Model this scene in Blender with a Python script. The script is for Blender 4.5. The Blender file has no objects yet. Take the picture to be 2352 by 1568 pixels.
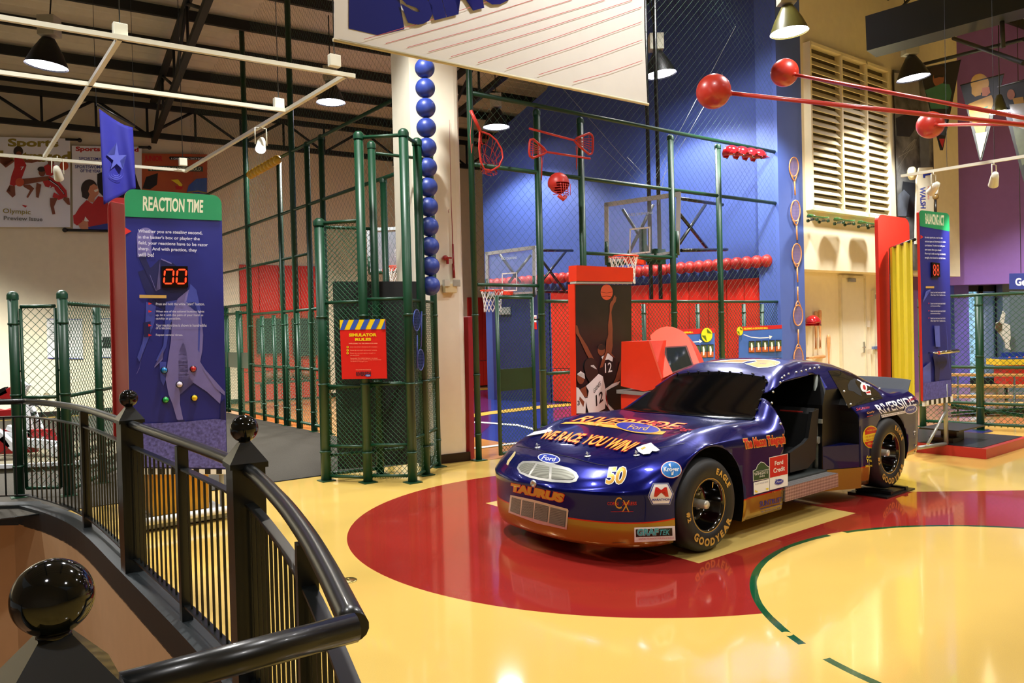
import bpy, bmesh, math, random
import numpy as np
from math import sin, cos, pi, atan, atan2, sqrt, radians, floor as fl
from mathutils import Vector, Matrix
from mathutils.bvhtree import BVHTree
random.seed(7)
SC = bpy.context.scene
COL = SC.collection

# ------------------------------------------------------------------ camera
FPX, CX, CY, EYE = 1800.0, 1176.0, 784.0, 1.75
pit, rol = atan(28 / FPX), 0.025
_r0 = Vector((1, 0, 0)); FW = Vector((0, cos(pit), -sin(pit))); _u0 = Vector((0, sin(pit), cos(pit)))
RT = cos(rol) * _r0 - sin(rol) * _u0
UP = sin(rol) * _r0 + cos(rol) * _u0
EYEP = Vector((0, 0, EYE))
cam = bpy.data.cameras.new('camera'); camo = bpy.data.objects.new('camera', cam); COL.objects.link(camo)
cam.sensor_width = 36; cam.lens = FPX / 2352 * 36; cam.clip_end = 200; cam.clip_start = 0.02
m = Matrix.Identity(4)
for i in range(3):
    m[i][0] = RT[i]; m[i][1] = UP[i]; m[i][2] = -FW[i]; m[i][3] = EYEP[i]
camo.matrix_world = m
SC.camera = camo
SC.view_settings.view_transform = 'Standard'; SC.view_settings.look = 'None'
SC.view_settings.gamma = 1; SC.view_settings.use_curve_mapping = False
SC.view_settings.exposure = 0.08

# ------------------------------------------------------------------ world + hall lamps
w = bpy.data.worlds.new('world'); SC.world = w; w.use_nodes = True
w.node_tree.nodes['Background'].inputs[0].default_value = (1.0, 0.97, 0.92, 1)
w.node_tree.nodes['Background'].inputs[1].default_value = 0.18
LAMP_W = 1500.0
LAMP_SPOT = radians(126)

# ------------------------------------------------------------------ measuring: a photo pixel to a place in the hall
def ray(x, y): return FW + RT * ((x - CX) / FPX) - UP * ((y - CY) / FPX)
def G(x, y, z=0.0):
    d = ray(x, y); return EYEP + d * ((z - EYE) / d.z)
def at(x, y, Y):
    d = ray(x, y); return EYEP + d * (Y / d.y)
def onpl(x, y, o, n):
    d = ray(x, y); return EYEP + d * ((Vector(o) - EYEP).dot(n) / d.dot(n))
def wallcast(A, B, off=0.0):
    A3 = Vector((A[0], A[1], 0)); B3 = Vector((B[0], B[1], 0)); n = (B3 - A3).cross(Vector((0, 0, 1))).normalized()
    if (EYEP - A3).dot(n) < 0: n = -n
    def c(x, y, o=0.0): return onpl(x, y, A3 + n * (off + o), n)
    c.n = n
    return c
def plancast(P0, P1, P2):
    n = (P1 - P0).cross(P2 - P0).normalized()
    if (EYEP - P0).dot(n) < 0: n = -n
    def c(x, y, o=0.0): return onpl(x, y, P0 + n * o, n)
    c.n = n
    return c
UD = Vector((0.794, 0.607, 0)); VD = Vector((-0.607, 0.794, 0))

# ------------------------------------------------------------------ materials
def lin(c):
    return tuple(((v / 255) / 12.92 if v / 255 <= 0.04045 else ((v / 255 + 0.055) / 1.055) ** 2.4) for v in c)
MATS = {}
def M(name, rgb=(200, 200, 200), rough=0.5, metal=0.0, emit=0.0, noise=0.06, scale=6.0, coat=0.0, alpha=1.0, bump=0.0):
    if name in MATS: return MATS[name]
    mt = bpy.data.materials.new(name); mt.use_nodes = True; nt = mt.node_tree; b = nt.nodes['Principled BSDF']
    c = lin(rgb)
    b.inputs['Base Color'].default_value = (*c, 1); b.inputs['Roughness'].default_value = rough
    b.inputs['Metallic'].default_value = metal
    if coat: b.inputs['Coat Weight'].default_value = coat; b.inputs['Coat Roughness'].default_value = 0.03
    if emit:
        b.inputs['Emission Color'].default_value = (*c, 1); b.inputs['Emission Strength'].default_value = emit
    if alpha < 1: b.inputs['Alpha'].default_value = alpha
    if noise or bump:
        tc = nt.nodes.new('ShaderNodeTexCoord'); nz = nt.nodes.new('ShaderNodeTexNoise'); nz.inputs['Scale'].default_value = scale
        nz.inputs['Detail'].default_value = 6
        nt.links.new(tc.outputs['Object'], nz.inputs['Vector'])
        if noise:
            mr = nt.nodes.new('ShaderNodeMapRange'); mr.inputs[1].default_value = 0.3; mr.inputs[2].default_value = 0.7
            mr.inputs[3].default_value = 1 - noise; mr.inputs[4].default_value = 1 + noise
            nt.links.new(nz.outputs['Fac'], mr.inputs[0])
            mx = nt.nodes.new('ShaderNodeVectorMath'); mx.operation = 'SCALE'; mx.inputs[0].default_value = c
            nt.links.new(mr.outputs[0], mx.inputs['Scale']); nt.links.new(mx.outputs[0], b.inputs['Base Color'])
        if bump:
            bp = nt.nodes.new('ShaderNodeBump'); bp.inputs['Strength'].default_value = bump; bp.inputs['Distance'].default_value = 0.01
            nt.links.new(nz.outputs['Fac'], bp.inputs['Height']); nt.links.new(bp.outputs[0], b.inputs['Normal'])
    MATS[name] = mt
    return mt
class NB:
    """small node builder for masks in object space"""
    def __init__(s, name, rough=0.5, coat=0.0, metal=0.0):
        s.mt = bpy.data.materials.new(name); s.mt.use_nodes = True; s.nt = s.mt.node_tree
        s.b = s.nt.nodes['Principled BSDF']; s.b.inputs['Roughness'].default_value = rough
        s.b.inputs['Coat Weight'].default_value = coat; s.b.inputs['Coat Roughness'].default_value = 0.04
        s.b.inputs['Metallic'].default_value = metal
        s.tc = s.nt.nodes.new('ShaderNodeTexCoord'); s.sp = s.nt.nodes.new('ShaderNodeSeparateXYZ')
        s.nt.links.new(s.tc.outputs['Object'], s.sp.inputs[0])
        s.X, s.Y, s.Z = s.sp.outputs
        MATS[name] = s.mt
    def _in(s, sock, v):
        if isinstance(v, (int, float)): sock.default_value = v
        else: s.nt.links.new(v, sock)
    def m(s, op, a, b=0.0, c=None):
        n = s.nt.nodes.new('ShaderNodeMath'); n.operation = op
        s._in(n.inputs[0], a); s._in(n.inputs[1], b)
        if c is not None: s._in(n.inputs[2], c)
        return n.outputs[0]
    def lt(s, a, b): return s.m('LESS_THAN', a, b)
    def gt(s, a, b): return s.m('GREATER_THAN', a, b)
    def mul(s, *a):
        r = a[0]
        for v in a[1:]: r = s.m('MULTIPLY', r, v)
        return r
    def dist(s, x, y):
        dx = s.m('SUBTRACT', s.X, x); dy = s.m('SUBTRACT', s.Y, y)
        return s.m('SQRT', s.m('ADD', s.m('MULTIPLY', dx, dx), s.m('MULTIPLY', dy, dy)))
    def half(s, P, Q):
        """1 on the left of the plan line P->Q"""
        ex, ey = Q[0] - P[0], Q[1] - P[1]
        a = s.m('MULTIPLY', s.m('SUBTRACT', s.Y, P[1]), ex); b = s.m('MULTIPLY', s.m('SUBTRACT', s.X, P[0]), ey)
        return s.gt(s.m('SUBTRACT', a, b), 0.0)
    def poly(s, pts):
        ar = sum(pts[i][0] * pts[(i + 1) % len(pts)][1] - pts[(i + 1) % len(pts)][0] * pts[i][1] for i in range(len(pts)))
        if ar < 0: pts = pts[::-1]
        return s.mul(*[s.half(pts[i], pts[(i + 1) % len(pts)]) for i in range(len(pts))])
    def noise(s, scale, detail=4):
        n = s.nt.nodes.new('ShaderNodeTexNoise'); n.inputs['Scale'].default_value = scale; n.inputs['Detail'].default_value = detail
        s.nt.links.new(s.tc.outputs['Object'], n.inputs['Vector']); return n.outputs['Fac']
    def mix(s, f, a, b):
        n = s.nt.nodes.new('ShaderNodeMix'); n.data_type = 'RGBA'
        s._in(n.inputs['Factor'], f)
        for k, v in ((6, a), (7, b)):
            if isinstance(v, tuple): n.inputs[k].default_value = (*lin(v), 1)
            else: s.nt.links.new(v, n.inputs[k])
        return n.outputs[2]
    def out(s, c): s.nt.links.new(c, s.b.inputs['Base Color']); return s.mt
    def scale(s, c, f):
        mx = s.nt.nodes.new('ShaderNodeVectorMath'); mx.operation = 'SCALE'
        s.nt.links.new(c, mx.inputs[0]); s._in(mx.inputs['Scale'], f); return mx.outputs[0]

# ------------------------------------------------------------------ mesh building
def frame(d):
    d = d.normalized(); a = Vector((0, 0, 1)) if abs(d.z) < 0.9 else Vector((1, 0, 0))
    x = d.cross(a).normalized(); y = d.cross(x).normalized(); return x, y
class MB:
    def __init__(s): s.v = []; s.f = []; s.m = []; s.sm = []
    def add(s, vs, fs, mi=0, smooth=False):
        o = len(s.v); s.v += [Vector(p) for p in vs]
        for f in fs: s.f.append([o + i for i in f]); s.m.append(mi); s.sm.append(smooth)
        return s
    def box(s, c, sz, ux=(1, 0, 0), uy=None, mi=0, bev=0.0):
        ux = Vector(ux).normalized(); uy = Vector(uy).normalized() if uy is not None else Vector((-ux.y, ux.x, 0)).normalized()
        uz = ux.cross(uy); c = Vector(c); h = [x / 2 for x in sz]
        if bev <= 0:
            vs = [c + ux * (i * h[0]) + uy * (j * h[1]) + uz * (k * h[2]) for k in (-1, 1) for i, j in ((-1, -1), (1, -1), (1, 1), (-1, 1))]
            return s.add(vs, [(3, 2, 1, 0), (4, 5, 6, 7), (0, 1, 5, 4), (1, 2, 6, 5), (2, 3, 7, 6), (3, 0, 4, 7)], mi)
        bm = bmesh.new(); bmesh.ops.create_cube(bm, size=1)
        for v in bm.verts: v.co = Vector((v.co.x * sz[0], v.co.y * sz[1], v.co.z * sz[2]))
        bmesh.ops.bevel(bm, geom=bm.edges[:], offset=bev, segments=2, affect='EDGES', profile=0.5)
        bm.verts.ensure_lookup_table()
        s.add([c + ux * v.co.x + uy * v.co.y + uz * v.co.z for v in bm.verts], [[v.index for v in f.verts] for f in bm.faces], mi)
        bm.free(); return s
    def tube(s, p0, p1, r, n=8, mi=0, r1=None, caps=True):
        return s.path([p0, p1], r, n, mi, r1=r1, caps=caps)
    def path(s, pts, r, n=8, mi=0, closed=False, r1=None, caps=True, rs=None, sq=None):
        pts = [Vector(p) for p in pts]; N = len(pts); vs = []; fs = []
        px = None
        for i, p in enumerate(pts):
            if closed: d = pts[(i + 1) % N] - pts[i - 1]
            else: d = pts[min(i + 1, N - 1)] - pts[max(i - 1, 0)]
            if px is None: x, y = frame(d)
            else:
                dn = d.normalized(); x = (px - dn * px.dot(dn)).normalized(); y = dn.cross(x)
            px = x
            rr = rs[i] if rs else (r if r1 is None else r + (r1 - r) * i / max(1, N - 1))
            for k in range(n):
                a = 2 * pi * (k + 0.5) / n; vs.append(p + x * (cos(a) * rr) + y * (sin(a) * rr * (sq or 1)))
        for i in range(N if closed else N - 1):
            for k in range(n):
                a = i * n + k; b = i * n + (k + 1) % n; c = ((i + 1) % N) * n
                fs.append((a, b, c + (k + 1) % n, c + k))
        o = len(s.v); s.add(vs, fs, mi, n > 4)
        if caps and not closed:
            s.f.append([o + k for k in range(n)][::-1]); s.m.append(mi); s.sm.append(False)
            s.f.append([o + (N - 1) * n + k for k in range(n)]); s.m.append(mi); s.sm.append(False)
        return s
    def sphere(s, c, r, mi=0, nu=20, nv=12, sc=(1, 1, 1)):
        c = Vector(c); vs = [c + Vector((0, 0, r * sc[2]))]; fs = []
        for i in range(1, nv):
            t = pi * i / nv
            for k in range(nu):
                a = 2 * pi * k / nu; vs.append(c + Vector((sin(t) * cos(a) * r * sc[0], sin(t) * sin(a) * r * sc[1], cos(t) * r * sc[2])))
        vs.append(c - Vector((0, 0, r * sc[2])))
        for k in range(nu): fs.append((0, 1 + k, 1 + (k + 1) % nu)); e = 1 + (nv - 2) * nu; fs.append((e + (k + 1) % nu, e + k, len(vs) - 1))
        for i in range(nv - 2):
            for k in range(nu):
                a = 1 + i * nu; fs.append((a + k, a + nu + k, a + nu + (k + 1) % nu, a + (k + 1) % nu))
        return s.add(vs, fs, mi, True)
    def lathe(s, o, ax, prof, n=32, mi=0, smooth=True):
        """prof = [(radius, along)], ax = axis"""
        o = Vector(o); ax = Vector(ax).normalized(); x, y = frame(ax); vs = []; fs = []
        for (r, h) in prof:
            for k in range(n):
                a = 2 * pi * k / n; vs.append(o + ax * h + x * (cos(a) * r) + y * (sin(a) * r))
        for i in range(len(prof) - 1):
            for k in range(n): fs.append((i * n + k, i * n + (k + 1) % n, (i + 1) * n + (k + 1) % n, (i + 1) * n + k))
        return s.add(vs, fs, mi, smooth)
    def prism(s, pts, d, mi=0, mi2=None):
        """closed outline pts (3D, planar), pushed by vector d"""
        pts = [Vector(p) for p in pts]; d = Vector(d); n = len(pts)
        s.add(pts + [p + d for p in pts], [list(range(n))[::-1], list(range(n, 2 * n))], mi)
        o = len(s.v) - 2 * n
        for i in range(n):
            s.f.append([o + i, o + (i + 1) % n, o + n + (i + 1) % n, o + n + i]); s.m.append(mi if mi2 is None else mi2); s.sm.append(False)
        return s
    def build(s, name, mats, parent=None, **kw):
        if not isinstance(mats, (list, tuple)): mats = [mats]
        me = bpy.data.meshes.new(name)
        org = WL.get(parent.name, Vector()) if parent else None
        if parent is None:
            xs = [p.x for p in s.v]; ys = [p.y for p in s.v]; zs = [p.z for p in s.v]
            org = Vector(((min(xs) + max(xs)) / 2, (min(ys) + max(ys)) / 2, min(zs))) if not kw.get('kind') == 'structure' else Vector()
            loc = org
        else: loc = Vector()
        me.from_pydata([tuple(p - org) for p in s.v], [], s.f); me.validate()
        for mt in mats: me.materials.append(mt)
        if len(me.polygons) == len(s.f):
            me.polygons.foreach_set('material_index', s.m); me.polygons.foreach_set('use_smooth', s.sm)
        bm = bmesh.new(); bm.from_mesh(me); bmesh.ops.recalc_face_normals(bm, faces=bm.faces[:]); bm.to_mesh(me); bm.free()
        o = bpy.data.objects.new(name, me); COL.objects.link(o)
        if parent: o.parent = parent
        o.location = loc; WL[o.name] = (org if parent is None else WL.get(parent.name, Vector()))
        tag(o, **kw); return o
WL = {}
def tag(o, label=None, cat=None, group=None, kind=None):
    if label: o['label'] = label
    if cat: o['category'] = cat
    if group: o['group'] = group
    if kind: o['kind'] = kind
    return o
def thing(name, loc, label, cat, group=None):
    o = bpy.data.objects.new(name, None); COL.objects.link(o); o.location = Vector(loc); o.empty_display_size = 0.1
    WL[o.name] = Vector(loc); return tag(o, label, cat, group)
def copy_thing(src, loc, label, group=None):
    c = src.copy(); COL.objects.link(c); c.location = loc; c['label'] = label
    if group: c['group'] = group
    for ch in src.children:
        d = ch.copy(); COL.objects.link(d); d.parent = c
        for g in ch.children:
            e = g.copy(); COL.objects.link(e); e.parent = d
    return c

# ------------------------------------------------------------------ flat marks and lettering laid on a surface
def homog(q):
    (x0, y0), (x1, y1), (x2, y2), (x3, y3) = q  # bl br tr tl
    A = []; B = []
    for (u, v), (x, y) in zip(((0, 0), (1, 0), (1, 1), (0, 1)), q):
        A.append([u, v, 1, 0, 0, 0, -u * x, -v * x]); B.append(x)
        A.append([0, 0, 0, u, v, 1, -u * y, -v * y]); B.append(y)
    h = np.linalg.solve(np.array(A, float), np.array(B, float))
    return lambda u, v: ((h[0] * u + h[1] * v + h[2]) / (h[6] * u + h[7] * v + 1), (h[3] * u + h[4] * v + h[5]) / (h[6] * u + h[7] * v + 1))
_tc = {}
def glyphs(txt, bold=0.0, shear=0.0, res=3):
    k = (txt, bold, shear, res)
    if k in _tc: return _tc[k]
    cu = bpy.data.curves.new('t', 'FONT'); cu.body = txt; cu.offset = bold; cu.shear = shear; cu.resolution_u = res
    o = bpy.data.objects.new('t', cu); COL.objects.link(o)
    dg = bpy.context.evaluated_depsgraph_get(); dg.update()
    me = bpy.data.meshes.new_from_object(o.evaluated_get(dg))
    vs = [(v.co.x, v.co.y) for v in me.vertices]; fs = [list(p.vertices) for p in me.polygons]
    bpy.data.objects.remove(o); bpy.data.curves.remove(cu); bpy.data.meshes.remove(me)
    _tc[k] = (vs, fs); return _tc[k]
def ell(cx, cy, rx, ry, n=28, rot=0.0):
    return [(cx + cos(rot) * rx * cos(2 * pi * k / n) - sin(rot) * ry * sin(2 * pi * k / n), cy + sin(rot) * rx * cos(2 * pi * k / n) + cos(rot) * ry * sin(2 * pi * k / n)) for k in range(n)]
def T(txt, q, mat, bold=0.0, shear=0.0, out=None, ow=0.03, arc=0.0):
    return ('t', txt, q, mat, bold, shear, out, ow, arc)
def rq(x0, y0, x1, y1): return [(x0, y1), (x1, y1), (x1, y0), (x0, y0)]
def marks(name, cast, items, parent, base=0.002, step=0.0012, grid=0, label=None, **kw):
    """items: (mat, [(px,py)...]) flat shapes or T(...) lettering, laid one over the other on cast's surface"""
    mats = []; V = []; F = []; MI = []
    def mi(mt):
        if mt not in mats: mats.append(mt)
        return mats.index(mt)
    lay = 0
    for it in items:
        jobs = []
        if it[0] == 't':
            _, txt, q, mat, bold, shear, out, ow, arc = it
            H = homog(q); vs0, _f = glyphs(txt, bold, shear)
            if not vs0: continue
            ax = min(v[0] for v in vs0); bx = max(v[0] for v in vs0); ay = min(v[1] for v in vs0); by = max(v[1] for v in vs0)
            for mt, bb in (((out, bold + ow),) if out else ()) + ((mat, bold),):
                vs, fs = glyphs(txt, bb, shear)
                jobs.append((mt, [H((x - ax) / (bx - ax), (y - ay) / (by - ay) + arc * (1 - (2 * (x - ax) / (bx - ax) - 1) ** 2)) for x, y in vs], fs))
        else:
            mt, pts = it; jobs.append((mt, list(pts), [list(range(len(pts)))]))
        for mt, vs, fs in jobs:
            bm = bmesh.new(); bv = [bm.verts.new((x, y, 0)) for x, y in vs]
            for f in fs:
                try: bm.faces.new([bv[i] for i in f])
                except ValueError: pass
            bmesh.ops.triangulate(bm, faces=bm.faces[:])
            if grid:
                xs = [v[0] for v in vs]; ys = [v[1] for v in vs]
                for ax_, lo, hi in ((0, min(xs), max(xs)), (1, min(ys), max(ys))):
                    c = (fl(lo / grid) + 1) * grid
                    while c < hi:
                        co = (c, 0, 0) if ax_ == 0 else (0, c, 0); no = (1, 0, 0) if ax_ == 0 else (0, 1, 0)
                        bmesh.ops.bisect_plane(bm, geom=bm.verts[:] + bm.edges[:] + bm.faces[:], plane_co=co, plane_no=no, dist=1e-5)
                        c += grid
            off = base + lay * step; lay += 1
            bm.verts.ensure_lookup_table(); o = len(V); idx = {}
            for v in bm.verts:
                P = cast(v.co.x, v.co.y, off); idx[v.index] = None
                if P is not None: idx[v.index] = len(V); V.append(P)
            k = mi(mt)
            for f in bm.faces:
                ii = [idx[v.index] for v in f.verts]
                if None in ii: continue
                F.append(ii); MI.append(k)
            bm.free()
    mb = MB(); mb.v = V; mb.f = F; mb.m = MI; mb.sm = [bool(grid)] * len(F)
    if not F: print('EMPTY MARKS', name); return None
    me = bpy.data.meshes.new(name); org = WL.get(parent.name, Vector()) if parent else sum(V, Vector()) / len(V)
    me.from_pydata([tuple(p - org) for p in V], [], F)
    for mt in mats: me.materials.append(mt)
    me.polygons.foreach_set('material_index', MI)
    if grid: me.polygons.foreach_set('use_smooth', [True] * len(F))
    o = bpy.data.objects.new(name, me); COL.objects.link(o)
    if parent: o.parent = parent
    else: o.location = org
    WL[o.name] = org
    return tag(o, label, **kw)
def slab(name, cast, pts, th, mat, parent=None, back=None, **kw):
    """a board with real thickness whose front outline is pts"""
    n = cast.n; f = [cast(x, y) for x, y in pts]; mb = MB()
    mb.prism(f, -n * th, 0, 1)
    return mb.build(name, [mat, back or mat], parent, **kw)
def rrect(x0, y0, x1, y1, r, q=None, n=5):
    """rounded-corner outline in 0..1 space mapped to quad q if given"""
    pts = []
    for cx, cy, a0 in ((x1 - r, y1 - r, 0), (x0 + r, y1 - r, 90), (x0 + r, y0 + r, 180), (x1 - r, y0 + r, 270)):
        for k in range(n + 1):
            a = radians(a0 + 90 * k / n); pts.append((cx + r * cos(a), cy + r * sin(a)))
    return pts

# ================================================================== THE SETTING
cream = M('cream_paint', (232, 222, 192), 0.75, noise=0.03, bump=0.05)
bluep = M('blue_paint', (58, 80, 150), 0.6, noise=0.03)
def P2(v): return (v[0], v[1])
RC = (1.016, 7.18); RR = 2.52
GC = (3.44, 4.66); GR = 1.972
n = NB('floor_terrazzo', rough=0.10, coat=0.35)
red = n.lt(n.dist(*RC), RR)
band = n.poly([P2(G(1500, 1137)), P2(G(2700, 1121)), P2(G(2700, 1300)), P2(G(1700, 1350))])
A_, B_, C_ = G(1115, 1155), G(1605, 1293), G(1965, 1178)
rect = n.poly([P2(A_), P2(B_), P2(C_), P2(A_ + C_ - B_)])
gd = n.dist(*GC)
wear = n.noise(3.0); fine = n.noise(260.0, 2); cloud = n.noise(1.3)
ringw = n.m('MULTIPLY_ADD', wear, -0.03, 0.062)
ring = n.mul(n.lt(gd, GR), n.gt(gd, n.m('SUBTRACT', GR, ringw)))
g1, g2, g3 = G(1808, 1455), G(1868, 1495), G(1925, 1226)
for g_, r_ in ((g1, 0.03), (g2, 0.10), (g3, 0.09)):
    ring = n.mul(ring, n.gt(n.dist(g_.x, g_.y), r_))
c = n.mix(n.m('MAXIMUM', red, band), (216, 182, 96), (146, 38, 32))
c = n.mix(rect, c, (214, 184, 104))
c = n.mix(n.lt(gd, GR), c, (216, 182, 96))
c = n.mix(ring, c, (10, 74, 40))
sc = n.m('ADD', n.m('MULTIPLY_ADD', fine, 0.30, 0.85), n.m('MULTIPLY_ADD', cloud, 0.10, -0.05))
floor_m = n.out(n.scale(c, sc))

# stair opening, its edge follows the curved railing
def catmull(P, k=10):
    out = []
    Q = [P[0] * 2 - P[1]] + P + [P[-1] * 2 - P[-2]]
    for i in range(1, len(Q) - 2):
        for j in range(k):
            t = j / k; a, b, c_, d = Q[i - 1], Q[i], Q[i + 1], Q[i + 2]
            out.append(0.5 * ((2 * b) + (c_ - a) * t + (2 * a - 5 * b + 4 * c_ - d) * t * t + (3 * b - a - 3 * c_ + d) * t ** 3))
    return out + [P[-1]]
K0 = Vector((-0.352, 1.671, 0)); KN2 = Vector((-1.285, 3.725, 0)); KN1 = Vector((-2.85, 5.80, 0)); KL = Vector((-5.15, 8.25, 0)); KF = Vector((-0.80, 1.34, 0))
CURVE = catmull([K0, Vector((-.508, 2.078, 0)), Vector((-.679, 2.494, 0)), Vector((-.927, 3.036, 0)), KN2, Vector((-1.777, 4.421, 0)), KN1, Vector((-3.86, 7.08, 0)), Vector((-4.55, 7.78, 0)), KL], 7)
nv = [(CURVE[min(i + 1, len(CURVE) - 1)] - CURVE[max(i - 1, 0)]).normalized() for i in range(len(CURVE))]
INN = [p + Vector((-t.y, t.x, 0)) * 0.09 for p, t in zip(CURVE, nv)]      # void side
OUTR = [p - Vector((-t.y, t.x, 0)) * 0.09 for p, t in zip(CURVE, nv)]
kd = (KF - K0).normalized(); KFAR = K0 + kd * 6.5
mb = MB()
edge = [p.copy() for p in INN]
poly = [Vector((30, -6, 0)), Vector((30, 34, 0)), Vector((-22, 34, 0)), Vector((-22, 8.3, 0)), Vector((-5.3, 8.24, 0))] + edge[::-1][1:] + [KF + Vector((-0.06, 0.06, 0)), KFAR, Vector((-4, -6, 0))]
from mathutils.geometry import tessellate_polygon
mb.add(poly, [tuple(t) for t in tessellate_polygon([poly])])
mb.build('floor', floor_m, kind='structure')
# stairwell walls and lower floor
tan = M('stairwell_tan', (206, 168, 124), 0.8, noise=0.03)
mb = MB(); E2 = [Vector((-22, 8.3, 0)), Vector((-5.3, 8.24, 0))] + edge[::-1][1:] + [KF + Vector((-0.06, 0.06, 0)), KFAR]
for a, b in zip(E2[:-1], E2[1:]):
    o = len(mb.v); mb.add([a - Vector((0, 0, .16)), b - Vector((0, 0, .16)), b - Vector((0, 0, 4.2)), a - Vector((0, 0, 4.2))], [(0, 1, 2, 3)], 0, True)
mb.build('wall_stairwell', tan, kind='structure')
MB().box((-9, 2, -4.25), (26, 16, .1)).build('floor_lower', M('lower_floor', (196, 150, 110), 0.6), kind='structure')
# steel edge of the opening
steel = M('painted_steel_dark_green', (20, 28, 28), 0.32, metal=0.0, coat=0.25, noise=0.08)
mb = MB(); tot = len(CURVE)
E3i = [Vector((-12, 8.28, 0))] + [INN[-1]] + INN[::-1][1:]
E3o = [Vector((-12, 8.5, 0))] + [OUTR[-1] + Vector((0, .06, 0))] + OUTR[::-1][1:]
for i in range(len(E3i) - 1):
    a, b, c_, d = E3i[i], E3i[i + 1], E3o[i + 1], E3o[i]; up = Vector((0, 0, .035)); dn = Vector((0, 0, -.17))
    mb.add([a + up, b + up, c_ + up, d + up, a + dn, b + dn, c_ - up * .1, d - up * .1], [(0, 1, 2, 3), (0, 4, 5, 1), (3, 2, 6, 7)], 0, False)
mb.build('trim_stair_edge', M('kerb_steel', (30, 37, 40), 0.45, noise=0.12, scale=20), kind='structure')

# carpet inside the left enclosure
cb1, cb2 = G(171, 1170), G(750, 1091)
cdir = (cb2 - cb1).normalized(); cl = Vector((-3.37, 13.8, 0)); FL = lambda t: Vector((-0.95, 10.62, 0)) + VD * t
mb = MB(); z = Vector((0, 0, .004))
mb.add([cb1 - cdir * 12 + z, cb2 + cdir * 1.2 + z, FL(1.0) + z, FL(10.8) + z, Vector((-13.5, 16.3, .004)), Vector((-18, 13, .004))], [(0, 1, 2, 3, 4, 5)])
mb.build('floor_carpet', M('carpet_grey_brown', (50, 45, 34), 0.95, noise=0.25, scale=60, bump=0.4), kind='structure')
MB().tube(cb1 - cdir * 12 + z, cb2 + cdir * 0.1 + z, .008, 6).build('trim_carpet_edge', steel, kind='structure')
# court floor
wood = M('court_wood', (206, 140, 70), 0.22, noise=0.10, scale=5, coat=.3); cblue = M('court_blue', (42, 58, 140), 0.18, noise=.04, coat=.3)
cpur = M('court_purple', (92, 44, 104), 0.18, noise=.04, coat=.3); cyel = M('court_yellow', (222, 176, 70), 0.3); cwh = M('court_white', (235, 235, 230), 0.3)
cr = [FL(0.1), FL(11.5), Vector((-5.6, 21.2, 0)), Vector((-0.78, 24.2, 0)), Vector((2.0, 24, 0)), Vector((5.0, 14.9, 0)), Vector((5.0, 14.5, 0)), Vector((-.44, 10.45, 0))]
mb = MB(); mb.add([p + Vector((0, 0, .003)) for p in cr], [list(range(len(cr)))], 0)
def onf(px, zz, mi, mb=mb): mb.add([G(x, y, zz) for x, y in px], [list(range(len(px)))], mi)
onf([(1085, 1027), (1180, 1015), (1325, 1003), (1480, 985), (1650, 940), (1500, 880), (1240, 884), (1040, 893)], .005, 1)
onf([(1040, 1000), (1128, 940), (1128, 900), (1040, 900)], .007, 2)
onf([(1085, 1012), (1128, 975), (1128, 940), (1040, 960)], .007, 2)
onf([(1255, 935), (1400, 922), (1400, 890), (1262, 893)], .007, 2)
onf([(1270, 960), (1420, 948), (1420, 930), (1270, 942)], .007, 2)
onf([(1085, 1027), (1180, 1020), (1120, 1010), (1085, 1003)], .009, 0)
onf([(1040, 957), (1128, 944), (1240, 931), (1330, 924), (1450, 915), (1450, 922), (1330, 930), (1240, 938), (1128, 951), (1040, 966)], .011, 3)
onf([(1040, 894), (1215, 886), (1215, 890), (1040, 899)], .011, 3)
onf([(1040, 966.5), (1106, 968), (1190, 974), (1240, 986), (1240, 991), (1190, 978), (1106, 971), (1040, 969)], .012, 4)
onf([(1085, 1027), (1190, 1015), (1330, 1001), (1330, 1004), (1190, 1018.5), (1085, 1031)], .012, 4)
mb.build('floor_court', [wood, cblue, cpur, cyel, cwh], kind='structure')
# wood floor + dark mats on the right beyond the low fence
mb = MB(); mb.add([G(2120, 1006, .003), G(2190, 968, .003), G(2420, 978, .003), Vector((16, 20, .003)), Vector((9.6, 20, .003))], [(0, 1, 2, 3, 4)], 0)
onf([(2200, 985), (2270, 985), (2282, 990), (2232, 998), (2185, 998)], .006, 1, mb)
mb.build('floor_right', [M('wood_right', (190, 142, 84), 0.12, noise=.1, scale=4, coat=.5), M('floor_navy', (30, 36, 90), .3)], kind='structure')

# walls
def wallpoly(name, A, B, prof, mats, th=0.12, **k):
    """prof = outline [(s 0..1, z)]"""
    A = Vector((A[0], A[1], 0)); B = Vector((B[0], B[1], 0)); nn = (B - A).cross(Vector((0, 0, 1))).normalized()
    if (EYEP - A).dot(nn) < 0: nn = -nn
    mb = MB(); mb.prism([A + (B - A) * s + Vector((0, 0, z)) for s, z in prof], -nn * th)
    return mb.build(name, mats, kind='structure', **k)
WA, WB = (-15.3, 15.25), (0.6, 25.05)
wallpoly('wall_left', WA, WB, [(0, 0), (1, 0), (1, 7.9), (0, 7.9)], cream)
wcast = wallcast(WA, WB)
CA, CB = Vector((5.02, 14.84, 0)), Vector((-.64, 19.7, 0))
ccast = wallcast(CA, CB)
wallpoly('wall_back', CA, CB, [(0, 0), (1, 0), (1, 6.35), (.72, 7.3), (.40, 10.2), (0, 11)], bluep)
RA, RB = Vector((5.0, 14.55, 0)), Vector((10.95, 19.1, 0))
rcast = wallcast(RA, RB)
L_ = (RB - RA).length
tt = lambda px: (wallcast(RA, RB)(px, 700) - RA).dot((RB - RA).normalized()) / L_
s1 = tt(1849)
mb = MB(); nR = rcast.n; dR = (RB - RA)
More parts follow.
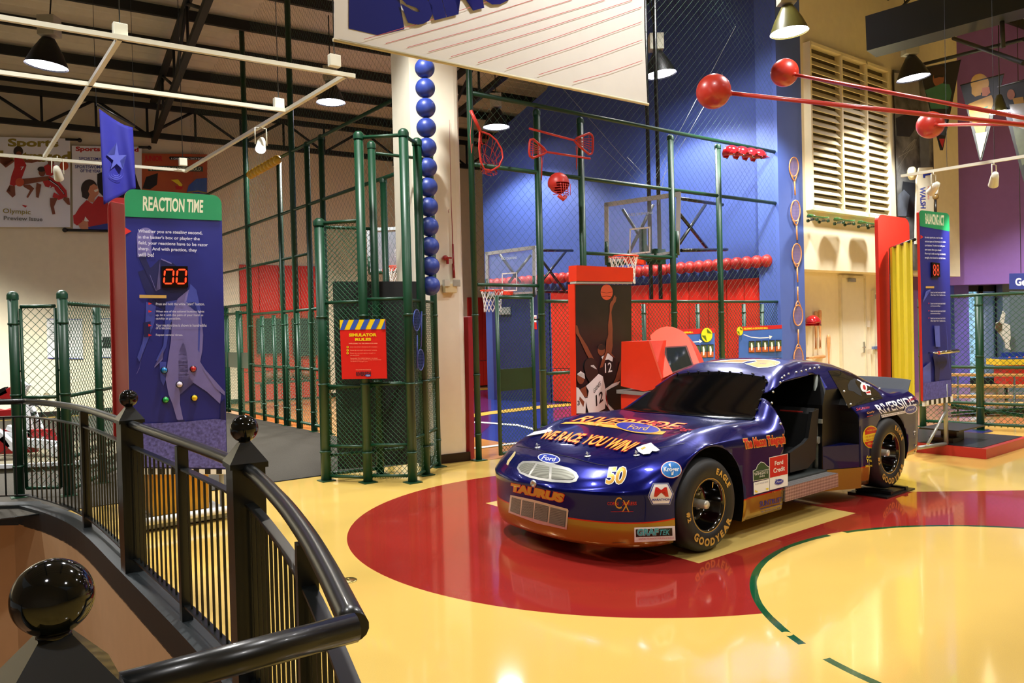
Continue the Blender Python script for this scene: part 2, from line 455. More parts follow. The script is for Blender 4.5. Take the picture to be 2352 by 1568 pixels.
mb.prism([RA + Vector((0, 0, 0)), RA + dR * s1, RA + dR * s1 + Vector((0, 0, 11)), RA + Vector((0, 0, 11))], -nR * .45)
mb.build('wall_blue_pier', M('blue_pier', (74, 98, 172), .6, noise=.02), kind='structure')
mb = MB()
s2, s3 = tt(2206), tt(1851)
a0 = RA + dR * s1; a1 = RB
mb.prism([a0 + Vector((0, 0, 2.76)), a1 + Vector((0, 0, 2.76)), a1 + Vector((0, 0, 12)), a0 + Vector((0, 0, 12))], -nR * .5)
mb.build('wall_right_upper', cream, kind='structure')
lcast = wallcast(RA - nR * .45, RB - nR * .45)
mb = MB(); b0 = RA + dR * (s1 - .02) - nR * .45; b1 = RA + dR * .74 - nR * .45
mb.prism([b0, b1, b1 + Vector((0, 0, 2.8)), b0 + Vector((0, 0, 2.8))], -nR * .1)
mb.build('wall_right_lower', cream, kind='structure')
dkpur = M('purple_paint_dark', (112, 72, 122), .6, noise=.03); pur = M('purple_paint', (140, 100, 184), .6, noise=.03); lav = M('lavender_paint', (104, 92, 190), .6, noise=.03)
mb = MB(); b2 = RB - nR * .45 + (RB - RA).normalized() * .0
mb.prism([b1, b2, b2 + Vector((0, 0, 2.8)), b1 + Vector((0, 0, 2.8))], -nR * .1); mb.build('wall_purple_lower', dkpur, kind='structure')
PY = 19.6
mb = MB(); X0 = 10.93
mb.box(((X0 + 22) / 2, PY + .3, (2.58 + 12) / 2), (22 - X0, .6, 12 - 2.58)).build('wall_purple', pur, kind='structure')
pc = wallcast((X0, PY), (22, PY))
xa = pc(2209, 800).x; xb = pc(2243, 800).x; xc = pc(2322, 800).x
MB().box(((xa + xb) / 2, PY + .75, 1.3), (xb - xa, .9, 2.6)).build('wall_lavender_pier', lav, kind='structure')
MB().box(((xc + 22) / 2, PY + .75, 1.3), (22 - xc, .9, 2.6)).build('wall_grey_far', M('grey_blue_wall', (96, 112, 130), .6), kind='structure')
# glazed door to daylight
alu = M('dark_frame', (22, 22, 34), .4)
wn = bpy.data.objects.new('window_1', None); COL.objects.link(wn); wn.location = ((xb + xc) / 2, PY + .6, 0); wn['kind'] = 'structure'; WL['window_1'] = Vector(wn.location)
mb = MB(); xm = pc(2284, 700).x
for x_ in (xb + .02, xm, xc - .02): mb.box((x_, PY + .6, 1.28), (.12 if x_ == xm else .05, .08, 2.56))
mb.box(((xb + xc) / 2, PY + .6, 2.5), (xc - xb, .08, .16)); mb.box(((xb + xc) / 2, PY + .6, .1), (xc - xb, .08, .2))
mb.build('window_frame', alu, wn)
nb = NB('daylight_trees', rough=.9)
f1 = nb.noise(9, 8); c = nb.mix(nb.m('MULTIPLY_ADD', f1, 3.2, -1.2), (60, 96, 90), (150, 205, 250))
nb.nt.links.new(c, nb.b.inputs['Emission Color']); nb.b.inputs['Emission Strength'].default_value = 2.2; nb.out(c)
MB().box(((xb + xc) / 2 + .3, PY + 1.6, 1.4), (xc - xb + 3, .02, 3.0)).build('window_daylight', nb.mt, wn)
MB().box(((xb + xc) / 2, PY + .62, 1.3), (xc - xb, .01, 2.5)).build('window_pane', M('pane_glass', (210, 225, 255), .05, alpha=.18, noise=0), wn)

# ceiling deck (corrugated), purlins, trusses
nW = Vector((.523, -.852, 0)); dW = Vector((.852, .523, 0)); P0 = Vector((-.78, 24.2, 0)); SL = .12
def ceilz(p): return 7.4 + (Vector((p[0], p[1], 0)) - P0).dot(nW) * SL
mb = MB(); k = 0; vs = []; rows = []
s_ = -1.0
while s_ < 30:
    for dz, ds in ((0, .10), (.07, .05), (.07, .10), (0, .05)):
        rows.append((s_, dz)); s_ += ds
for s_, dz in rows:
    for t_ in (-22, 24):
        p = P0 + nW * s_ + dW * t_; vs.append((p.x, p.y, 7.4 + s_ * SL + .30 + dz))
mb.add(vs, [(2 * i, 2 * i + 1, 2 * i + 3, 2 * i + 2) for i in range(len(rows) - 1)])
mb.build('ceiling', M('deck_metal', (196, 190, 168), .55, noise=.05), kind='structure')
dark = M('truss_dark', (14, 18, 16), .6, noise=.05)
def beam(name, label, a, b, h=.14, wd=.07, **k):
    a = Vector(a); b = Vector(b); d = (b - a)
    return MB().box((a + b) / 2, (d.length, wd, h), ux=d, uy=d.cross(Vector((0, 0, 1)))).build(name, dark, **k)
for i in range(15):
    s_ = .4 + i * 1.35; p = P0 + nW * s_; zz = 7.4 + s_ * SL + .18
    beam('trim_purlin', '', p - dW * 20 + Vector((0, 0, zz)), p + dW * 22 + Vector((0, 0, zz)), .2, .08, kind='structure')
def truss(name, a, b, depth=.9, nseg=12, par=None):
    mb = MB(); a = Vector(a); b = Vector(b); dn = Vector((0, 0, -depth)); sd = (b - a).cross(dn).normalized() * .05
    for o_ in (Vector(), dn): mb.box((a + b) / 2 + o_, ((b - a).length, .12, .12), ux=(b - a), uy=sd)
    for i in range(nseg):
        p = a + (b - a) * (i / nseg); q = a + (b - a) * ((i + 1) / nseg)
        if i % 2: mb.tube(p, q + dn, .035, 6)
        else: mb.tube(p + dn, q, .035, 6)
        mb.tube(q, q + dn, .03, 6)
    return mb.build(name, dark, kind='structure')
for i, t_ in enumerate((-13.5, -9.3, -3.0, 4.0, 11)):
    a = P0 + dW * t_ + nW * .2; b = a + nW * 20
    truss('trim_truss', (a.x, a.y, 7.4 + .05), (b.x, b.y, 7.4 + 20 * SL + .05))
a = P0 + nW * .35
truss('trim_eaves_truss', (a - dW * 16 + Vector((0, 0, 7.35))), (a + dW * 8 + Vector((0, 0, 7.35))), .7, 22)
a = at(1100, 80, 15.5); b = at(420, -60, 12)
a = Vector((-12, 6.2, 7.9)); b = Vector((2.0, 15.0, 8.2))
MB().box((a + b) / 2, ((b - a).length, .5, .6), ux=(b - a), uy=(b - a).cross(Vector((0, 0, 1)))).build('trim_girder', dark, kind='structure')
# big dark duct at the right
a = at(1998, 62, 14.2); b = at(2480, -40, 12.0); 
mb = MB(); d = (b - a); d.z = 0; sd = Vector((-d.y, d.x, 0)).normalized()
q = [at(1976, 55, 14.3), at(1978, 122, 14.3), at(2018, 132, 14.05), at(2018, 40, 14.05)]
mb.box((at(2000, 85, 14.3) + at(2480, -50, 12.2)) / 2, ((at(2000, 85, 14.3) - at(2480, -50, 12.2)).length, .5, .62), ux=(at(2480, -50, 12.2) - at(2000, 85, 14.3)), uy=(at(2480, -50, 12.2) - at(2000, 85, 14.3)).cross(Vector((0, 0, 1))))
mb.build('air_duct', M('duct_dark', (22, 30, 28), .5), label='long dark steel duct slung under the roof at the upper right', cat='duct')

# the big square column
colA, colB = G(1002, 1066), G(1079, 1057)
ud = (colB - colA).normalized(); colA = colB - ud * .73; nC = Vector((ud.y, -ud.x, 0))
mb = MB(); R_ = .1; W_ = .73; Dp = .62
pts = []
for cx_, cy_, a0 in ((W_ - R_, -R_, 90), (R_, -R_, 180), (R_, -Dp + R_, 270), (W_ - R_, -Dp + R_, 0)):
    pass
out = [(0, 0), (W_ - R_, 0)] + [(W_ - R_ + R_ * sin(radians(a)), -R_ + R_ * cos(radians(a))) for a in (30, 60, 90)] + [(W_, -Dp), (0, -Dp)]
mb.prism([colA + ud * x + nC * y for x, y in out], (0, 0, 9.5))
mb.build('wall_column', M('column_white', (238, 232, 212), .65, noise=.02), kind='structure')
colcast = wallcast(colA, colB)
mb = MB(); mb.box(colA + ud * .365 + nC * .008 + Vector((0, 0, .055)), (.74, .02, .13), ux=ud); mb.build('baseboard_column', M('black_vinyl', (10, 10, 10), .4), kind='structure')
# base board of the left wall
a = Vector((*WA, 0)); b = Vector((*WB, 0)); d = (b - a).normalized(); nn = Vector((d.y, -d.x, 0))
MB().box((a + b) / 2 + nn * .01 + Vector((0, 0, .06)), ((b - a).length, .02, .12), ux=d).build('baseboard_left', M('black_vinyl'), kind='structure')
# side and rear walls behind the viewpoint, and beyond the left edge
MB().box((-19.5, 5, 5), (.2, 26, 11)).build('wall_far_left', cream, kind='structure')
MB().box((22.1, 8, 6), (.2, 28, 12)).build('wall_far_right', cream, kind='structure')
MB().box((2, -6.2, 5.5), (46, .2, 12)).build('wall_behind', M('behind_wall', (190, 180, 160), .8), kind='structure')

# ------------------------------------------------------------------ high-bay lamps
blackm = M('lamp_black', (12, 14, 16), .4); olive = M('lamp_olive', (96, 92, 40), .4); boxw = M('ballast_white', (170, 168, 150), .6)
glow = M('lamp_glow', (235, 232, 255), .5, emit=30, noise=0)
def highbay(p, label, shade=blackm, tilt=0.0, group='high-bay lamps under the roof', power=1.0, dia=.6):
    t = thing('high_bay_lamp', p, label, 'lamp', group); ax = Vector((sin(tilt), 0, cos(tilt))); r = dia / 2
    MB().lathe(p, ax, [(r, 0), (r * .95, .04), (r * .72, .2), (r * .42, .36), (r * .3, .42), (0.0, .42)], 28).build('shade', shade, t)
    mb = MB(); mb.lathe(p, ax, [(0.0, .03), (r * .55, .028), (r * .94, .02)], 28); mb.build('lens', glow, t)
    MB().box(p + ax * .60, (.26, .22, .30), bev=.01).build('ballast_box', boxw, t)
    MB().tube(p + ax * .74, p + ax * max(.9, (ceilz(p) + .35 - p.z) / max(.5, ax.z)), .012, 6).build('hanger', dark, t)
    l = bpy.data.lights.new('lamp_light', 'SPOT'); l.energy = LAMP_W * power; l.spot_size = LAMP_SPOT; l.spot_blend = .35; l.shadow_soft_size = .22
    l.color = (1.0, .985, .94)
    lo = bpy.data.objects.new('lamp_light', l); COL.objects.link(lo); lo.location = p - ax * .03
    lo.rotation_euler = (0, tilt, 0)
    return t
for (x, y, Y, lb, sh, tl, pw) in (
    (107, 152, 12.0, 'black high-bay lamp with white ballast box at the upper left above the wall posters', blackm, .10, 1),
    (760, 236, 16.4, 'small high-bay lamp hanging behind the end of the white lighting track', blackm, 0, 1),
    (1140, 293, 17.6, 'high-bay lamp seen through the netting just right of the white column', blackm, 0, 1),
    (1517, 172, 14.6, 'high-bay lamp hanging close right of the white banner', blackm, -.12, 1),
    (1813, 75, 12.6, 'olive-shaded high-bay lamp above the blue pier, largest at the upper right', olive, -.06, 1),
    (2098, 180, 15.2, 'black high-bay lamp in front of the tall photo banner', blackm, -.10, 1)):
    highbay(at(x, y, Y), lb, sh, tl, power=(.75 if x in (1140, 1517) else pw))
for i, (x, y, z) in enumerate(((-3.2, 4.5, 6.4), (1.8, 5.2, 6.4), (6.2, 5.5, 6.4), (-.8, -1.0, 6.4), (4.5, .5, 6.4), (9.5, 9.0, 6.6), (-8.0, 7.5, 6.2), (15.5, 16.0, 6.6), (-1.7, 7.6, 7.0), (4.2, 8.8, 6.5), (-8.6, 12.0, 6.4), (-13.5, 12.5, 6.4), (3.3, 12.6, 8.4))):  # unseen lamps added for light, the last few for column, left wall and court
    highbay(Vector((x, y, z)), 'unseen high-bay lamp added for light over the hall, outside the view', power=(.32, .32, .32, .25, .3, .5, .5, 1.5, 1.1, .38, 2.2, 2.2, .45)[i], group='unseen high-bay lamps')

# ================================================================== THE RACE CAR
cA = G(1645, 1264); cB = G(2055, 1120, .04); cB.z = 0
cF = (cA - cB); cF.z = 0; cF.normalize(); cL = Vector((-cF.y, cF.x, 0)); cO = (cA + cB) / 2 - cL * .95; cO.z = 0
def LC(x, y, z): return cO + cF * x + cL * y + Vector((0, 0, z))
def loc(P): v = P - cO; return v.dot(cF), v.dot(cL), v.z
NAVY = M('car_navy', (8, 12, 70), .3, metal=.1, coat=.6, noise=0)
blk = M('satin_black', (10, 10, 11), .35, noise=.05); gold_p = (158, 124, 44)
n = NB('car_paint', rough=.24, coat=.5, metal=.6); n.b.inputs['Specular IOR Level'].default_value = .25; n.b.inputs['Coat IOR'].default_value = 1.4
zb = n.m('ADD', .325, n.mul(n.m('MAXIMUM', n.m('SUBTRACT', n.m('MULTIPLY', n.X, -1.0), 1.7), 0.0), .12))
# object space = car space (the body mesh is stored in car coordinates)
c = n.mix(n.lt(n.Z, zb), (3, 9, 92), (196, 26, 12)); c = n.mix(n.lt(n.Z, n.m('SUBTRACT', zb, .010)), c, gold_p)
fl_ = n.noise(900.0, 1); c = n.scale(c, n.m('MULTIPLY_ADD', fl_, .5, .75))
carpaint = n.out(c)
def interp(t, xs, ys):
    return float(np.interp(t, xs, ys))
def sm(t): t = max(0, min(1, t)); return t * t * (3 - 2 * t)
XN, XT = 2.53, -2.40
def halfw(x):
    if x > 1.85: v = (x - 1.85) / (XN - 1.85); w_ = .93 * max(0, 1 - v ** 2.7) ** (1 / 2.2)
    elif x < -2.1: v = (-2.1 - x) / (-2.1 - XT); w_ = .925 * max(0, 1 - v ** 2.6) ** (1 / 2.6)
    else: w_ = .93
    if -1.0 < x < 1.0: w_ -= .012
    return w_
_fx = [1.85 + (XN - 1.85) * i / 400 for i in range(401)]; _fw = [halfw(x) for x in _fx]
def xfront(y): return float(np.interp(-abs(y), [-v for v in _fw], _fx))
HX = [-2.5, -2.38, -2.3, -1.95, -1.5, -.9, 0, .6, .78, 1.2, 1.6, 1.9, 2.1, 2.25, 2.36, 2.46, 2.53]
HZ = [.86, .93, .985, .985, .965, .945, .92, .915, .915, .905, .875, .83, .785, .74, .69, .615, .54]
EX = [-2.4, -2.2, -1.9, -1.45, -1.0, -.5, .3, 1.0, 1.3, 1.56, 1.8, 2.0, 2.2, 2.4, 2.53]
EZ = [.80, .86, .86, .87, .84, .80, .78, .79, .81, .82, .77, .70, .62, .56, .53]
GX = [-2.2, -1.95, -1.75, -1.6, -1.3, -1.05, -.8, -.5, -.2, 0, .1, .3, .5, .72, .9]
GZ = [.90, .97, 1.06, 1.14, 1.27, 1.345, 1.38, 1.395, 1.365, 1.31, 1.27, 1.16, 1.045, .915, .80]
def smin(a, b, k):
    h = max(k - abs(a - b), 0) / k; return min(a, b) - h * h * k * .25
def ztop(x, y, w_):
    y = abs(y); d = max(0, w_ - y)
    xp = x + (XN - xfront(min(y, .92))) * sm((x - .9) / 1.1)
    zh = interp(xp, HX, HZ)
    # fender humps slightly above the bonnet
    hump = .030 * math.exp(-((x - 1.45) / .5) ** 2) * math.exp(-((y - .72) / .14) ** 2) - .012 * math.exp(-((x - 1.3) / .6) ** 2) * math.exp(-((y - .45) / .16) ** 2)
    zh += hump
    ze = interp(x, EX, EZ)
    if zh < ze: ze = zh
    g = min(1, d / .17); z = ze + (zh - ze) * sin(g * pi / 2) ** .8 if g < 1 else zh
    if -2.1 < x < .95:
        r = interp(x, GX, GZ) - .035 * (y / .6) ** 2
        side = .89 + (.87 - y) * 1.55
        gz = smin(r, side, .14)
        k = .03; h = max(k - abs(gz - z), 0) / k; z = max(gz, z) + h * h * k * .25
    return z
# outline samples
xs = []
i = 0
for t in np.linspace(0, 1, 26): xs.append(XN - (XN - 1.85) * (1 - cos(t * pi / 2)) if False else XN - (XN - 1.85) * t ** 2)
xs += list(np.linspace(1.85, -2.1, 84))[1:]
for t in np.linspace(0, 1, 16)[1:]: xs.append(-2.1 - (2.1 * 0 + (-XT - 2.1)) * (1 - (1 - t) ** 2))
NT = 40; NS = 14
tin = [1 - (1 - k / NT) ** 1.35 for k in range(NT + 1)]     # edge -> centre, denser at the edge
def tinf(k): u = k / NT; return u ** 1.5 * .35 + u * .65
BV = []; BF = []; BMi = []; RN = 2 * (NT + NS) + 1
def ring(x):
    w_ = halfw(x); ze = ztop(x, w_, w_); zbm = .14 if x > -1.7 else .14 + sm((-1.7 - x) / .25) * .17
    if x > 1.8: zbm = .135
    e = .004; dw = (halfw(min(XN, x + e)) - halfw(max(XT, x - e))) / (min(XN, x + e) - max(XT, x - e))
    dw = max(-12, min(12, dw)); nl = sqrt(1 + dw * dw); nx, ny = -dw / nl, 1 / nl
    L = []
    for k in range(NS):         # bottom -> shoulder
        t = k / NS; z = zbm + (ze - zbm) * t
        o_ = -.035 * (1 - min(1, t / .35)) ** 2 - .012 * sin(pi * t)
        if w_ < .02: o_x = o_ * 1.0; L.append((x + o_, 0.0 if w_ < 1e-6 else w_, z))
        else: L.append((x + nx * o_, max(0, w_ + ny * o_), z))
    for k in range(NT + 1):
        y = w_ * (1 - tinf(k)); L.append((x, y, ztop(x, y, w_)))
    return L + [(a, -b, c_) for a, b, c_ in L[:-1][::-1]]
for x in xs: BV += ring(x)
for i in range(len(xs) - 1):
    for k in range(RN - 1):
        a = i * RN + k; BF.append((a, a + 1, a + RN + 1, a + RN))
    a = i * RN; BF.append((a + RN - 1, a, a + RN, a + 2 * RN - 1))      # underside
BF.append(tuple(range(RN))[::-1]); BF.append(tuple((len(xs) - 1) * RN + k for k in range(RN)))
me = bpy.data.meshes.new('body'); me.from_pydata(BV, [], BF)
bm = bmesh.new(); bm.from_mesh(me); bmesh.ops.remove_doubles(bm, verts=bm.verts[:], dist=1e-4); bmesh.ops.dissolve_degenerate(bm, dist=1e-5, edges=bm.edges[:])
bmesh.ops.recalc_face_normals(bm, faces=bm.faces[:])
for f in bm.faces: f.smooth = True
bm.to_mesh(me)
carBVH_local = BVHTree.FromBMesh(bm); bm.free()
me.materials.append(carpaint); me.materials.append(blk)
WHEELS = [(1.575, .36), (-1.43, .40)]
def cutter(pts, y0, y1):
    m_ = MB(); m_.prism([(x, y0, z) for x, z in pts], (0, y1 - y0, 0), 1); mm = bpy.data.meshes.new('c'); mm.from_pydata([tuple(p) for p in m_.v], [], m_.f)
    b_ = bmesh.new(); b_.from_mesh(mm); bmesh.ops.recalc_face_normals(b_, faces=b_.faces[:]); b_.to_mesh(mm); b_.free()
    mm.materials.append(carpaint); mm.materials.append(blk)
    for p in mm.polygons: p.material_index = 1
    o = bpy.data.objects.new('c', mm); COL.objects.link(o); return o
def arch(xc, zc, r, xl, xr, zbot=-.1):
    P = [(xc + r * cos(radians(a)), zc + r * sin(radians(a))) for a in range(180, -1, -10)]
    return [(xl, zbot), (xl, zc)] [0:1] + P + [(xr, zbot)]
bo = bpy.data.objects.new('body_tmp', me); COL.objects.link(bo)
CUT = []
for sgn in (1, -1):
    for (xc, zc, r) in ((1.515, .37, .435), (-1.475, .39, .415)):
        CUT.append(cutter(arch(xc, zc, r, xc - r, xc + r), sgn * .52, sgn * 1.3))
DOOR = [(.475, .0), (.475, .62), (.455, .80), (.41, .95), (.385, 1.07), (.28, 1.165), (.05, 1.225), (-.30, 1.265), (-.74, 1.285), (-.80, 1.27), (-.88, 1.05), (-.80, .93), (-.83, .87), (-.86, .75), (-.87, .60), (-.87, .0)]
CUT.append(cutter(DOOR, .74, 1.3))
CUT.append(cutter([(.44, .34), (.44, .90), (.36, 1.10), (.05, 1.20), (-.50, 1.245), (-.62, 1.23), (-.50, .95), (-.47, .34)], -.78, .76))
for c_ in CUT:
    md = bo.modifiers.new('b', 'BOOLEAN'); md.operation = 'DIFFERENCE'; md.object = c_; md.solver = 'EXACT'
dg = bpy.context.evaluated_depsgraph_get(); dg.update()
me2 = bpy.data.meshes.new_from_object(bo.evaluated_get(dg))
bpy.data.objects.remove(bo)
for c_ in CUT: bpy.data.objects.remove(c_)
me2.name = 'body'
print('car body faces', len(me2.polygons))
CROT = Matrix(((cF.x, cL.x, 0, cO.x), (cF.y, cL.y, 0, cO.y), (0, 0, 1, 0), (0, 0, 0, 1)))
car = thing('race_car', cO, 'dark blue and gold race car number 50 covered in sponsor stickers on the floor circle', 'car')
def carpart(name, mesh_or_mb, mats=None, parent=None, label=None):
    """parts stored in car coordinates, turned with one rotation"""
    if isinstance(mesh_or_mb, MB):
        m_ = mesh_or_mb; mm = bpy.data.meshes.new(name); mm.from_pydata([tuple(p) for p in m_.v], [], m_.f)
        for mt in (mats if isinstance(mats, (list, tuple)) else [mats]): mm.materials.append(mt)
        mm.polygons.foreach_set('material_index', m_.m); mm.polygons.foreach_set('use_smooth', m_.sm)
        b_ = bmesh.new(); b_.from_mesh(mm); bmesh.ops.recalc_face_normals(b_, faces=b_.faces[:]); b_.to_mesh(mm); b_.free()
    else: mm = mesh_or_mb
    o = bpy.data.objects.new(name, mm); COL.objects.link(o); o.parent = parent or car
    if parent is None: o.rotation_euler = (0, 0, atan2(cF.y, cF.x))
    WL[o.name] = Vector(cO)
    return tag(o, label)
# car forward x, left y : right-handed with z up
body = carpart('body', me2)
bm = bmesh.new(); bm.from_mesh(me2); BVH = BVHTree.FromBMesh(bm); bm.free()
INV = CROT.inverted()
def ccast(x, y, off=0.0):
    o = INV @ EYEP; d = (INV.to_3x3() @ ray(x, y)).normalized()
    h, nn, i_, ds = carBVH_local.ray_cast(o, d)
    if h is None:
        p = o + d * 7.5; h, nn, i_, ds = carBVH_local.find_nearest(o + d * ((Vector((0, .3, 0)) - o).dot(Vector((0, 1, 0))) / d.y))
    if nn.dot(d) > 0: nn = -nn
    return CROT @ (h + nn * (off + .001))
def dcast(x, y, off=0.0):
    """straight down on the car, in car coordinates"""
    h, nn, i_, ds = carBVH_local.ray_cast(Vector((x, y, 3)), Vector((0, 0, -1)))
    if h is None: return None
    if nn.z < 0: nn = -nn
    return CROT @ (h + nn * (off + .001))
def cmarks(name, items, grid=6, label=None, parts=None, **k):
    if parts is None: return marks(name, ccast, items, car, grid=grid, label=label, **k)
    i = 0
    for nm, n_ in parts: marks(nm, ccast, items[i:i + n_], car, grid=grid, **k); i += n_
    assert i == len(items), (name, i, len(items))

gl = M('smoked_window', (4, 4, 5), .09, noise=0); gl.node_tree.nodes['Principled BSDF'].inputs['Specular IOR Level'].default_value = .22
white = M('white_vinyl', (238, 238, 234), .35, noise=0); goldv = M('gold_vinyl', (232, 184, 84), .3, metal=.2, noise=0); redv = M('red_vinyl', (196, 26, 22), .35, noise=0)
bluev = M('blue_vinyl', (24, 48, 150), .3, noise=0); greenv = M('green_vinyl', (28, 72, 44), .35, noise=0); blackv = M('black_vinyl_mark', (14, 14, 16), .35, noise=0)
silver = M('silver_trim', (205, 205, 200), .3, metal=.8, noise=.05); goldm = M('gold_leaf', (196, 150, 60), .3, metal=.55, noise=.1, scale=3); yellowv = M('yellow_vinyl', (236, 214, 40), .35, noise=0)
orange_v = M('orange_vinyl', (238, 170, 70), .3, noise=0)
# windscreen and rear window, laid over the shell
ws = [(.70, .755), (.735, .5), (.745, 0), (.735, -.5), (.70, -.755), (.13, -.55), (.10, -.5), (.075, 0), (.10, .5), (.14, .56)]
marks('windshield', dcast, [(gl, ws)], car, base=.004, grid=.06, label='black smoked windscreen')
mb = MB()
rv = []
for k in range(9):
    y = -.5 + k * .125; rv.append((.085 if abs(y) < .4 else .10, y))
for k in range(5): t = k / 4; rv.append((.17 + t * .47, .575 + t * .165))
for x_, y_ in rv:
    p = INV @ dcast(x_, y_, .006); mb.box(p, (.045, .012, .010), ux=(1, 0, .4)); mb.sphere(p + Vector((0, 0, .006)), .008, nu=8, nv=5)
carpart('windshield_clips', mb, blk)
qw = [(1650 + x / 3.92, 820 + y / 3.92) for x, y in ((985, 122), (1060, 118), (1130, 125), (1200, 150), (1280, 195), (1370, 255), (1440, 320), (1480, 372), (1400, 395), (1290, 425), (1200, 445), (1172, 462), (1130, 380), (1070, 270))]
duct = [(1650 + x / 3.92, 820 + y / 3.92) for x, y in ((1185, 210), (1225, 195), (1235, 240), (1275, 300), (1290, 355), (1240, 330), (1215, 310), (1170, 300), (1160, 255))]
cmarks('quarter_window', [(M('quarter_glass', (30, 30, 26), .08, coat=.8, noise=0), qw), (M('duct_black', (3, 3, 3), .6), duct), (white, ell(1983, 889.5, 7.5, 11, rot=-.3)), (redv, ell(1984, 890, 3, 6, rot=-.3)), (white, [(1986, 900), (1997, 896), (2000, 907), (1990, 907)]), (redv, [(1987, 902), (1996, 898), (1998, 903), (1989, 904)])])
# roof number
rf = [(1400 + x / 5.227, 800 + y / 5.227) for x, y in ((1180, 166), (1400, 172), (1590, 180), (1660, 158), (1740, 149), (1768, 156), (1700, 172), (1620, 186), (1780, 236), (1900, 232), (1990, 212), (2052, 180), (2040, 158), (1960, 140), (1850, 130), (1700, 131), (1500, 133), (1350, 145))]
cxr = sum(p[0] for p in rf) / len(rf); cyr = sum(p[1] for p in rf) / len(rf)
def shrink(P, k, ky=None):
    n_ = len(P); out = []
    for i in range(n_):
        a, b, c_ = Vector(P[i - 1]), Vector(P[i]), Vector(P[(i + 1) % n_])
        e1 = (b - a).normalized(); e2 = (c_ - b).normalized(); nn = Vector((-(e1 + e2).y, (e1 + e2).x))
        if nn.length > 1e-6: nn.normalize()
        out.append((b + Vector((nn.x * k, nn.y * (ky or k)))).to_tuple())
    ar = lambda Q: abs(sum(Q[i - 1][0] * Q[i][1] - Q[i][0] * Q[i - 1][1] for i in range(len(Q))))
    return out if ar(out) < ar(P) else shrink(P, -k, -(ky or k) if ky else None) if k > 0 else out
cmarks('roof_number', [(white, rf), (goldm, shrink(rf, 2.0, 1.4))], grid=8)
# bonnet lettering
def z1(x, y): return (1130 + x / 4.48, 920 + y / 4.48)
def Q1(*p): return [z1(*v) for v in p]
def z2(x, y): return (1400 + x / 5.227, 800 + y / 5.227)
def z3(x, y): return (1650 + x / 3.92, 820 + y / 3.92)
cmarks('bonnet_lettering', [
    (orange_v, Q1((705, 240), (760, 222), (1000, 218), (1260, 228), (1300, 262), (1400, 300), (1560, 322), (1690, 312), (1795, 320), (1752, 350), (1600, 345), (1440, 325), (1340, 295), (1240, 245), (900, 240))),
    T('RIVERSIDE', Q1((820, 212), (1890, 300), (2000, 238), (950, 158)), goldv, .0, .25, out=redv, ow=.035, arc=.0),
    (orange_v, ell(*z1(1500, 283), 53, 12, rot=.13)), (bluev, ell(*z1(1500, 283), 49.5, 10, rot=.13)),
    T('Ford', Q1((1385, 296), (1610, 318), (1625, 275), (1410, 252)), goldv, .0, .35),
    T('Racing', Q1((1530, 262), (2030, 335), (2080, 300), (1620, 218)), redv, .0, .5),
    T('WE RACE, YOU WIN!', Q1((468, 412), (1345, 552), (1530, 447), (575, 318)), orange_v, .02, .0, out=redv, ow=.035, arc=.14),
    (white, Q1((1485, 500), (1560, 470), (1640, 448), (1665, 470), (1668, 500), (1730, 523), (1690, 535), (1650, 532), (1625, 560), (1560, 568), (1510, 540))),
    (white, Q1((360, 380), (440, 335), (615, 303), (560, 345), (470, 360))),
    (goldv, Q1((1530, 510), (1570, 490), (1590, 500), (1550, 520)))], grid=7)
# nose
def zz(P): return [z1(*v) for v in P]
meshm = NB('grille_mesh', rough=.45, metal=.7)
vx = meshm.nt.nodes.new('ShaderNodeTexChecker'); vx.inputs['Scale'].default_value = 160; meshm.nt.links.new(meshm.tc.outputs['Object'], vx.inputs['Vector'])
vx.inputs['Color1'].default_value = (.30, .30, .25, 1); vx.inputs['Color2'].default_value = (.10, .10, .08, 1); meshm.out(vx.outputs['Color'])
gm = meshm.mt
cmarks('upper_grille', [(silver, zz([(258, 695), (275, 655), (320, 622), (430, 620), (640, 652), (800, 695), (870, 740), (893, 785), (870, 830), (800, 848), (620, 838), (480, 815), (380, 790), (285, 745)])),
    (gm, zz([(278, 695), (300, 660), (340, 642), (450, 645), (375, 762), (300, 732)])), (gm, zz([(472, 655), (592, 682), (585, 803), (480, 790), (396, 766)])), (gm, zz([(620, 690), (760, 715), (840, 750), (858, 790), (825, 815), (615, 808)]))], grid=6, label='silver framed upper grille')
cmarks('front_badge', [(white, ell(*z1(588, 597), 26, 10.6, rot=.16)), (bluev, ell(*z1(588, 597), 24, 9, rot=.16)), T('Ford', Q1((508, 608), (660, 632), (665, 590), (520, 562)), white, .01, .35)])
cmarks('bumper_lettering', [T('TAURUS', Q1((205, 932), (738, 1052), (748, 958), (197, 845)), goldm, .07, .15, out=redv, ow=.045)])
cmarks('lower_grille', [(silver, zz([(192, 968), (420, 1015), (780, 1112), (790, 1128), (770, 1325), (470, 1262), (172, 1148)])),
    (gm, zz([(208, 990), (303, 1016), (288, 1172), (190, 1135)])), (gm, zz([(318, 1020), (434, 1048), (420, 1208), (303, 1178)])), (gm, zz([(450, 1052), (585, 1088), (570, 1250), (436, 1213)])), (gm, zz([(607, 1095), (765, 1136), (752, 1298), (592, 1256)]))], grid=6, label='silver framed lower grille')
p = INV @ ccast(*z1(432, 853), .0); mb = MB(); mb.lathe(p, (1, .1, 0), [(.0, .0), (.028, .0), (.03, .008), (.014, .016), (.012, .005), (0, .005)], 20); carpart('tow_eye', mb, silver)
mb = MB()
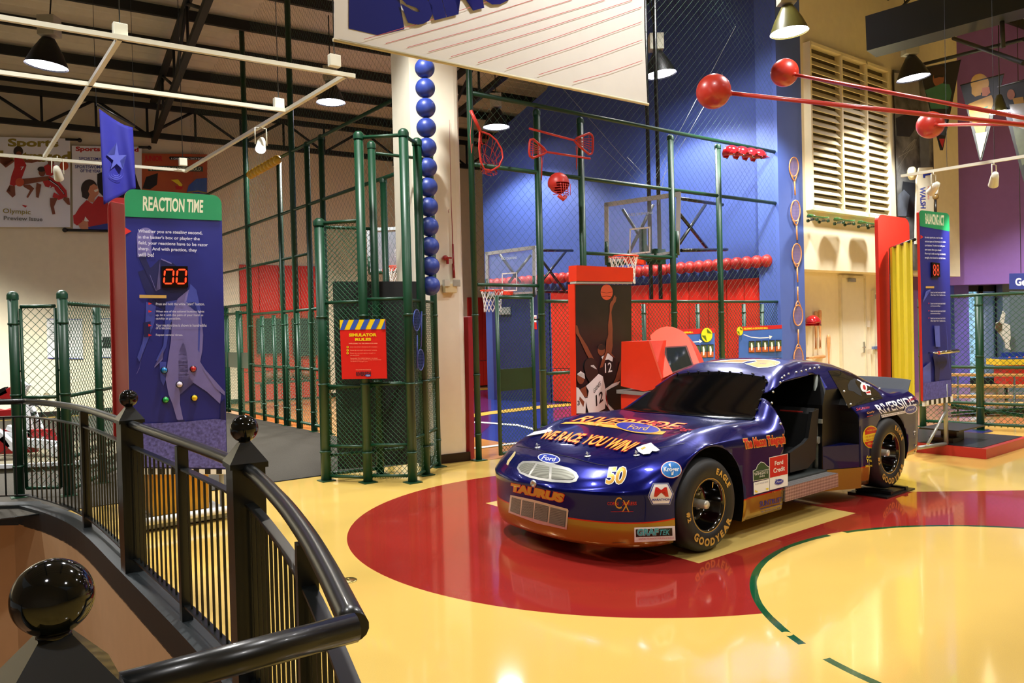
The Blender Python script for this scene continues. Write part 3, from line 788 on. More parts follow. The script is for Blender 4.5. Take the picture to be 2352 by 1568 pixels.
for x_, y_ in ((985, 570), (1488, 560), (470, 480)):
    p = INV @ ccast(*z1(x_, y_)); mb.lathe(p, (.15, 0, 1), [(0, .004), (.024, .003), (.026, 0)], 16); mb.tube(p, p + Vector((.01, 0, .035)), .005, 6); mb.tube(p + Vector((-.02, 0, .02)), p + Vector((.03, .01, .024)), .003, 6)
carpart('bonnet_pins', mb, silver)
cmarks('headlight', [(M('headlight_decal', (200, 180, 130), .1, coat=1, noise=.15), zz([(150, 655), (160, 620), (238, 520), (246, 535), (232, 570), (185, 630), (168, 668)]))], grid=5)
cmarks('race_number', [T('50', Q1((1170, 858), (1362, 858), (1390, 682), (1182, 690)), goldm, .03, .12, out=white, ow=.035)])
# panel lines: bonnet shut line
def pline(pts, w_=1.2):
    L1 = [(x, y - w_ / 2) for x, y in pts]; L2 = [(x, y + w_ / 2) for x, y in pts]; return L1 + L2[::-1]
cmarks('shut_lines', [(blackv, pline([z1(*v) for v in ((250, 468), (330, 478), (440, 500), (600, 540), (800, 580), (960, 625), (1100, 658), (1180, 668))], 1.0)),
    (blackv, pline([z2(*v) for v in ((380, 1235), (520, 1310), (640, 1250), (900, 1140))][:1] + [z2(900, 1140)], .8)),
    (blackv, pline([z1(*v) for v in ((1240, 1460), (1380, 1455))], 1.0))], grid=8)
cmarks('sponsor_stickers_front', [
    (redv, ell(*z1(1843, 710), 24, 19.8)), (white, ell(*z1(1843, 710), 23, 18.8)), (bluev2 := M('sticker_blue', (40, 120, 200), .3, noise=0), ell(*z1(1843, 710), 21.5, 17.2)),
    T('Kroger', Q1((1765, 745), (1925, 740), (1925, 680), (1765, 685)), white, .02), (white, pline([z1(*v) for v in ((1815, 665), (1835, 655), (1838, 690))], 2.4)),
    (white, pline([z1(*v) for v in ((1838, 740), (1842, 765), (1860, 758), (1862, 740))], 2.4)),
    (M('sticker_grey', (150, 155, 170), .3, noise=0), Q1((1655, 848), (1812, 844), (1868, 955), (1830, 1068), (1645, 1072), (1601, 985))),
    (bluev, Q1((1662, 855), (1806, 852), (1860, 955), (1824, 1062), (1650, 1064), (1609, 985))), (white, Q1((1668, 862), (1800, 858), (1850, 955), (1816, 1054), (1656, 1057), (1618, 985))),
    T('M', Q1((1662, 985), (1812, 985), (1795, 890), (1678, 890)), redv, .02), T('MARATHON', Q1((1645, 1028), (1828, 1024), (1828, 1000), (1645, 1004)), bluev, .02),
    T('CORN', Q1((1188, 1073), (1300, 1077), (1300, 1040), (1188, 1040)), redv, .02), T('XPRESS', Q1((1340, 1077), (1488, 1073), (1488, 1036), (1340, 1040)), redv, .02),
    T('C', Q1((1265, 1105), (1335, 1112), (1335, 992), (1270, 988)), goldm, .0), T('X', Q1((1338, 1140), (1415, 1142), (1418, 1022), (1345, 1020)), goldm, .0), (redv, pline([z1(*v) for v in ((1225, 1138), (1455, 1136))], .9)),
    (white, Q1((1464, 1304), (1880, 1287), (1886, 1435), (1465, 1453))), (blackv, Q1((1478, 1322), (1850, 1308), (1853, 1386), (1480, 1401))),
    T('GRAF', Q1((1495, 1388), (1715, 1382), (1710, 1308), (1492, 1316)), M('teal_vinyl', (70, 170, 175), .3, noise=0), .05, .1, out=white, ow=.02), T('TEK', Q1((1715, 1380), (1825, 1376), (1825, 1320), (1720, 1324)), M('teal_vinyl'), .02, .2),
    T('GRAPHICS TECHNOLOGY FOR SIGNS & VEHICLES', Q1((1505, 1425), (1862, 1412), (1862, 1398), (1505, 1410)), redv, .0)], parts=[('oval_sticker', 6), ('hexagon_sticker', 5), ('monogram_sticker', 5), ('bumper_sticker', 5)], grid=8)
# side lettering
cmarks('side_lettering', [T('The Macon Telegraph', [z2(1625, 1235), z2(2110, 1165), z2(2100, 1030), z2(1600, 1090)], redv, .05, 0, out=goldv, ow=.06)])
cmarks('sponsor_stickers_side', [
    (white, [z3(*v) for v in ((455, 902), (623, 866), (623, 1155), (460, 1197))]), (redv, [z3(*v) for v in ((459, 907), (619, 872), (619, 1050), (461, 1085))]),
    T('Ford', [z3(*v) for v in ((503, 975), (578, 960), (578, 922), (503, 935))], white, .02), T('Credit', [z3(*v) for v in ((490, 1043), (592, 1018), (592, 975), (490, 1000))], white, .02),
    (bluev, ell(*z3(541, 1120), 11.5, 7.6, rot=-.25)), (white, ell(*z3(541, 1120), 10.4, 6.6, rot=-.25)), (bluev, ell(*z3(541, 1120), 9.6, 5.9, rot=-.25)), T('Ford', [z3(*v) for v in ((518, 1132), (566, 1122), (566, 1104), (518, 1114))], white, .0, .3),
    (white, [z3(*v) for v in ((308, 1020), (335, 1008), (350, 968), (380, 940), (410, 948), (435, 975), (455, 985), (456, 1090), (310, 1118))]),
    (greenv, [z3(*v) for v in ((312, 1024), (338, 1012), (354, 970), (380, 945), (408, 952), (432, 978), (452, 990), (452, 1086), (314, 1112))]),
    T('WINGATE', [z3(*v) for v in ((318, 1068), (442, 1044), (442, 1018), (318, 1040))], white, .0), T('INN', [z3(*v) for v in ((365, 1082), (408, 1074), (408, 1058), (365, 1066))], white, .0),
    (white, pline([z3(*v) for v in ((332, 1030), (450, 1006))], .7)), (white, pline([z3(*v) for v in ((380, 1012), (380, 950))], 1.0)),
    (white, [z3(*v) for v in ((314, 1128), (455, 1095), (457, 1200), (316, 1236))]), T('PLANT HOUSE NEWS', [z3(*v) for v in ((328, 1152), (445, 1126), (445, 1112), (328, 1138))], M('sticker_grey'), .0),
    (yellowv, [z3(*v) for v in ((325, 1195), (350, 1205), (345, 1218), (325, 1212))]), (yellowv, [z3(*v) for v in ((420, 1180), (445, 1176), (445, 1190), (430, 1192))]),
    T('Macon, Ga.', [z3(*v) for v in ((480, 1225), (612, 1195), (612, 1180), (480, 1208))], goldm, .0, .2),
    T('SUNTRUST', [z3(*v) for v in ((370, 1350), (570, 1300), (570, 1255), (370, 1300))], bluev, .01), (bluev, pline([z3(*v) for v in ((372, 1368), (572, 1318))], 1.3)),
    T('Be Ready For Life', [z3(*v) for v in ((385, 1400), (555, 1360), (555, 1345), (385, 1384))], bluev, .0)], parts=[('square_sticker', 4), ('oval_badge_sticker', 4), ('hotel_sticker', 6), ('small_white_sticker', 4), ('town_lettering', 1), ('bank_lettering', 3)], grid=10)
cmarks('sponsor_stickers_rear', [
    T('RIVERSIDE', [z3(*v) for v in ((1458, 512), (1785, 432), (1745, 350), (1402, 432))], white, .02, -.1),
    (white, [z3(*v) for v in ((1460, 520), (1690, 478), (1690, 500), (1470, 545))]), T('MACON, GA.', [z3(*v) for v in ((1472, 538), (1672, 497), (1672, 486), (1470, 526))], blackv, .0),
    (white, ell(*z3(1727, 470), 15, 10, rot=-.3)), (bluev, ell(*z3(1727, 470), 13.2, 8.4, rot=-.3)), T('Ford', [z3(*v) for v in ((1695, 488), (1760, 472), (1760, 450), (1695, 466))], white, .0, .3),
    T('racing', [z3(*v) for v in ((1700, 420), (1820, 375), (1815, 335), (1690, 380))], redv, .0, .4),
    (yellowv, ell(*z3(1373, 718), 19.5, 26)), (redv, ell(*z3(1373, 718), 18, 24.3)), (yellowv, [z3(*v) for v in ((1315, 700), (1442, 672), (1445, 738), (1312, 765))]),
    T('W. BUCKLAND', [z3(*v) for v in ((1325, 728), (1430, 704), (1430, 686), (1325, 710))], redv, .0), T('ASPHALT PAVING', [z3(*v) for v in ((1320, 758), (1432, 732), (1432, 712), (1320, 738))], redv, .0), T('450-255', [z3(*v) for v in ((1335, 790), (1412, 778), (1412, 760), (1335, 772))], yellowv, .0), T('WORK SAFE', [z3(*v) for v in ((1330, 668), (1415, 655), (1415, 642), (1330, 655))], yellowv, .0),
    T('Auto', [z3(*v) for v in ((1328, 912), (1388, 905), (1388, 880), (1328, 885))], yellowv, .02), T('Trader', [z3(*v) for v in ((1330, 950), (1420, 935), (1420, 905), (1330, 918))], yellowv, .02), T('Magazine', [z3(*v) for v in ((1322, 1000), (1418, 980), (1418, 955), (1322, 970))], yellowv, .02),
    T('SAUNDERS', [z3(*v) for v in ((1240, 485), (1360, 462), (1360, 445), (1240, 458))], redv, .0), T('Curly', [z3(*v) for v in ((1335, 515), (1402, 500), (1402, 482), (1335, 495))], orange_v, .0), (redv, pline([z3(*v) for v in ((1335, 535), (1385, 522))], 1.5)),
    (white, [z3(*v) for v in ((1755, 665), (1890, 590), (1892, 600), (1757, 680))]), (white, [z3(*v) for v in ((1758, 690), (1890, 615), (1892, 625), (1760, 702))]), (white, [z3(*v) for v in ((1765, 790), (1880, 735), (1880, 745), (1768, 805))]), (white, [z3(*v) for v in ((1770, 840), (1880, 770), (1880, 780), (1770, 855))])], parts=[('quarter_panel_lettering', 7), ('round_sticker', 7), ('yellow_lettering', 3), ('small_red_lettering', 3), ('bumper_strips', 4)], grid=10)

# shiny body screws along the roof rail and pillar
mb = MB()
for x, y in ((592, 170), (630, 152), (700, 138), (745, 128), (788, 118), (825, 106), (865, 100), (905, 96), (480, 415), (492, 315), (555, 230), (572, 188), (558, 600), (1450, 285), (1385, 380), (1190, 425), (1130, 310)):
    p = INV @ ccast(*z3(x, y), .002); mb.sphere(p, .011, nu=10, nv=6)
carpart('body_screws', mb, silver)

# door surround, sill plate, skirt piece, floor, seat
mb = MB()
pl = [(-.47, .745), (-.86, .925), (-.86, .74), (-.5, .70)]
mb.prism([(x, y, .13) for x, y in pl], (0, 0, .20), 0); mb.prism([(x, y, .335) for x, y in [(-.485, .742), (-.845, .915), (-.86, .74), (-.5, .72)]], (0, 0, .22), 1)
carpart('rear_skirt', mb, [M('car_gold', gold_p, .25, metal=.3, coat=1, noise=0), NAVY])
nb = NB('tread_plate', rough=.35, metal=.8)
wv = nb.nt.nodes.new('ShaderNodeTexChecker'); wv.inputs['Scale'].default_value = 52; mp = nb.nt.nodes.new('ShaderNodeMapping'); mp.inputs['Rotation'].default_value = (0, radians(45), 0)
nb.nt.links.new(nb.tc.outputs['Object'], mp.inputs['Vector']); nb.nt.links.new(mp.outputs[0], wv.inputs['Vector'])
bp = nb.nt.nodes.new('ShaderNodeBump'); bp.inputs['Strength'].default_value = .8; bp.inputs['Distance'].default_value = .006; nb.nt.links.new(wv.outputs['Fac'], bp.inputs['Height']); nb.nt.links.new(bp.outputs[0], nb.b.inputs['Normal'])
wv.inputs['Color1'].default_value = (.62, .60, .58, 1); wv.inputs['Color2'].default_value = (.34, .30, .28, 1); nb.out(wv.outputs['Color'])
mb = MB(); mb.box((.01, .83, .268), (.90, .17, .125)); carpart('sill_plate', mb, nb.mt, label='diamond tread plate sill')
mb = MB(); mb.box((.0, .0, .335), (.9, 1.6, .02)); carpart('cabin_floor', mb, M('cabin_grey', (34, 40, 38), .6, noise=.15))
mb = MB(); mb.tube((-.46, -.6, .62), (-.46, .72, .62), .035, 10); mb.box((-.47, .1, .80), (.02, 1.3, .04)); mb.box((.0, -.78, .62), (.9, .02, .56)); mb.box((-.475, .05, .55), (.01, 1.3, .42))
mb.tube((-.47, .68, .35), (-.60, .62, 1.24), .022, 8); mb.tube((.38, .70, .38), (.40, .70, .95), .02, 8)
carpart('roll_cage', mb, M('cage_grey', (120, 126, 118), .45, noise=.15))
# seat: bucket with high back
mb = MB()
prof = [(.30, .40), (.24, .38), (-.02, .42), (-.12, .50), (-.20, .85), (-.22, .92), (-.16, .93), (-.10, .88), (-.02, .56), (.06, .50), (.30, .48)]
prof = [(x - .24, z) for x, z in prof]; mb.prism([(x, .32, z) for x, z in prof], (0, .40, 0))
for y in (.30, .69): mb.prism([(x - .24, y, z) for x, z in ((.30, .38), (.30, .56), (.06, .62), (-.02, .66), (-.10, .90), (-.22, .92), (-.14, .45), (0, .38))], (0, .035, 0))
seat = carpart('seat', mb, M('seat_vinyl', (16, 17, 18), .5, noise=.1))
mb = MB(); mb.box((-.355, .50, .875), (.012, .24, .045), ux=(1, 0, -.2)); carpart('seat_badge', mb, M('badge_red', (150, 40, 36), .5), label='red seat badge')
mb = MB(); mb.path([(.55 * 0 + .34 + .0 * sin(a), .35 + .17 * cos(a), .80 + .17 * sin(a)) for a in [2 * pi * k / 24 for k in range(24)]], .014, 8, closed=True); mb.tube((.34, .35, .80), (.42, .35, .72), .02, 8); mb.tube((.34, .19, .80), (.34, .51, .80), .01, 6)
carpart('steering_wheel', mb, blk)

# rear spoiler
mb = MB()
N = 14; lo = []; hi = []
for k in range(N + 1):
    y = -.80 + 1.60 * k / N; u_ = y / .80; xb_ = -2.28 + .10 * u_ * u_
    h = .145 - .02 * u_ ** 4
    lo.append((xb_, y, .965)); hi.append((xb_ - .07, y, .965 + h))
vs = lo + hi + [(x - .012, y, z) for x, y, z in lo] + [(x - .012, y, z) for x, y, z in hi]; n1 = N + 1; fs = []
for k in range(N): fs += [(k, k + 1, n1 + k + 1, n1 + k), (2 * n1 + k + 1, 2 * n1 + k, 3 * n1 + k, 3 * n1 + k + 1), (n1 + k, n1 + k + 1, 3 * n1 + k + 1, 3 * n1 + k)]
fs += [(0, n1, 3 * n1, 2 * n1), (N, 2 * n1 + N, 3 * n1 + N, n1 + N)]
mb.add(vs, fs); carpart('spoiler', mb, M('spoiler_grey', (70, 76, 84), .45, noise=.05))

# wheels
rub = M('tyre_rubber', (24, 24, 24), .55, noise=.1, scale=30); rim = M('rim_black', (6, 6, 7), .12, coat=1, noise=0); lettery = M('tyre_letter', (206, 160, 66), .5, noise=0); hubm = M('hub_cap', (226, 222, 206), .3, metal=.5, noise=0)
def wheel(xc, zc, side, R=.360):
    w0 = carpart('wheel', (lambda m_: (m_.lathe((xc, side * .685, zc), (0, side, 0), [(.185, -.0), (R - .03, -.01), (R - .005, .02), (R, .05), (R, .21), (R - .008, .235), (R - .03, .262), (R - .08, .275), (.235, .27), (.205, .258), (.198, .245)], 56), m_)[1])(MB()), rub)
    w0.name = 'wheel'
    mb = MB(); yb = side * .685
    mb.lathe((xc, yb, zc), (0, side, 0), [(.198, .02), (.198, .245), (.203, .258), (.196, .258), (.186, .23), (.178, .10), (.15, .075), (.09, .085), (.06, .11), (0, .11)], 40)
    r_ = carpart('rim', mb, rim, w0)
    mb = MB(); mb.lathe((xc, yb, zc), (0, side, 0), [(.2025, .2590), (.2055, .2605), (.2080, .2600)], 56); carpart('rim_stripe', mb, lettery, w0)
    mb = MB()
    for k in range(5):
        a = 2 * pi * k / 5; mb.lathe((xc + .095 * cos(a), yb, zc + .095 * sin(a)), (0, side, 0), [(.016, .07), (.016, .105), (.01, .115), (0, .115)], 10)
    for k in range(8):
        a = 2 * pi * (k + .5) / 8; mb.lathe((xc + .15 * cos(a), yb, zc + .15 * sin(a)), (0, side, 0), [(.012, .07), (.012, .085), (0, .088)], 8)
    carpart('wheel_nuts', mb, silver, w0)
    mb = MB(); mb.lathe((xc, yb, zc), (0, side, 0), [(.034, .10), (.034, .235), (.030, .245), (0, .247)], 22); carpart('hub_cap', mb, hubm, w0)
    if side > 0:
        def arc(txt, amid, r_, hh, flip=False, sp=1.0, bold=.05):
            V = []; F = []
            tw = 0; G_ = []
            for ch in txt:
                vs, fs = glyphs(ch, bold); 
                if not vs: tw += .3; continue
                a_ = min(v[0] for v in vs); b_ = max(v[0] for v in vs); G_.append((tw - a_, vs, fs)); tw += (b_ - a_) + .12 * sp
            for ox, vs, fs in G_:
                o = len(V)
                for (x, y) in vs:
                    s_ = (x + ox - tw / 2) * hh / .72
                    # seen from outside (looking along -side), angle measured clockwise
                    ang = amid + (s_ / r_) * (-1 if not flip else 1); rr = r_ + (y * hh / .72 - hh / 2) * (1 if not flip else -1)
                    V.append((xc - side * rr * cos(ang), yb + side * .2765, zc + rr * sin(ang)))
                for f in fs: F.append([o + i for i in f])
            mm = MB(); mm.add(V, F); carpart('tyre_lettering', mm, lettery, w0)
        arc('EAGLE', radians(48), .268, .045); arc('GOODYEAR', radians(-82), .275, .055, True); arc('#2', radians(190), .27, .04, True); arc('1', radians(78), .16, .04)
for side in (1, -1):
    wheel(1.575, .362, side); wheel(-1.43, .402, side)
mb = MB()
for side in (1, -1): mb.tube((1.575, side * .1, .36), (1.575, side * .70, .36), .05, 10); mb.tube((-1.43, side * .1, .40), (-1.43, side * .70, .40), .05, 10)
mb.box((0, 0, .2), (2.0, .9, .12)); carpart('chassis', mb, blk)
# black display stand under the rear wheel
for side in (1, -1):
    t = thing('wheel_stand', LC(-1.43, side * .82, 0), 'low black ramp stand under the car rear wheel' + (' nearest the viewer' if side > 0 else ' on the far side'), 'stand')
    mb = MB(); mb.box(LC(-1.43, side * .85, .008), (.62, .40, .016), ux=cF); mb.build('base_plate', blk, t)
    mb = MB(); mb.box(LC(-1.27, side * .85, .034), (.05, .36, .03), ux=cF); mb.box(LC(-1.60, side * .85, .034), (.05, .36, .03), ux=cF); mb.box(LC(-1.43, side * .85, .026), (.36, .34, .02), ux=cF); mb.build('cradle', blk, t)

# ================================================================== CURVED STAIR RAILING
railm = M('rail_black_green', (6, 10, 10), .30, coat=.1, noise=.08)
def at_arc(L, s):
    acc = 0
    for a, b in zip(L[:-1], L[1:]):
        l = (b - a).length
        if acc + l >= s: return a + (b - a) * ((s - acc) / l), (b - a).normalized()
        acc += l
    return L[-1], (L[-1] - L[-2]).normalized()
def length(L): return sum((b - a).length for a, b in zip(L[:-1], L[1:]))
Zv = Vector((0, 0, 1))
def railing(pts, label, post_s, gap=.115, ht=1.12, start=.06, end=.06, r=.031):
    org = pts[len(pts) // 2]; t = thing('stair_railing', org, label, 'railing', 'sections of the stair railing')
    off = lambda z: [p + Zv * z for p in pts]
    MB().path(off(ht), r, 14).build('handrail', railm, t)
    def flat(z, wd, h, nm):
        mb = MB(); V = []
        for i, p in enumerate(pts):
            d = (pts[min(i + 1, len(pts) - 1)] - pts[max(i - 1, 0)]).normalized(); n_ = Vector((-d.y, d.x, 0)) * wd / 2
            V += [p + n_ + Zv * z, p - n_ + Zv * z, p - n_ + Zv * (z - h), p + n_ + Zv * (z - h)]
        F = []
        for i in range(len(pts) - 1):
            for k in range(4): F.append((4 * i + k, 4 * i + (k + 1) % 4, 4 * i + 4 + (k + 1) % 4, 4 * i + 4 + k))
        F += [(0, 1, 2, 3), tuple(4 * (len(pts) - 1) + k for k in range(4))]
        mb.add(V, F); return mb.build(nm, railm, t)
    flat(.965, .045, .012, 'upper_rail'); flat(.135, .045, .012, 'lower_rail')
    Lt = length(pts); n_ = int((Lt - start - end) / gap); base = None
    for i in range(n_ + 1):
        s = start + gap * .5 + i * (Lt - start - end - gap) / max(1, n_); p, d = at_arc(pts, s)
        if any(abs(s - q) < gap * .45 for q in post_s): continue
        if base is None:
            base = MB().box(Zv * .545, (.012, .012, .83)).build('baluster', railm, t); base.location = Vector()
            for v in base.data.vertices: v.co += (WL[t.name])
            b = base
        else: b = base.copy(); COL.objects.link(b); b.parent = t
        b.location = p - org; b.rotation_euler = (0, 0, atan2(d.y, d.x))
    for s in post_s:
        p, d = at_arc(pts, s); MB().box(p + Zv * .53, (.05, .065, 1.13), ux=d).build('post', railm, t)
    return t
def newel(p, d, label, top=1.31, low=-.35, wd=.15, ball=.065):
    t = thing('newel_post', p, label, 'post', 'newel posts of the stair railing')
    MB().box(p + Zv * ((1.13 + low) / 2), (wd, wd, 1.13 - low), ux=d).build('shaft', railm, t)
    mb = MB(); y = Vector((-d.y, d.x, 0)); h = wd / 2 + .012
    q = [d * i * h + y * j * h for i, j in ((-1, -1), (1, -1), (1, 1), (-1, 1))]; g = .026
    r4 = [d * i * g + y * j * g for i, j in ((-1, -1), (1, -1), (1, 1), (-1, 1))]
    V = [p + v + Zv * 1.13 for v in q] + [p + v + Zv * 1.155 for v in q] + [p + v + Zv * 1.245 for v in r4]
    F = [(3, 2, 1, 0)] + [(a, (a + 1) % 4, 4 + (a + 1) % 4, 4 + a) for a in range(4)] + [(4 + a, 4 + (a + 1) % 4, 8 + (a + 1) % 4, 8 + a) for a in range(4)] + [(8, 9, 10, 11)]
    cap_ = mb.add(V, F).build('cap', railm, t)
    MB().sphere(p + Zv * (top), ball, nu=36, nv=24).tube(p + Zv * 1.24, p + Zv * (top - ball * .9), .028, 16).build('ball_finial', M('finial_gloss', (5, 9, 9), .07, coat=.0, noise=0), cap_)
    return t
ia = min(range(len(CURVE)), key=lambda i: (CURVE[i] - KN2).length); ib = min(range(len(CURVE)), key=lambda i: (CURVE[i] - KN1).length)
tg = lambda i: (CURVE[min(i + 1, len(CURVE) - 1)] - CURVE[max(0, i - 1)]).normalized()
newel(KN2, tg(ia), 'middle newel post with ball, right of the blue quiz board foot')
newel(KN1, tg(ib), 'farther newel post with small ball, against the red board edge')
newel(KF, kd, 'nearest newel post with the largest shiny ball, bottom left corner', low=-.2, wd=.17)
segA = CURVE[:ia + 1]; segB = CURVE[ia:ib + 1]; segC = CURVE[ib:]
railing(segA, 'curved black railing section from its sharp corner to the middle newel', [.85], start=.02)
railing(segB, 'curved black railing section between the middle and farther newels', [length(segB) * .48])
railing(segC, 'curved black railing section from the farther newel to the far left bend', [length(segC) * .52])
railing([KL, KL + Vector((-1.5, .02, 0)), KL + Vector((-5, .1, 0))], 'straight black railing section leaving the picture at the left edge', [2.0])
railing([KF, K0], 'straight black railing section nearest the viewer, ending in a mitred corner', [], start=.10, end=.0)
railing([KFAR, KF], 'straight black railing section beyond the nearest newel, outside the picture', [1.5, 3.5])

# ================================================================== GREEN PIPE AND CHAIN-LINK CAGE
grn = M('cage_green', (4, 56, 32), .42, coat=.0, noise=.1); grd = M('cage_green_dark', (8, 44, 28), .35, noise=.1); wire = M('wire_green', (20, 78, 48), .45, noise=0)
netc = M('net_cord', (70, 104, 86), .8, noise=0)
def link_mesh(mb, A, B, z0, z1, pitch=.066, r=.0031, z1b=None, z0b=None, n=3):
    """woven diamonds in the rectangle / trapezium between plan points A and B"""
    A = Vector((A[0], A[1], 0)); B = Vector((B[0], B[1], 0)); L = (B - A).length; u = (B - A).normalized(); z1b = z1 if z1b is None else z1b; z0b = z0 if z0b is None else z0b
    lo = lambda s: z0 + (z0b - z0) * s / L; hi = lambda s: z1 + (z1b - z1) * s / L
    zm, zM = min(z0, z0b), max(z1, z1b); H = zM - zm
    for sg in (1, -1):
        k = -H if sg > 0 else 0.0; end = L if sg > 0 else L + H
        c = k
        while c < end:
            # line s = c + sg*(z - zm) ; clip
            best = []
            smp = [(max(0, min(L, c if sg > 0 else c)), 0)]
            t0, t1 = 0.0, H
            if sg > 0: t0 = max(t0, -c); t1 = min(t1, L - c)
            else: t0 = max(t0, c - L); t1 = min(t1, c)
            # clip with slanted top / bottom
            f_hi = lambda t: (zm + t) - hi(c + sg * t); f_lo = lambda t: lo(c + sg * t) - (zm + t)
            for ff in (f_hi, f_lo):
                if t1 <= t0: break
                a_, b_ = ff(t0), ff(t1)
                if a_ > 0 and b_ > 0: t1 = t0
                elif a_ > 0: t0 = t0 + (t1 - t0) * a_ / (a_ - b_)
                elif b_ > 0: t1 = t0 + (t1 - t0) * a_ / (a_ - b_)
            if t1 > t0 + .004:
                p = A + u * (c + sg * t0) + Zv * (zm + t0); q = A + u * (c + sg * t1) + Zv * (zm + t1)
                mb.tube(p, q, r, n, caps=False)
            c += pitch
    return mb
def post(P, z1, par, r=.045, z0=0, cap=True, foot=True, mat=None):
    P = Vector((P[0], P[1], 0)); mb = MB(); mb.tube(P + Zv * z0, P + Zv * z1, r, 14)
    if cap: mb.lathe(P + Zv * z1, Zv, [(r * 1.15, -.05), (r * 1.15, 0), (r * 1.0, .02), (r * .6, .04), (0, .048)], 14)
    if foot: mb.box(P + Zv * .006, (.17, .17, .012), ux=UD)
    for zc in (.35, 1.15, 1.95): 
        if zc < z1 - .1 and z0 < .1: mb.tube(P + Zv * (zc - .012), P + Zv * (zc + .012), r * 1.14, 14)
    return mb.build('post', mat or grn, par)
def rail(P, Q, z, par, r=.024, zb=None, nm='rail'):
    P = Vector((P[0], P[1], 0)); Q = Vector((Q[0], Q[1], 0)); return MB().tube(P + Zv * z, Q + Zv * (z if zb is None else zb), r, 10).build(nm, grn, par)

# ---- front side of the cage, from the column to the blue pier
F0 = G(1100, 1057); FE = Vector((5.03, 14.66, 0)); fd = (FE - F0); fd.z = 0; fu = fd.normalized(); fcst = wallcast(F0, FE)
FP = lambda px: Vector((fcst(px, 700).x, fcst(px, 700).y, 0))
t = thing('batting_cage', F0, 'green pipe cage front hung with red sports gear, right of the white column', 'cage', 'sides of the green cage')
cageF = t
post(F0, 9.3, t, .042, foot=True, cap=False)
for px, zt in ((1243, 4.83), (1342, 4.83), (1548, 4.83), (1656, 4.83)):
    P = FP(px); post(P, zt, t, .05)
Pm = FP(1798); post(Pm, 9.6, t, .05, foot=True, cap=False)
rail(F0, Pm, 4.92, t, .032); rail(F0, Pm, 3.97, t, .032)
rail(F0, FP(1243), 2.36, t, .024); rail(FP(1342), FP(1548), 2.86, t, .026)
for a, b in ((1243, 1342), (1342, 1548), (1548, 1656), (1656, 1798)):
    for z in (2.14, 1.1, .12): rail(FP(a), FP(b), z, t, .024)
for px in (1478, 1602, 1708, 1750): 
    post(FP(px), 2.1, t, .035, cap=False, foot=False)
mb = MB(); link_mesh(mb, FP(1250), FP(1795), .08, 2.14, .075, .0042); mb.build('chain_link_mesh', wire, t)
mb = MB(); link_mesh(mb, F0, Pm, 2.2, 8.2, .13, .0016); mb.build('netting', netc, t)
# ---- gate, standing open beside the column
g0, g1_ = G(1150, 1052), G(1223, 1012)
gt = thing('cage_gate', g0, 'narrow green chain-link gate with solid middle plate, standing open by the column', 'gate')
g0 = Vector((g0.x, g0.y, 0)); gcast = wallcast(g0, FP(1240)); g1_ = g0 + (FP(1243) - g0).normalized() * ((FP(1243) - g0).length - .18)
for P in (g0, g1_): MB().tube(P + Zv * .04, P + Zv * 2.2, .028, 12).build('frame_post', grn, gt)
for z in (.06, 2.19): MB().tube(g0 + Zv * z, g1_ + Zv * z, .024, 10).build('frame_rail', grn, gt)
mb = MB(); link_mesh(mb, g0, g1_, .06, 2.19, .06, .0036); mb.build('chain_link_mesh', wire, gt)
gm_ = (g0 + g1_) / 2; gd_ = (g1_ - g0).normalized(); MB().box(gm_ + Zv * 1.06, ((g1_ - g0).length, .012, .30), ux=gd_).build('kick_plate', grd, gt)
for z in (.32, 1.88): MB().tube(g1_ + Zv * z, FP(1243) + Zv * z, .014, 8).build('hinge', blk, gt)

# ---- left side of the cage
t = thing('batting_cage', FL(2), 'tall green pipe cage side with low chain-link wall, behind and left of the turnstile booth', 'cage', 'sides of the green cage')
cageL = t; LS = 11.6
lcast_ = wallcast(FL(0), FL(8)); LPx = lambda px: Vector((lcast_(px, 700).x, lcast_(px, 700).y, 0))
for px, zt in ((574, 11), (650, 5.15), (680, 11), (715, 5.15), (748, 5.15), (888, 4.05)): post(LPx(px), zt if zt < 6 else 9.2, t, .055 if zt > 6 else .05, foot=zt < 6, cap=zt < 6, mat=grn)
rail(FL(0), FL(LS), 5.15, t, .03); rail(FL(0), FL(LS), 4.07, t, .03); 
rail(LPx(712), FL(LS), 3.2, t, .026)
for z in (2.2, 1.12, .12): rail(LPx(742), LPx(578), z, t, .026)
for px in (601, 628, 656, 683, 712): post(LPx(px), 2.15, t, .042, cap=False, foot=False)
mb = MB(); link_mesh(mb, LPx(742), LPx(578), .08, 2.2, .075, .0034); mb.build('chain_link_mesh', wire, t)
mb = MB(); link_mesh(mb, FL(.2), FL(LS), 2.25, 9.4, .13, .0016); mb.build('netting', netc, t)
# gate beyond, left of the mast
t = thing('cage_gate', LPx(545), 'green chain-link gate with dark middle plate, seen between the blue quiz board and mast', 'gate')
for px in (514, 520, 570): MB().tube(LPx(px) + Zv * .02, LPx(px) + Zv * 2.45, .04, 10).build('frame_post', grn, t)
MB().tube(LPx(548) + Zv * .02, LPx(548) + Zv * 2.3, .07, 12).build('centre_post', grn, t)
for z in (2.42, 2.25, .1): MB().tube(LPx(514) + Zv * z, LPx(574) + Zv * z, .03, 8).build('frame_rail', grn, t)
mb = MB(); link_mesh(mb, LPx(514), LPx(574), .06, 2.4, .075, .0034); mb.build('chain_link_mesh', wire, t)
MB().box((LPx(514) + LPx(574)) / 2 + Zv * 1.22, ((LPx(514) - LPx(574)).length, .03, .34), ux=VD).build('kick_plate', grd, t)

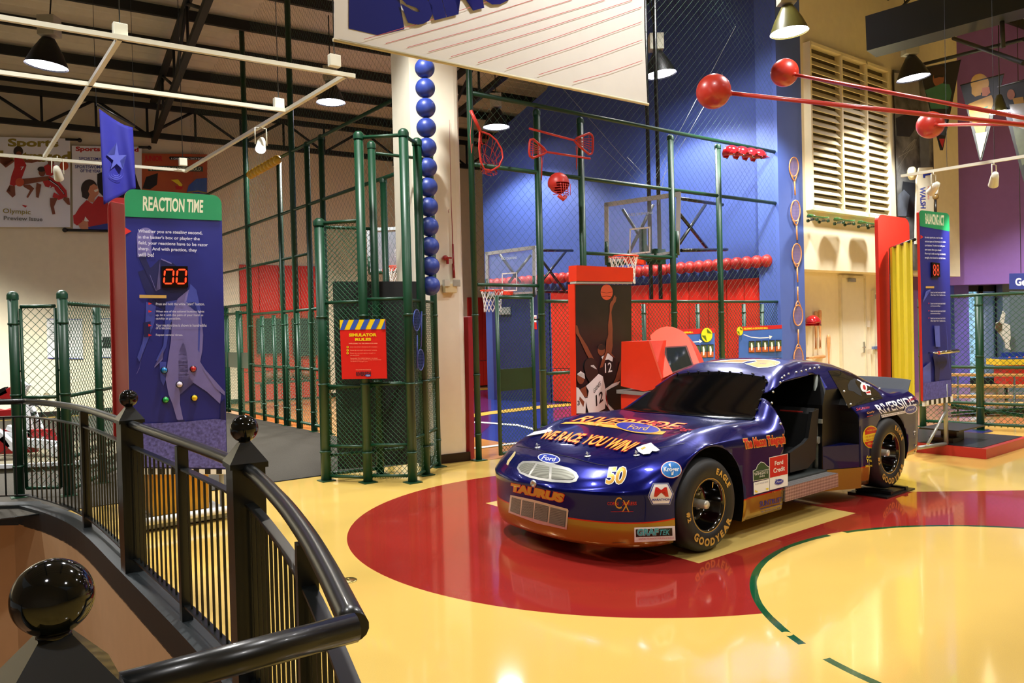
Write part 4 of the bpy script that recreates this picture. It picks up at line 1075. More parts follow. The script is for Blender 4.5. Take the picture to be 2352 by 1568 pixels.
# ---- turnstile booth of pipes and chain link
B1, B2, B3, B4, B5 = [G(x, y) for x, y in ((750, 1104), (845.5, 1108), (948, 1108), (978, 1091), (1006, 1072))]
B6 = Vector((-1.66, 9.62, 0)); B7 = Vector((-2.02, 10.0, 0))
t = thing('entry_booth', B2, 'green pipe and chain-link entry booth carrying the red rules sign', 'booth'); booth = t
post(B1, 3.08, t, .062)
for P in (B2, B3, B4, B5): post(P, 4.05, t, .055 if P is not B5 else .045)
post(B6, 4.05, t, .048); 
for a, b in ((B2, B3), (B3, B4), (B4, B5)): rail(a, b, 4.02, t, .022)
rail(B6, B5, 3.95, t, .020)
rail(B1, B2, 3.06, t, .022); rail(B1, B6, 3.02, t, .02)
for a, b in ((B1, B2), (B2, B3), (B3, B4), (B4, B5)):
    for z in (2.12, 1.13, .42 if a in (B1, B2) else .5, .06): rail(a, b, z + (.02 if a is B2 else 0), t, .019)
rail(B1, B6, 1.1, t, .02); rail(B6, B5, 1.12, t, .02); rail(B1, B6, .3, t, .02); rail(B6, B5, .3, t, .02); rail(B1, B6, .08, t, .02)
mb = MB(); link_mesh(mb, B1, B2, .05, 3.06, .062, .0032); mb.build('chain_link_mesh', wire, t)
mb = MB(); link_mesh(mb, B2, B3, .05, 2.14, .062, .0032); mb.build('chain_link_mesh', wire, t)
mb = MB(); link_mesh(mb, B3, B4, .05, 2.14, .05, .003); mb.build('chain_link_mesh', wire, t)
mb = MB(); link_mesh(mb, B4, B5, .05, 2.14, .05, .003); mb.build('chain_link_mesh', wire, t)
mb = MB(); link_mesh(mb, B1, B6, .05, 3.0, .066, .0026); mb.build('chain_link_mesh', wire, t)
# dark screen behind the booth
scst = wallcast(at(764, 700, 9.95), at(960, 700, 9.75))
mb = MB(); f = [scst(*p) for p in ((764, 646), (958, 646), (962, 700), (974, 1062), (776, 1078))]; mb.prism(f, -scst.n * .05, 0, 1)
mb.build('screen_board', [M('board_black', (12, 12, 12), .6, noise=.05), M('board_edge_blue', (60, 84, 170), .5)], label='tall black board with blue edge standing behind the entry booth', cat='screen')
# rules sign
sg = wallcast(B1 + Vector((.0, -.10, 0)), B3 + Vector((0, -.19, 0)))
RS = [(780, 735), (884.5, 732.5), (888.5, 869), (785.5, 870.5)]
sign = slab('rules_sign', sg, RS, .012, M('sign_red', (206, 30, 20), .4, noise=.02), label='red SIMULATOR RULES sign with yellow and blue striped top on the entry booth', cat='sign')
yl = M('sign_yellow', (230, 196, 20), .4, noise=0); bl = M('sign_blue', (52, 84, 170), .4, noise=0)
H = homog([(781, 757.5), (885, 755.5), (884.5, 732.5), (780, 735)])
stripes = [(yl, [H(0, 0), H(1, 0), H(1, 1), H(0, 1)])]
for k in range(5):
    a = -.02 + k * .232; P = [(a, 0), (a + .115, 0), (a + .225, 1), (a + .11, 1)]
    P = [(max(0, min(1, x)), y) for x, y in P]; stripes.append((bl, [H(*p) for p in P]))
def c6(x, y): return (720 + x / 3.266, 640 + y / 3.266)
pale = M('sign_text_pale', (236, 176, 140), .5, noise=0); dkb = M('sign_dark', (60, 16, 30), .5, noise=0)
items = stripes + [T('SIMULATOR', [c6(*v) for v in ((266, 434), (474, 432), (474, 408), (266, 410))], yl, .05), T('RULES', [c6(*v) for v in ((312, 467), (432, 465), (432, 443), (312, 444))], yl, .05),
    T('WELCOME TO THE SIMULATOR AREA', [c6(*v) for v in ((264, 489), (482, 487), (482, 481), (264, 482))], pale, .02)]
for i, (y, tx, tx2) in enumerate(((512, 'Only one driver allowed in the simulator', None), (536, 'Please do not touch the monitor screens', None), (558, 'Please do not lean against or pull on', 'the simulator'))):
    items += [(yl, ell(*c6(256, y), 2.6, 2.6, 14)), (dkb, pline([c6(252, y), c6(256, y + 3), c6(260, y - 4)], .8)), T(tx, [c6(*v) for v in ((276, y + 4), (276 + 5.1 * len(tx), y + 3), (276 + 5.1 * len(tx), y - 4), (276, y - 3))], pale, .0)]
    if tx2: items.append(T(tx2, [c6(*v) for v in ((276, y + 19), (345, y + 18), (345, y + 11), (276, y + 12))], pale, 0))
for y, tx in ((596, 'Remember! The CREW Referee is in charge'), (608, 'of the simulator. Listen to any instructions'), (621, 'the Referee may give you.')):
    items.append(T(tx, [c6(*v) for v in ((278, y + 5), (278 + 5.2 * len(tx), y + 4), (278 + 5.2 * len(tx), y - 4), (278, y - 3))], pale, .0))
items += [T('SIMULATOR SPONSORED BY', [c6(*v) for v in ((318, 686), (432, 685), (432, 679), (318, 680))], pale, 0), T('RIVERSIDE', [c6(*v) for v in ((320, 730), (432, 728), (432, 696), (320, 698))], dkb, .04), (bl, ell(*c6(409, 725), 6.2, 3)), T('Ford', [c6(*v) for v in ((397, 731), (422, 730), (422, 719), (397, 720))], white, 0, .3)]
marks('striped_top', sg, stripes, sign, base=.003); marks('sign_title', sg, items[len(stripes):len(stripes) + 3], sign, base=.003); marks('rules_text', sg, items[len(stripes) + 3:-4], sign, base=.003, step=.0004); marks('sponsor_mark', sg, items[-4:], sign, base=.003)

# ---- low fence left foreground, behind the railing
q1, q2 = at(45, 1140, 8.85), at(158, 1135, 8.9); q1 = G(45, 1142); q2 = G(158, 1138)
q3 = Vector((-4.95, 9.9, 0)); q3 = at(262, 1000, 10.2); q3.z = 0
t = thing('link_fence', q1, 'green chain-link fence corner behind the far left bend of the railing', 'fence')
post(q1, 2.27, t, .052); post(q2, 2.27, t, .052); P215 = at(228, 900, 9.55); P215.z = 0; post(P215, 2.14, t, .045, cap=False)
mid1 = q1 + (q2 - q1) * .15; mid2 = q1 + (q2 - q1) * .85
for P in (mid1, mid2): MB().tube(P + Zv * .1, P + Zv * 2.12, .018, 8).build('gate_stile', grn, t)
for z in (2.14, 1.12, .1): rail(mid1, mid2, z, t, .02)
for z in (2.17, 1.12, .42, .06): rail(q2, q3, z, t, .022)
mb = MB(); link_mesh(mb, mid1, mid2, .1, 2.16, .095, .0036); mb.build('chain_link_mesh', wire, t)
mb = MB(); link_mesh(mb, q2, q3, .06, 2.2, .075, .0036); mb.build('chain_link_mesh', wire, t)
mb = MB()
for P in (q1 + (q2 - q1) * .10, q1 + (q2 - q1) * .90):
    for z in (1.98, 1.42, .9, .35): mb.tube(P + Zv * z - (q2 - q1) * .05, P + Zv * z + (q2 - q1) * .05, .012, 6)
mb.build('hinge_straps', grd, t)

# ---- right-hand low fence
r1, r2 = at(2120, 960, 12.7), at(2440, 970, 11.45); r1.z = r2.z = 0; rp = at(2252, 960, 12.15); rp.z = 0
t = thing('link_fence', rp, 'green chain-link fence on the right in front of the bleachers and daylight door', 'fence')
post(rp, 2.08, t, .055, cap=False); post(r1, 2.08, t, .05, cap=False); post(r2, 2.08, t, .05, cap=False)
for z in (2.10, .98, .42, .10): rail(r1, r2, z, t, .024)
mb = MB(); link_mesh(mb, r1, r2, .06, 2.12, .085, .0036); mb.build('chain_link_mesh', wire, t)
mb = MB(); a, b = at(2185, 930, 12.5), at(2352, 955, 11.8); mb.tube(a, b, .03, 8); a, b = at(2185, 948, 12.5), at(2352, 938, 11.8); mb.tube(a, b, .02, 8); mb.build('cross_brace', grn, t)

# ================================================================== QUIZ BOARDS
dred = M('board_red', (150, 22, 18), .45, noise=.03); bgreen = M('board_green', (26, 140, 88), .45, noise=.05); bdeep = M('board_blue', (34, 40, 128), .4, noise=.05, scale=3)
fig = M('figure_lilac', (118, 112, 178), .5, noise=.08); fig2 = M('figure_blue', (62, 74, 170), .5, noise=.08); figd = M('figure_dark', (18, 22, 84), .5, noise=.05); txtw = M('board_text', (206, 208, 226), .5, noise=0); cream_t = M('cream_text', (222, 226, 196), .5, noise=0)
redt = M('marker_red', (214, 40, 36), .45, noise=0); cork = M('board_edge_tan', (170, 110, 70), .6)
A0 = at(290, 700, 7.02); A1 = at(508, 700, 7.50); kc = wallcast(A0, A1)
k1 = thing('reaction_board', G(420, 1200), 'tall blue REACTION TIME board with red digits and coloured buttons behind the railing', 'exhibit')
def rpoly(q, r=.1, aspect=1.0, tops=True):
    H = homog(q); P = []
    for cx_, cy_, a0 in ((1 - r, 1 - r * aspect, 0), (r, 1 - r * aspect, 90)):
        for k in range(7):
            a = radians(a0 + 15 * k); P.append(H(cx_ + r * cos(a), cy_ + r * aspect * sin(a)))
    return P + [H(0, 0), H(1, 0)]
RQ = [(300.5, 1074), (522, 1078), (508.5, 449), (286, 433)]
slab('board', kc, rpoly(RQ, .09, .36), .035, bdeep, k1, back=cork)
bk = wallcast(A0 + VD * .55, A1 + VD * .55)
BQ = [(262, 1010), (480, 1016), (466, 466), (247.5, 452)]
slab('back_board', bk, rpoly(BQ, .12, .4), .04, dred, k1, label='red back board')
# closing panel between both boards
def c5(x, y): return (x / 2.904, 500 + y / 2.904)
side = MB(); P = [kc(287, 470), kc(301, 1070), bk(262, 1010) + Zv * 0, bk(247.5, 462)]; side.prism([P[0] + UD * .02, P[1] + UD * .02, P[2] + UD * .02, P[3] + UD * .02], UD * .03); side.build('side_panel', dred, k1)
top = rpoly(RQ, .09, .36); H = homog([(287.5, 497), (509.5, 506), (508.5, 449), (286, 433)])
hdr = [p for p in top[:14]] + [(287.6, 497), (509.6, 506.5)]
items = [(bgreen, hdr), T('REACTION TIME', [(328, 484), (466, 489), (467, 459), (328.5, 450)], cream_t, .03)]
items += [(redt, [(287, 522), (302, 531), (287, 539)])]
# player figure, in profile, printed large and pale
n1_ = len(items)
items += [(figd, [c5(*p) for p in ((920, 360), (1010, 330), (1060, 280), (1150, 300), (1190, 330), (1250, 420), (1250, 560), (1100, 620), (1000, 560), (960, 470))]),
    (fig, ell(*c5(970, 115), 19, 17)), (fig, [c5(*p) for p in ((912, 120), (918, 262), (960, 262), (1010, 240), (1010, 150))]), (figd, [c5(*p) for p in ((925, 262), (965, 250), (1060, 480), (1035, 490))]),
    (fig, pline([c5(*p) for p in ((1068, 275), (1070, 470), (1040, 485), (1000, 380))], 2.5)), (fig, pline([c5(*p) for p in ((1075, 275), (1145, 305))], 3)),
    (fig2, [c5(*p) for p in ((975, 560), (1040, 590), (1030, 700), (970, 860), (930, 960), (915, 930), (950, 830), (970, 700))]), (fig, pline([c5(*p) for p in ((975, 690), (955, 860), (930, 1000), (912, 1040))], 2.5)),
    (fig2, [c5(*p) for p in ((1105, 560), (1200, 545), (1190, 600), (1130, 720), (1110, 860), (1060, 960), (1040, 950), (1090, 850), (1100, 700))]), (fig, pline([c5(*p) for p in ((1030, 995), (1085, 940), (1090, 880))], 3)), (fig2, [c5(*p) for p in ((1065, 960), (1110, 960), (1105, 1080), (1090, 1120), (1070, 1080))]),
    (figd, [c5(*p) for p in ((955, 700), (1005, 690), (1000, 790), (960, 795))]),
    (fig, [c5(*p) for p in ((1185, 540), (1270, 470), (1310, 560), (1340, 620), (1355, 780), (1350, 880), (1335, 960), (1400, 1060), (1475, 1180), (1468, 1240), (1380, 1160), (1290, 1100), (1258, 1050), (1248, 920), (1235, 850), (1220, 825), (1190, 900), (1190, 1080), (1200, 1180), (1200, 1240), (1225, 1360), (1180, 1345), (1150, 1240), (1125, 1180), (1105, 1080), (1120, 950), (1140, 820), (1150, 640))]),
    (fig2, [c5(*p) for p in ((1270, 440), (1310, 480), (1340, 620), (1330, 900), (1320, 880), (1325, 640), (1300, 560), (1240, 570))]), (figd, [c5(*p) for p in ((1180, 1350), (1230, 1345), (1250, 1420), (1240, 1460), (1195, 1420))]),
    (fig, [c5(*p) for p in ((1345, 985), (1500, 1160), (1500, 1185), (1440, 1140), (1360, 1020))]),
    (figd, [c5(*p) for p in ((1470, 1240), (1500, 1200), (1505, 1420), (1470, 1400))]),
    (M('figure_turf', (90, 88, 160), .6, noise=.5, scale=40), [c5(*p) for p in ((872, 1400), (960, 1372), (1200, 1362), (1440, 1340), (1506, 1350), (1508, 1668), (876, 1660))])]
n2_ = len(items)
for i, (y, tx) in enumerate(((97, 'Whether you are stealing second,'), (136, "in the batter's box or playing the"), (175, 'field, your reactions have to be razor'), (213, 'sharp.  And with practice, they'), (250, 'will be!'))):
    wd = {0: 428, 1: 410, 2: 465, 3: 392, 4: 105}[i]; sl = wd * .030
    items.append(T(tx, [c5(*p) for p in ((922, y + 8), (922 + wd, y + 8 + sl), (922 + wd, y - 20 + sl), (922, y - 20))], txtw, .02))
items.append((M('amber_bar', (206, 168, 90), .5, noise=.1), [c5(*p) for p in ((930, 513), (1110, 516), (1110, 536), (930, 535))]))
for y in (572, 624, 717, 782): items.append((redt, [c5(990, y - 9), c5(1014, y + 1), c5(990, y + 9)]))
for y, tx, wd in ((574, 'Press and hold the white "start" button.', 325), (626, 'When one of the colored buttons lights', 322), (650, 'up, hit it with the palm of your hand as', 315), (673, 'quickly as possible.', 165), (716, 'Your reaction time is shown in hundredths', 338), (734, 'of a second.', 102), (782, 'Repeat several times.', 180)):
    items.append(T(tx, [c5(*p) for p in ((1040, y + 9), (1040 + wd, y + 9 + wd * .004), (1040 + wd, y - 9), (1040, y - 9))], txtw, .012))
n3_ = len(items)
# chequered foot
for k in range(17):
    x = 301 + k * 13.05; items.append((white if k % 2 == 0 else blackv, [(x, 1074.5 + k * .2), (x + 13.05, 1074.7 + k * .2), (x + 13.2, 1089.5 - k * .1), (x + .1, 1089.5 - k * .1)]))
fb = wallcast(A0, A1); slab('chequered_foot', kc, [(300.8, 1074), (522.4, 1078), (522.8, 1089), (301.2, 1090)], .035, white, k1)
for nm, a, b, bs in (('player_picture', n1_, n2_, .002), ('header_print', 0, n1_, .010), ('instruction_text', n2_, n3_, .020), ('chequered_strip', n3_, len(items), .002)): marks(nm, kc, items[a:b], k1, base=bs, step=.0006)
# display, digits, buttons
dsp = slab('digit_display', wallcast(A0 - VD * .03, A1 - VD * .03), [(371.5, 611), (431, 611), (432.5, 659.5), (373, 660)], .03, M('display_black', (16, 8, 6), .2, noise=0), k1)
led = M('led_red', (255, 40, 14), .4, emit=5, noise=0); dg_ = []
for x0 in (376, 405):
    def seg(a, b, w_=2.4):
        (xa_, ya_), (xb_, yb_) = a, b; d = Vector((xb_ - xa_, yb_ - ya_)).normalized(); n_ = Vector((-d.y, d.x)) * w_
        return [(xa_ + d.x * 1.5, ya_ + d.y * 1.5), (xa_ + d.x * 3.5 + n_.x * .7, ya_ + d.y * 3.5 + n_.y * .7), (xb_ - d.x * 3.5 + n_.x * .7, yb_ - d.y * 3.5 + n_.y * .7), (xb_ - d.x * 1.5, yb_ - d.y * 1.5), (xb_ - d.x * 3.5 - n_.x * .7, yb_ - d.y * 3.5 - n_.y * .7), (xa_ + d.x * 3.5 - n_.x * .7, ya_ + d.y * 3.5 - n_.y * .7)]
    TL, TR, ML, MR, BL, BR = (x0 + 3, 619), (x0 + 23, 619), (x0 + 1.5, 635), (x0 + 22, 635), (x0 + .5, 651), (x0 + 21, 651)
    for a, b in ((TL, TR), (TL, ML), (TR, MR), (ML, BL), (MR, BR), (BL, BR)): dg_.append((led, seg(a, b)))
marks('red_digits', wallcast(A0 - VD * .03, A1 - VD * .03), dg_, dsp, base=.003)
for nm, x, y, c_ in (('blue', 376.5, 850, (20, 120, 190)), ('red', 443, 847, (170, 16, 16)), ('white', 411.5, 882.5, (225, 215, 235)), ('green', 380, 918, (20, 160, 70)), ('yellow', 446, 913.5, (226, 190, 20))):
    p = kc(x, y, .0); MB().lathe(p, kc.n, [(.032, 0), (.032, .012), (.027, .016)], 20).lathe(p, kc.n, [(.026, .012), (.024, .026), (.012, .034), (0, .036)], 20, mi=1).build('push_button', [blk, M('button_' + nm, c_, .15, coat=1, noise=0)], k1, label=nm + ' push button')
# stand
mb = MB(); ctr = G(415, 1196); g = M('stand_grey', (150, 152, 150), .4, metal=.3)
ctr = (kc(300, 900) + kc(522, 900)) / 2 + VD * .28; ctr.z = 0
kx = UD; ky = VD
MB().box(ctr + Zv * .05, (.86, .62, .06), ux=kx, bev=.015).build('base_plate', g, k1)
for s_ in (-1, 1): MB().tube(ctr + kx * .36 * s_ - ky * .24 + Zv * .05, ctr + kx * .36 * s_ - ky * .24 + Zv * .75, .022, 10).build('leg', g, k1)
for s_ in (-1, 1): MB().tube(ctr + kx * .36 * s_ + ky * .24 + Zv * .05, ctr + kx * .36 * s_ + ky * .24 + Zv * .75, .022, 10).build('leg', g, k1)
MB().box(ctr + Zv * .32, (.50, .40, .42), ux=kx, bev=.01).build('equipment_box', M('box_yellow', (226, 160, 24), .45), k1, label='yellow equipment box')
MB().tube(ctr - kx * .42 - ky * .33 + Zv * .10, ctr + kx * .42 - ky * .33 + Zv * .10, .035, 12).build('front_roller', white, k1)

# ---- balancing board on the right
A0 = at(2113, 700, 9.75); A1 = at(2182, 700, 10.12); kb = wallcast(A0, A1)
k2 = thing('balance_board', G(2200, 1030), 'tall blue BALANCING ACT board on a red platform behind the car tail', 'exhibit')
BQ2 = [(2121, 921), (2186, 909), (2180, 490), (2111, 482)]
slab('board', kb, rpoly(BQ2, .10, .16), .035, bdeep, k2, back=M('board_edge_red', (200, 40, 24), .5))
b2 = wallcast(A0 + VD * .95 - UD * .05, A1 + VD * .95 - UD * .05)
slab('back_board', b2, rpoly([(2025, 900), (2098, 900), (2088, 502), (2016, 491)], .16, .26), .05, M('board_red2', (186, 36, 26), .45), k2, label='red back board')
nb = NB('yellow_corrugated', rough=.45); nb.out(nb.mix(nb.noise(2.0), (196, 180, 30), (214, 196, 40)))
mb = MB(); pa, pb = b2(2038, 700) - b2.n * -.06, kb(2113, 700) + VD * .05; pa.z = pb.z = 0
V = []; N = 48
zt = at(2060, 560, 10.3).z
for k in range(N + 1):
    s_ = k / N; p = pa + (pb - pa) * s_; n_ = (pb - pa).cross(Zv).normalized(); w_ = .03 * (abs(((s_ * 3.5) % 1) - .5) < .22); V += [p + n_ * w_ + Zv * .3, p + n_ * w_ + Zv * zt]
mb.add(V, [(2 * k, 2 * k + 1, 2 * k + 3, 2 * k + 2) for k in range(N)]); mb.build('yellow_screen', nb.mt, k2, label='yellow ribbed screen')
mb = MB(); mb.tube(pa + Zv * zt, pb + Zv * zt, .02, 8).tube(pa + Zv * .3, pa + Zv * zt, .02, 8); mb.build('screen_edge', blk, k2)
items = [(bgreen, rpoly(BQ2, .10, .16)[:14] + [(2113, 519), (2181, 531)]), T('BALANCING ACT', [(2126, 514), (2168.5, 519), (2168, 494), (2125, 489.5)], cream_t, .03), (redt, [(2114, 539), (2121, 544), (2114, 549)])]
def c7(x, y): return (1552 + x / 2.904, 500 + y / 2.904)
for i, (tx, wd) in enumerate((('In every sport you need to use', 118), ('various types of information to main-', 140), ('tain balance. Try this test with your', 135), ('eyes open, then eyes closed.', 110), ('Now try it with one leg completely', 138), ('straight, then bend low at the knee.', 138))):
    y = 132 + i * 27; items.append(T(tx, [c7(*p) for p in ((1662, y + 8), (1662 + wd, y + 12), (1662 + wd, y - 4), (1662, y - 9))], txtw, .015))
items.append((M('amber_bar'), [c7(*p) for p in ((1668, 457), (1724, 457), (1724, 470), (1668, 470))]))
for y, a in ((496, 2), (570, 1.4), (620, 1.4), (668, 2)):
    items.append((redt, [c7(1686, y - 5), c7(1694, y), c7(1686, y + 5)]))
    items.append(T('Stand on the board and hold', [c7(*p) for p in ((1700, y + 7), (1798, y + 7), (1798, y - 4), (1700, y - 4))], txtw, .01)); items.append(T('the bar for balance.' if a > 1.5 else 'steady.', [c7(*p) for p in ((1700, y + 24), (1700 + 50 * a, y + 24), (1700 + 50 * a, y + 13), (1700, y + 13))], txtw, .01))
fgb = M('board_glow_blue', (84, 96, 190), .5, noise=.2, scale=5)
items += [(fgb, pline([c7(*p) for p in ((1655, 700), (1650, 560), (1670, 495), (1700, 480))], 3)), (fgb, [c7(*p) for p in ((1650, 1000), (1700, 960), (1705, 1170), (1650, 1180))]), (fgb, [c7(*p) for p in ((1725, 720), (1760, 720), (1765, 860), (1735, 860))]), (figd, [c7(*p) for p in ((1715, 910), (1745, 905), (1765, 990), (1750, 1165), (1735, 1170), (1730, 1000))]), (figd, ell(*c7(1775, 960), 12, 14)), (fgb, pline([c7(*p) for p in ((1805, 720), (1815, 900), (1830, 1010))], 4)), (M('board_turf', (84, 84, 168), .6, noise=.3, scale=30), [c7(*p) for p in ((1652, 1100), (1835, 1080), (1838, 1190), (1650, 1220))][:4])]
for k in range(11):
    x = 2128 + k * 5.5; items.append((white if k % 2 == 0 else blackv, [(x, 920.3 - k * 1.0), (x + 5.5, 919.3 - k * 1.0), (x + 5.8, 929.3 - k * .7), (x + .3, 930.3 - k * .7)]))
slab('chequered_foot', kb, [(2123, 921), (2186, 909), (2186.5, 921.5), (2123.5, 933)], .03, white, k2)
marks('board_print', kb, items, k2, base=.002, step=.0008)
kb2 = wallcast(A0 - VD * .025, A1 - VD * .025)
dsp2 = slab('digit_display', kb2, [c7(*p) for p in ((1712, 296), (1762, 302), (1765, 396), (1714, 398))], .025, M('display_black'), k2)
marks('red_digits', kb2, [T('88', [c7(*p) for p in ((1718, 388), (1759, 386), (1757, 312), (1716, 308))], M('led_dim', (196, 64, 44), .4, emit=.5, noise=0), .0)], dsp2, base=.003)
pa_, pb_ = kb(2133, 810) - VD * .12, kb(2178, 805) - VD * .12
MB().tube(pa_, pb_, .022, 12).tube(pa_, pa_ + VD * .12, .012, 8).tube(pb_, pb_ + VD * .12, .012, 8).build('grab_bar', M('chrome', (220, 220, 215), .12, metal=1, noise=0), k2, label='chrome grab bar')
# platform with pivot
c0, c1, c2_ = G(2265.5, 1054.7), G(2110, 1039), G(2333, 1034)
ex = (c1 - c0); ey = (c2_ - c0); ex.z = ey.z = 0; e0 = Vector((c0.x, c0.y, 0)); ey = ey.normalized() * 1.45; ex = -VD.cross(Zv).normalized() * 0 + ex.normalized() * 1.9
P = [e0, e0 + ex, e0 + ex + ey, e0 + ey]
mb = MB(); mb.prism([p + Zv * .001 for p in P], Zv * .125); mb.build('platform', M('platform_red', (170, 36, 28), .35), k2, label='red platform')
mb = MB(); cc = sum(P, Vector()) / 4; mb.prism([cc + (p - cc) * .93 + Zv * .126 for p in P], Zv * .006); mb.build('platform_top', M('rubber_top', (30, 32, 34), .3, noise=.2), k2)
pc_ = G(2250, 1010, .13) + Vector((0, 0, 0)); pc_ = cc - ex * .18 - ey * .12; pc_.z = 0
MB().box(pc_ + Zv * .30, (.80, .50, .018), ux=UD).build('balance_plate', blk, k2); MB().box(pc_ + Zv * .20, (.22, .2, .18), ux=UD).box(pc_ + Zv * .16 + UD * -.22, (.22, .3, .06), ux=UD).build('pivot', M('pivot_dark', (26, 26, 28), .3), k2)
pm_ = kb(2168, 930); 
mb = MB(); q = kb(2172, 935); q2_ = Vector((q.x, q.y, .14)); mb.tube(q + Zv * .3, q2_, .028, 12); mb.tube(q2_, q2_ - UD * .55 + VD * .1, .025, 10); mb.tube(q + Zv * -.05, q2_ - UD * .5 + Zv * .05, .018, 10)
mb.build('support_frame', M('tube_grey', (160, 162, 156), .35, metal=.5), k2)

# ================================================================== HANGING THINGS, WALL THINGS
def px1(x, y): return (x / 2.904, y / 2.904)
bw = M('banner_white', (240, 238, 232), .5, noise=.02); bnavy = M('banner_navy', (30, 34, 120), .12, coat=.6, noise=0); bred = M('banner_red', (196, 80, 76), .5, noise=0); bcream = M('banner_hem', (226, 216, 176), .6)
# ---- big white banner
n0 = at(768, 50, 5.0); n1 = at(1480, 100, 6.62); bc = wallcast(n0, n1)
bn = thing('hanging_banner', bc(1100, 165), 'large white banner with navy lettering and thin red diagonal lines, hanging at the top centre', 'banner')
BX = [(768, 92), (900, 120), (1070, 155), (1250, 190), (1400, 221), (1487, 240), (1484, 180), (1480, 60), (1478, -150), (765, -330), (768, -60)]
slab('cloth', bc, BX, .006, bw, bn)
MB().tube(bc(765, 91), bc(1489, 240), .012, 10).build('hem_bar', bcream, bn)
def c2(x, y): return (750 + x / 2.904, y / 2.904)
items = [(bnavy, [c2(*p) for p in ((148, -200), (148, 190), (345, 236), (520, 195), (455, -200))]),
    T('SIMU', [c2(*p) for p in ((532, 188), (1262, 2), (1262, -330), (440, -150))], bnavy, .07, -.1)]
for a, b in (((395, 290), (1380, -2)), ((540, 316), (1640, -2)), ((680, 346), (1860, -2)), ((830, 378), (2040, 0)), ((1010, 418), (2102, 46)), ((1200, 458), (2102, 145)), ((1415, 498), (2106, 266)), ((1645, 548), (2106, 404)), ((250, 262), (1100, 2))):
    items.append((bred, pline([c2(*a), c2((a[0] + b[0]) / 2, (a[1] + b[1]) / 2 + 8), c2(*b)], 1.3)))
marks('banner_print', bc, items[:1] + items[2:] + items[1:2], bn, base=.003)
# ---- white lighting tracks (left)
trk = M('track_white', (226, 226, 206), .4, noise=.03)
TZ = 4.0
def tp(x, y): return G(x, y, TZ)
tA0, tA1 = tp(275.5, 86), tp(795, 172); tC0, tC1 = tp(103, 358), tp(427, 392)
ta = tA1 - (tA1 - tA0).normalized() * 5.0
def track(p, q, label, **k): d = (q - p).normalized(); return MB().box((p + q) / 2, ((q - p).length, .035, .035), ux=d).build('lighting_track', trk, label=label, cat='lighting track', group='white lighting tracks', **k)
track(tA0 - (tA1 - tA0).normalized() * 3, tA1 + (tA1 - tA0).normalized() * .08, 'white lighting track nearest, ending at a corner beside the banner')
tb = tp(655, 253.5); tb0 = tb - (tA1 - tA0).normalized() * 5.5
track(tb0, tb, 'white lighting track running in the middle of the hanging rectangle')
track(tC1 - (tA1 - tA0).normalized() * 6, tC1, 'white lighting track farthest back, crossing the wall posters')
track(tA1, tC1 + (tC1 - tA1).normalized() * .05, 'white cross track closing the rectangle on the right above the green masts')
track(tA0, tC0 + (tC0 - tA0).normalized() * .05, 'white cross track slanting down towards the magazine posters')
cord = M('cable_dark', (30, 34, 34), .6, noise=0)
for (x, y), lb in (((275.5, 70), 'white junction box where the nearest track meets the left cross track'), ((768, 140), 'white junction box near the right end of the nearest track'), ((640, 238), 'white junction box at the end of the middle track'), ((420, 372), 'white junction box at the end of the farthest track')):
    p = G(x, y, TZ + .07); t = thing('junction_box', p, lb, 'junction box', 'track junction boxes'); MB().box(p, (.10, .06, .10), ux=UD, bev=.006).build('housing', trk, t)
    MB().tube(p + Zv * .05, p + Zv * 4.2, .005, 5).build('supply_cable', cord, t)
def spot(p, label, lit=True, ax=(0.1, -.2, -1), r=.055, wat=60):
    t = thing('track_spotlight', p, label, 'spotlight', None); ax = Vector(ax).normalized(); c_ = p - Zv * .20
    MB().path([p + Zv * .015, p - Zv * .02, p - Zv * .02 + UD * .06, c_ + UD * .065], .006, 6).path([p, p - Zv * .02, p - Zv * .02 - UD * .06, c_ - UD * .065], .006, 6).build('yoke', trk, t)
    MB().lathe(c_ - ax * .10, ax, [(0, 0), (.03, .0), (r * .8, .05), (r, .18), (r * .96, .185)], 20).build('can', trk, t)
    if lit:
        MB().lathe(c_ + ax * .06, ax, [(0, .0), (r * .92, .01), (r * .8, .02), (0, .03)], 20).build('bulb', glow, t)
        l = bpy.data.lights.new('spot_light', 'SPOT'); l.energy = wat; l.spot_size = radians(75); l.spot_blend = .5; l.shadow_soft_size = .04; l.color = (1, .93, .8)
        o = bpy.data.objects.new('spot_light', l); COL.objects.link(o); o.location = c_ + ax * .11; o.rotation_euler = ax.to_track_quat('-Z', 'Y').to_euler()
    return t
spot(tA1 + (tC1 - tA1) * .425, 'glowing white spotlight hanging from the right cross track', ax=(.15, -.9, -1), wat=50)
spot(tC0 + (tC1 - tC0) * .08, 'small bright spotlight on the farthest track over the basketball poster', ax=(-.3, .9, -.8), wat=120)
# thin suspension wires
mbw = []
for x, y0, Y, lb in ((221, 240, 9.0, 'left steel wire holding the blue flag bar'), (309, 285, 9.3, 'right steel wire holding the blue flag bar')):
    a = at(x, y0, Y); MB().tube(a, a + Zv * 3.6, .003, 4).build('steel_wire', cord, label=lb, cat='wire')
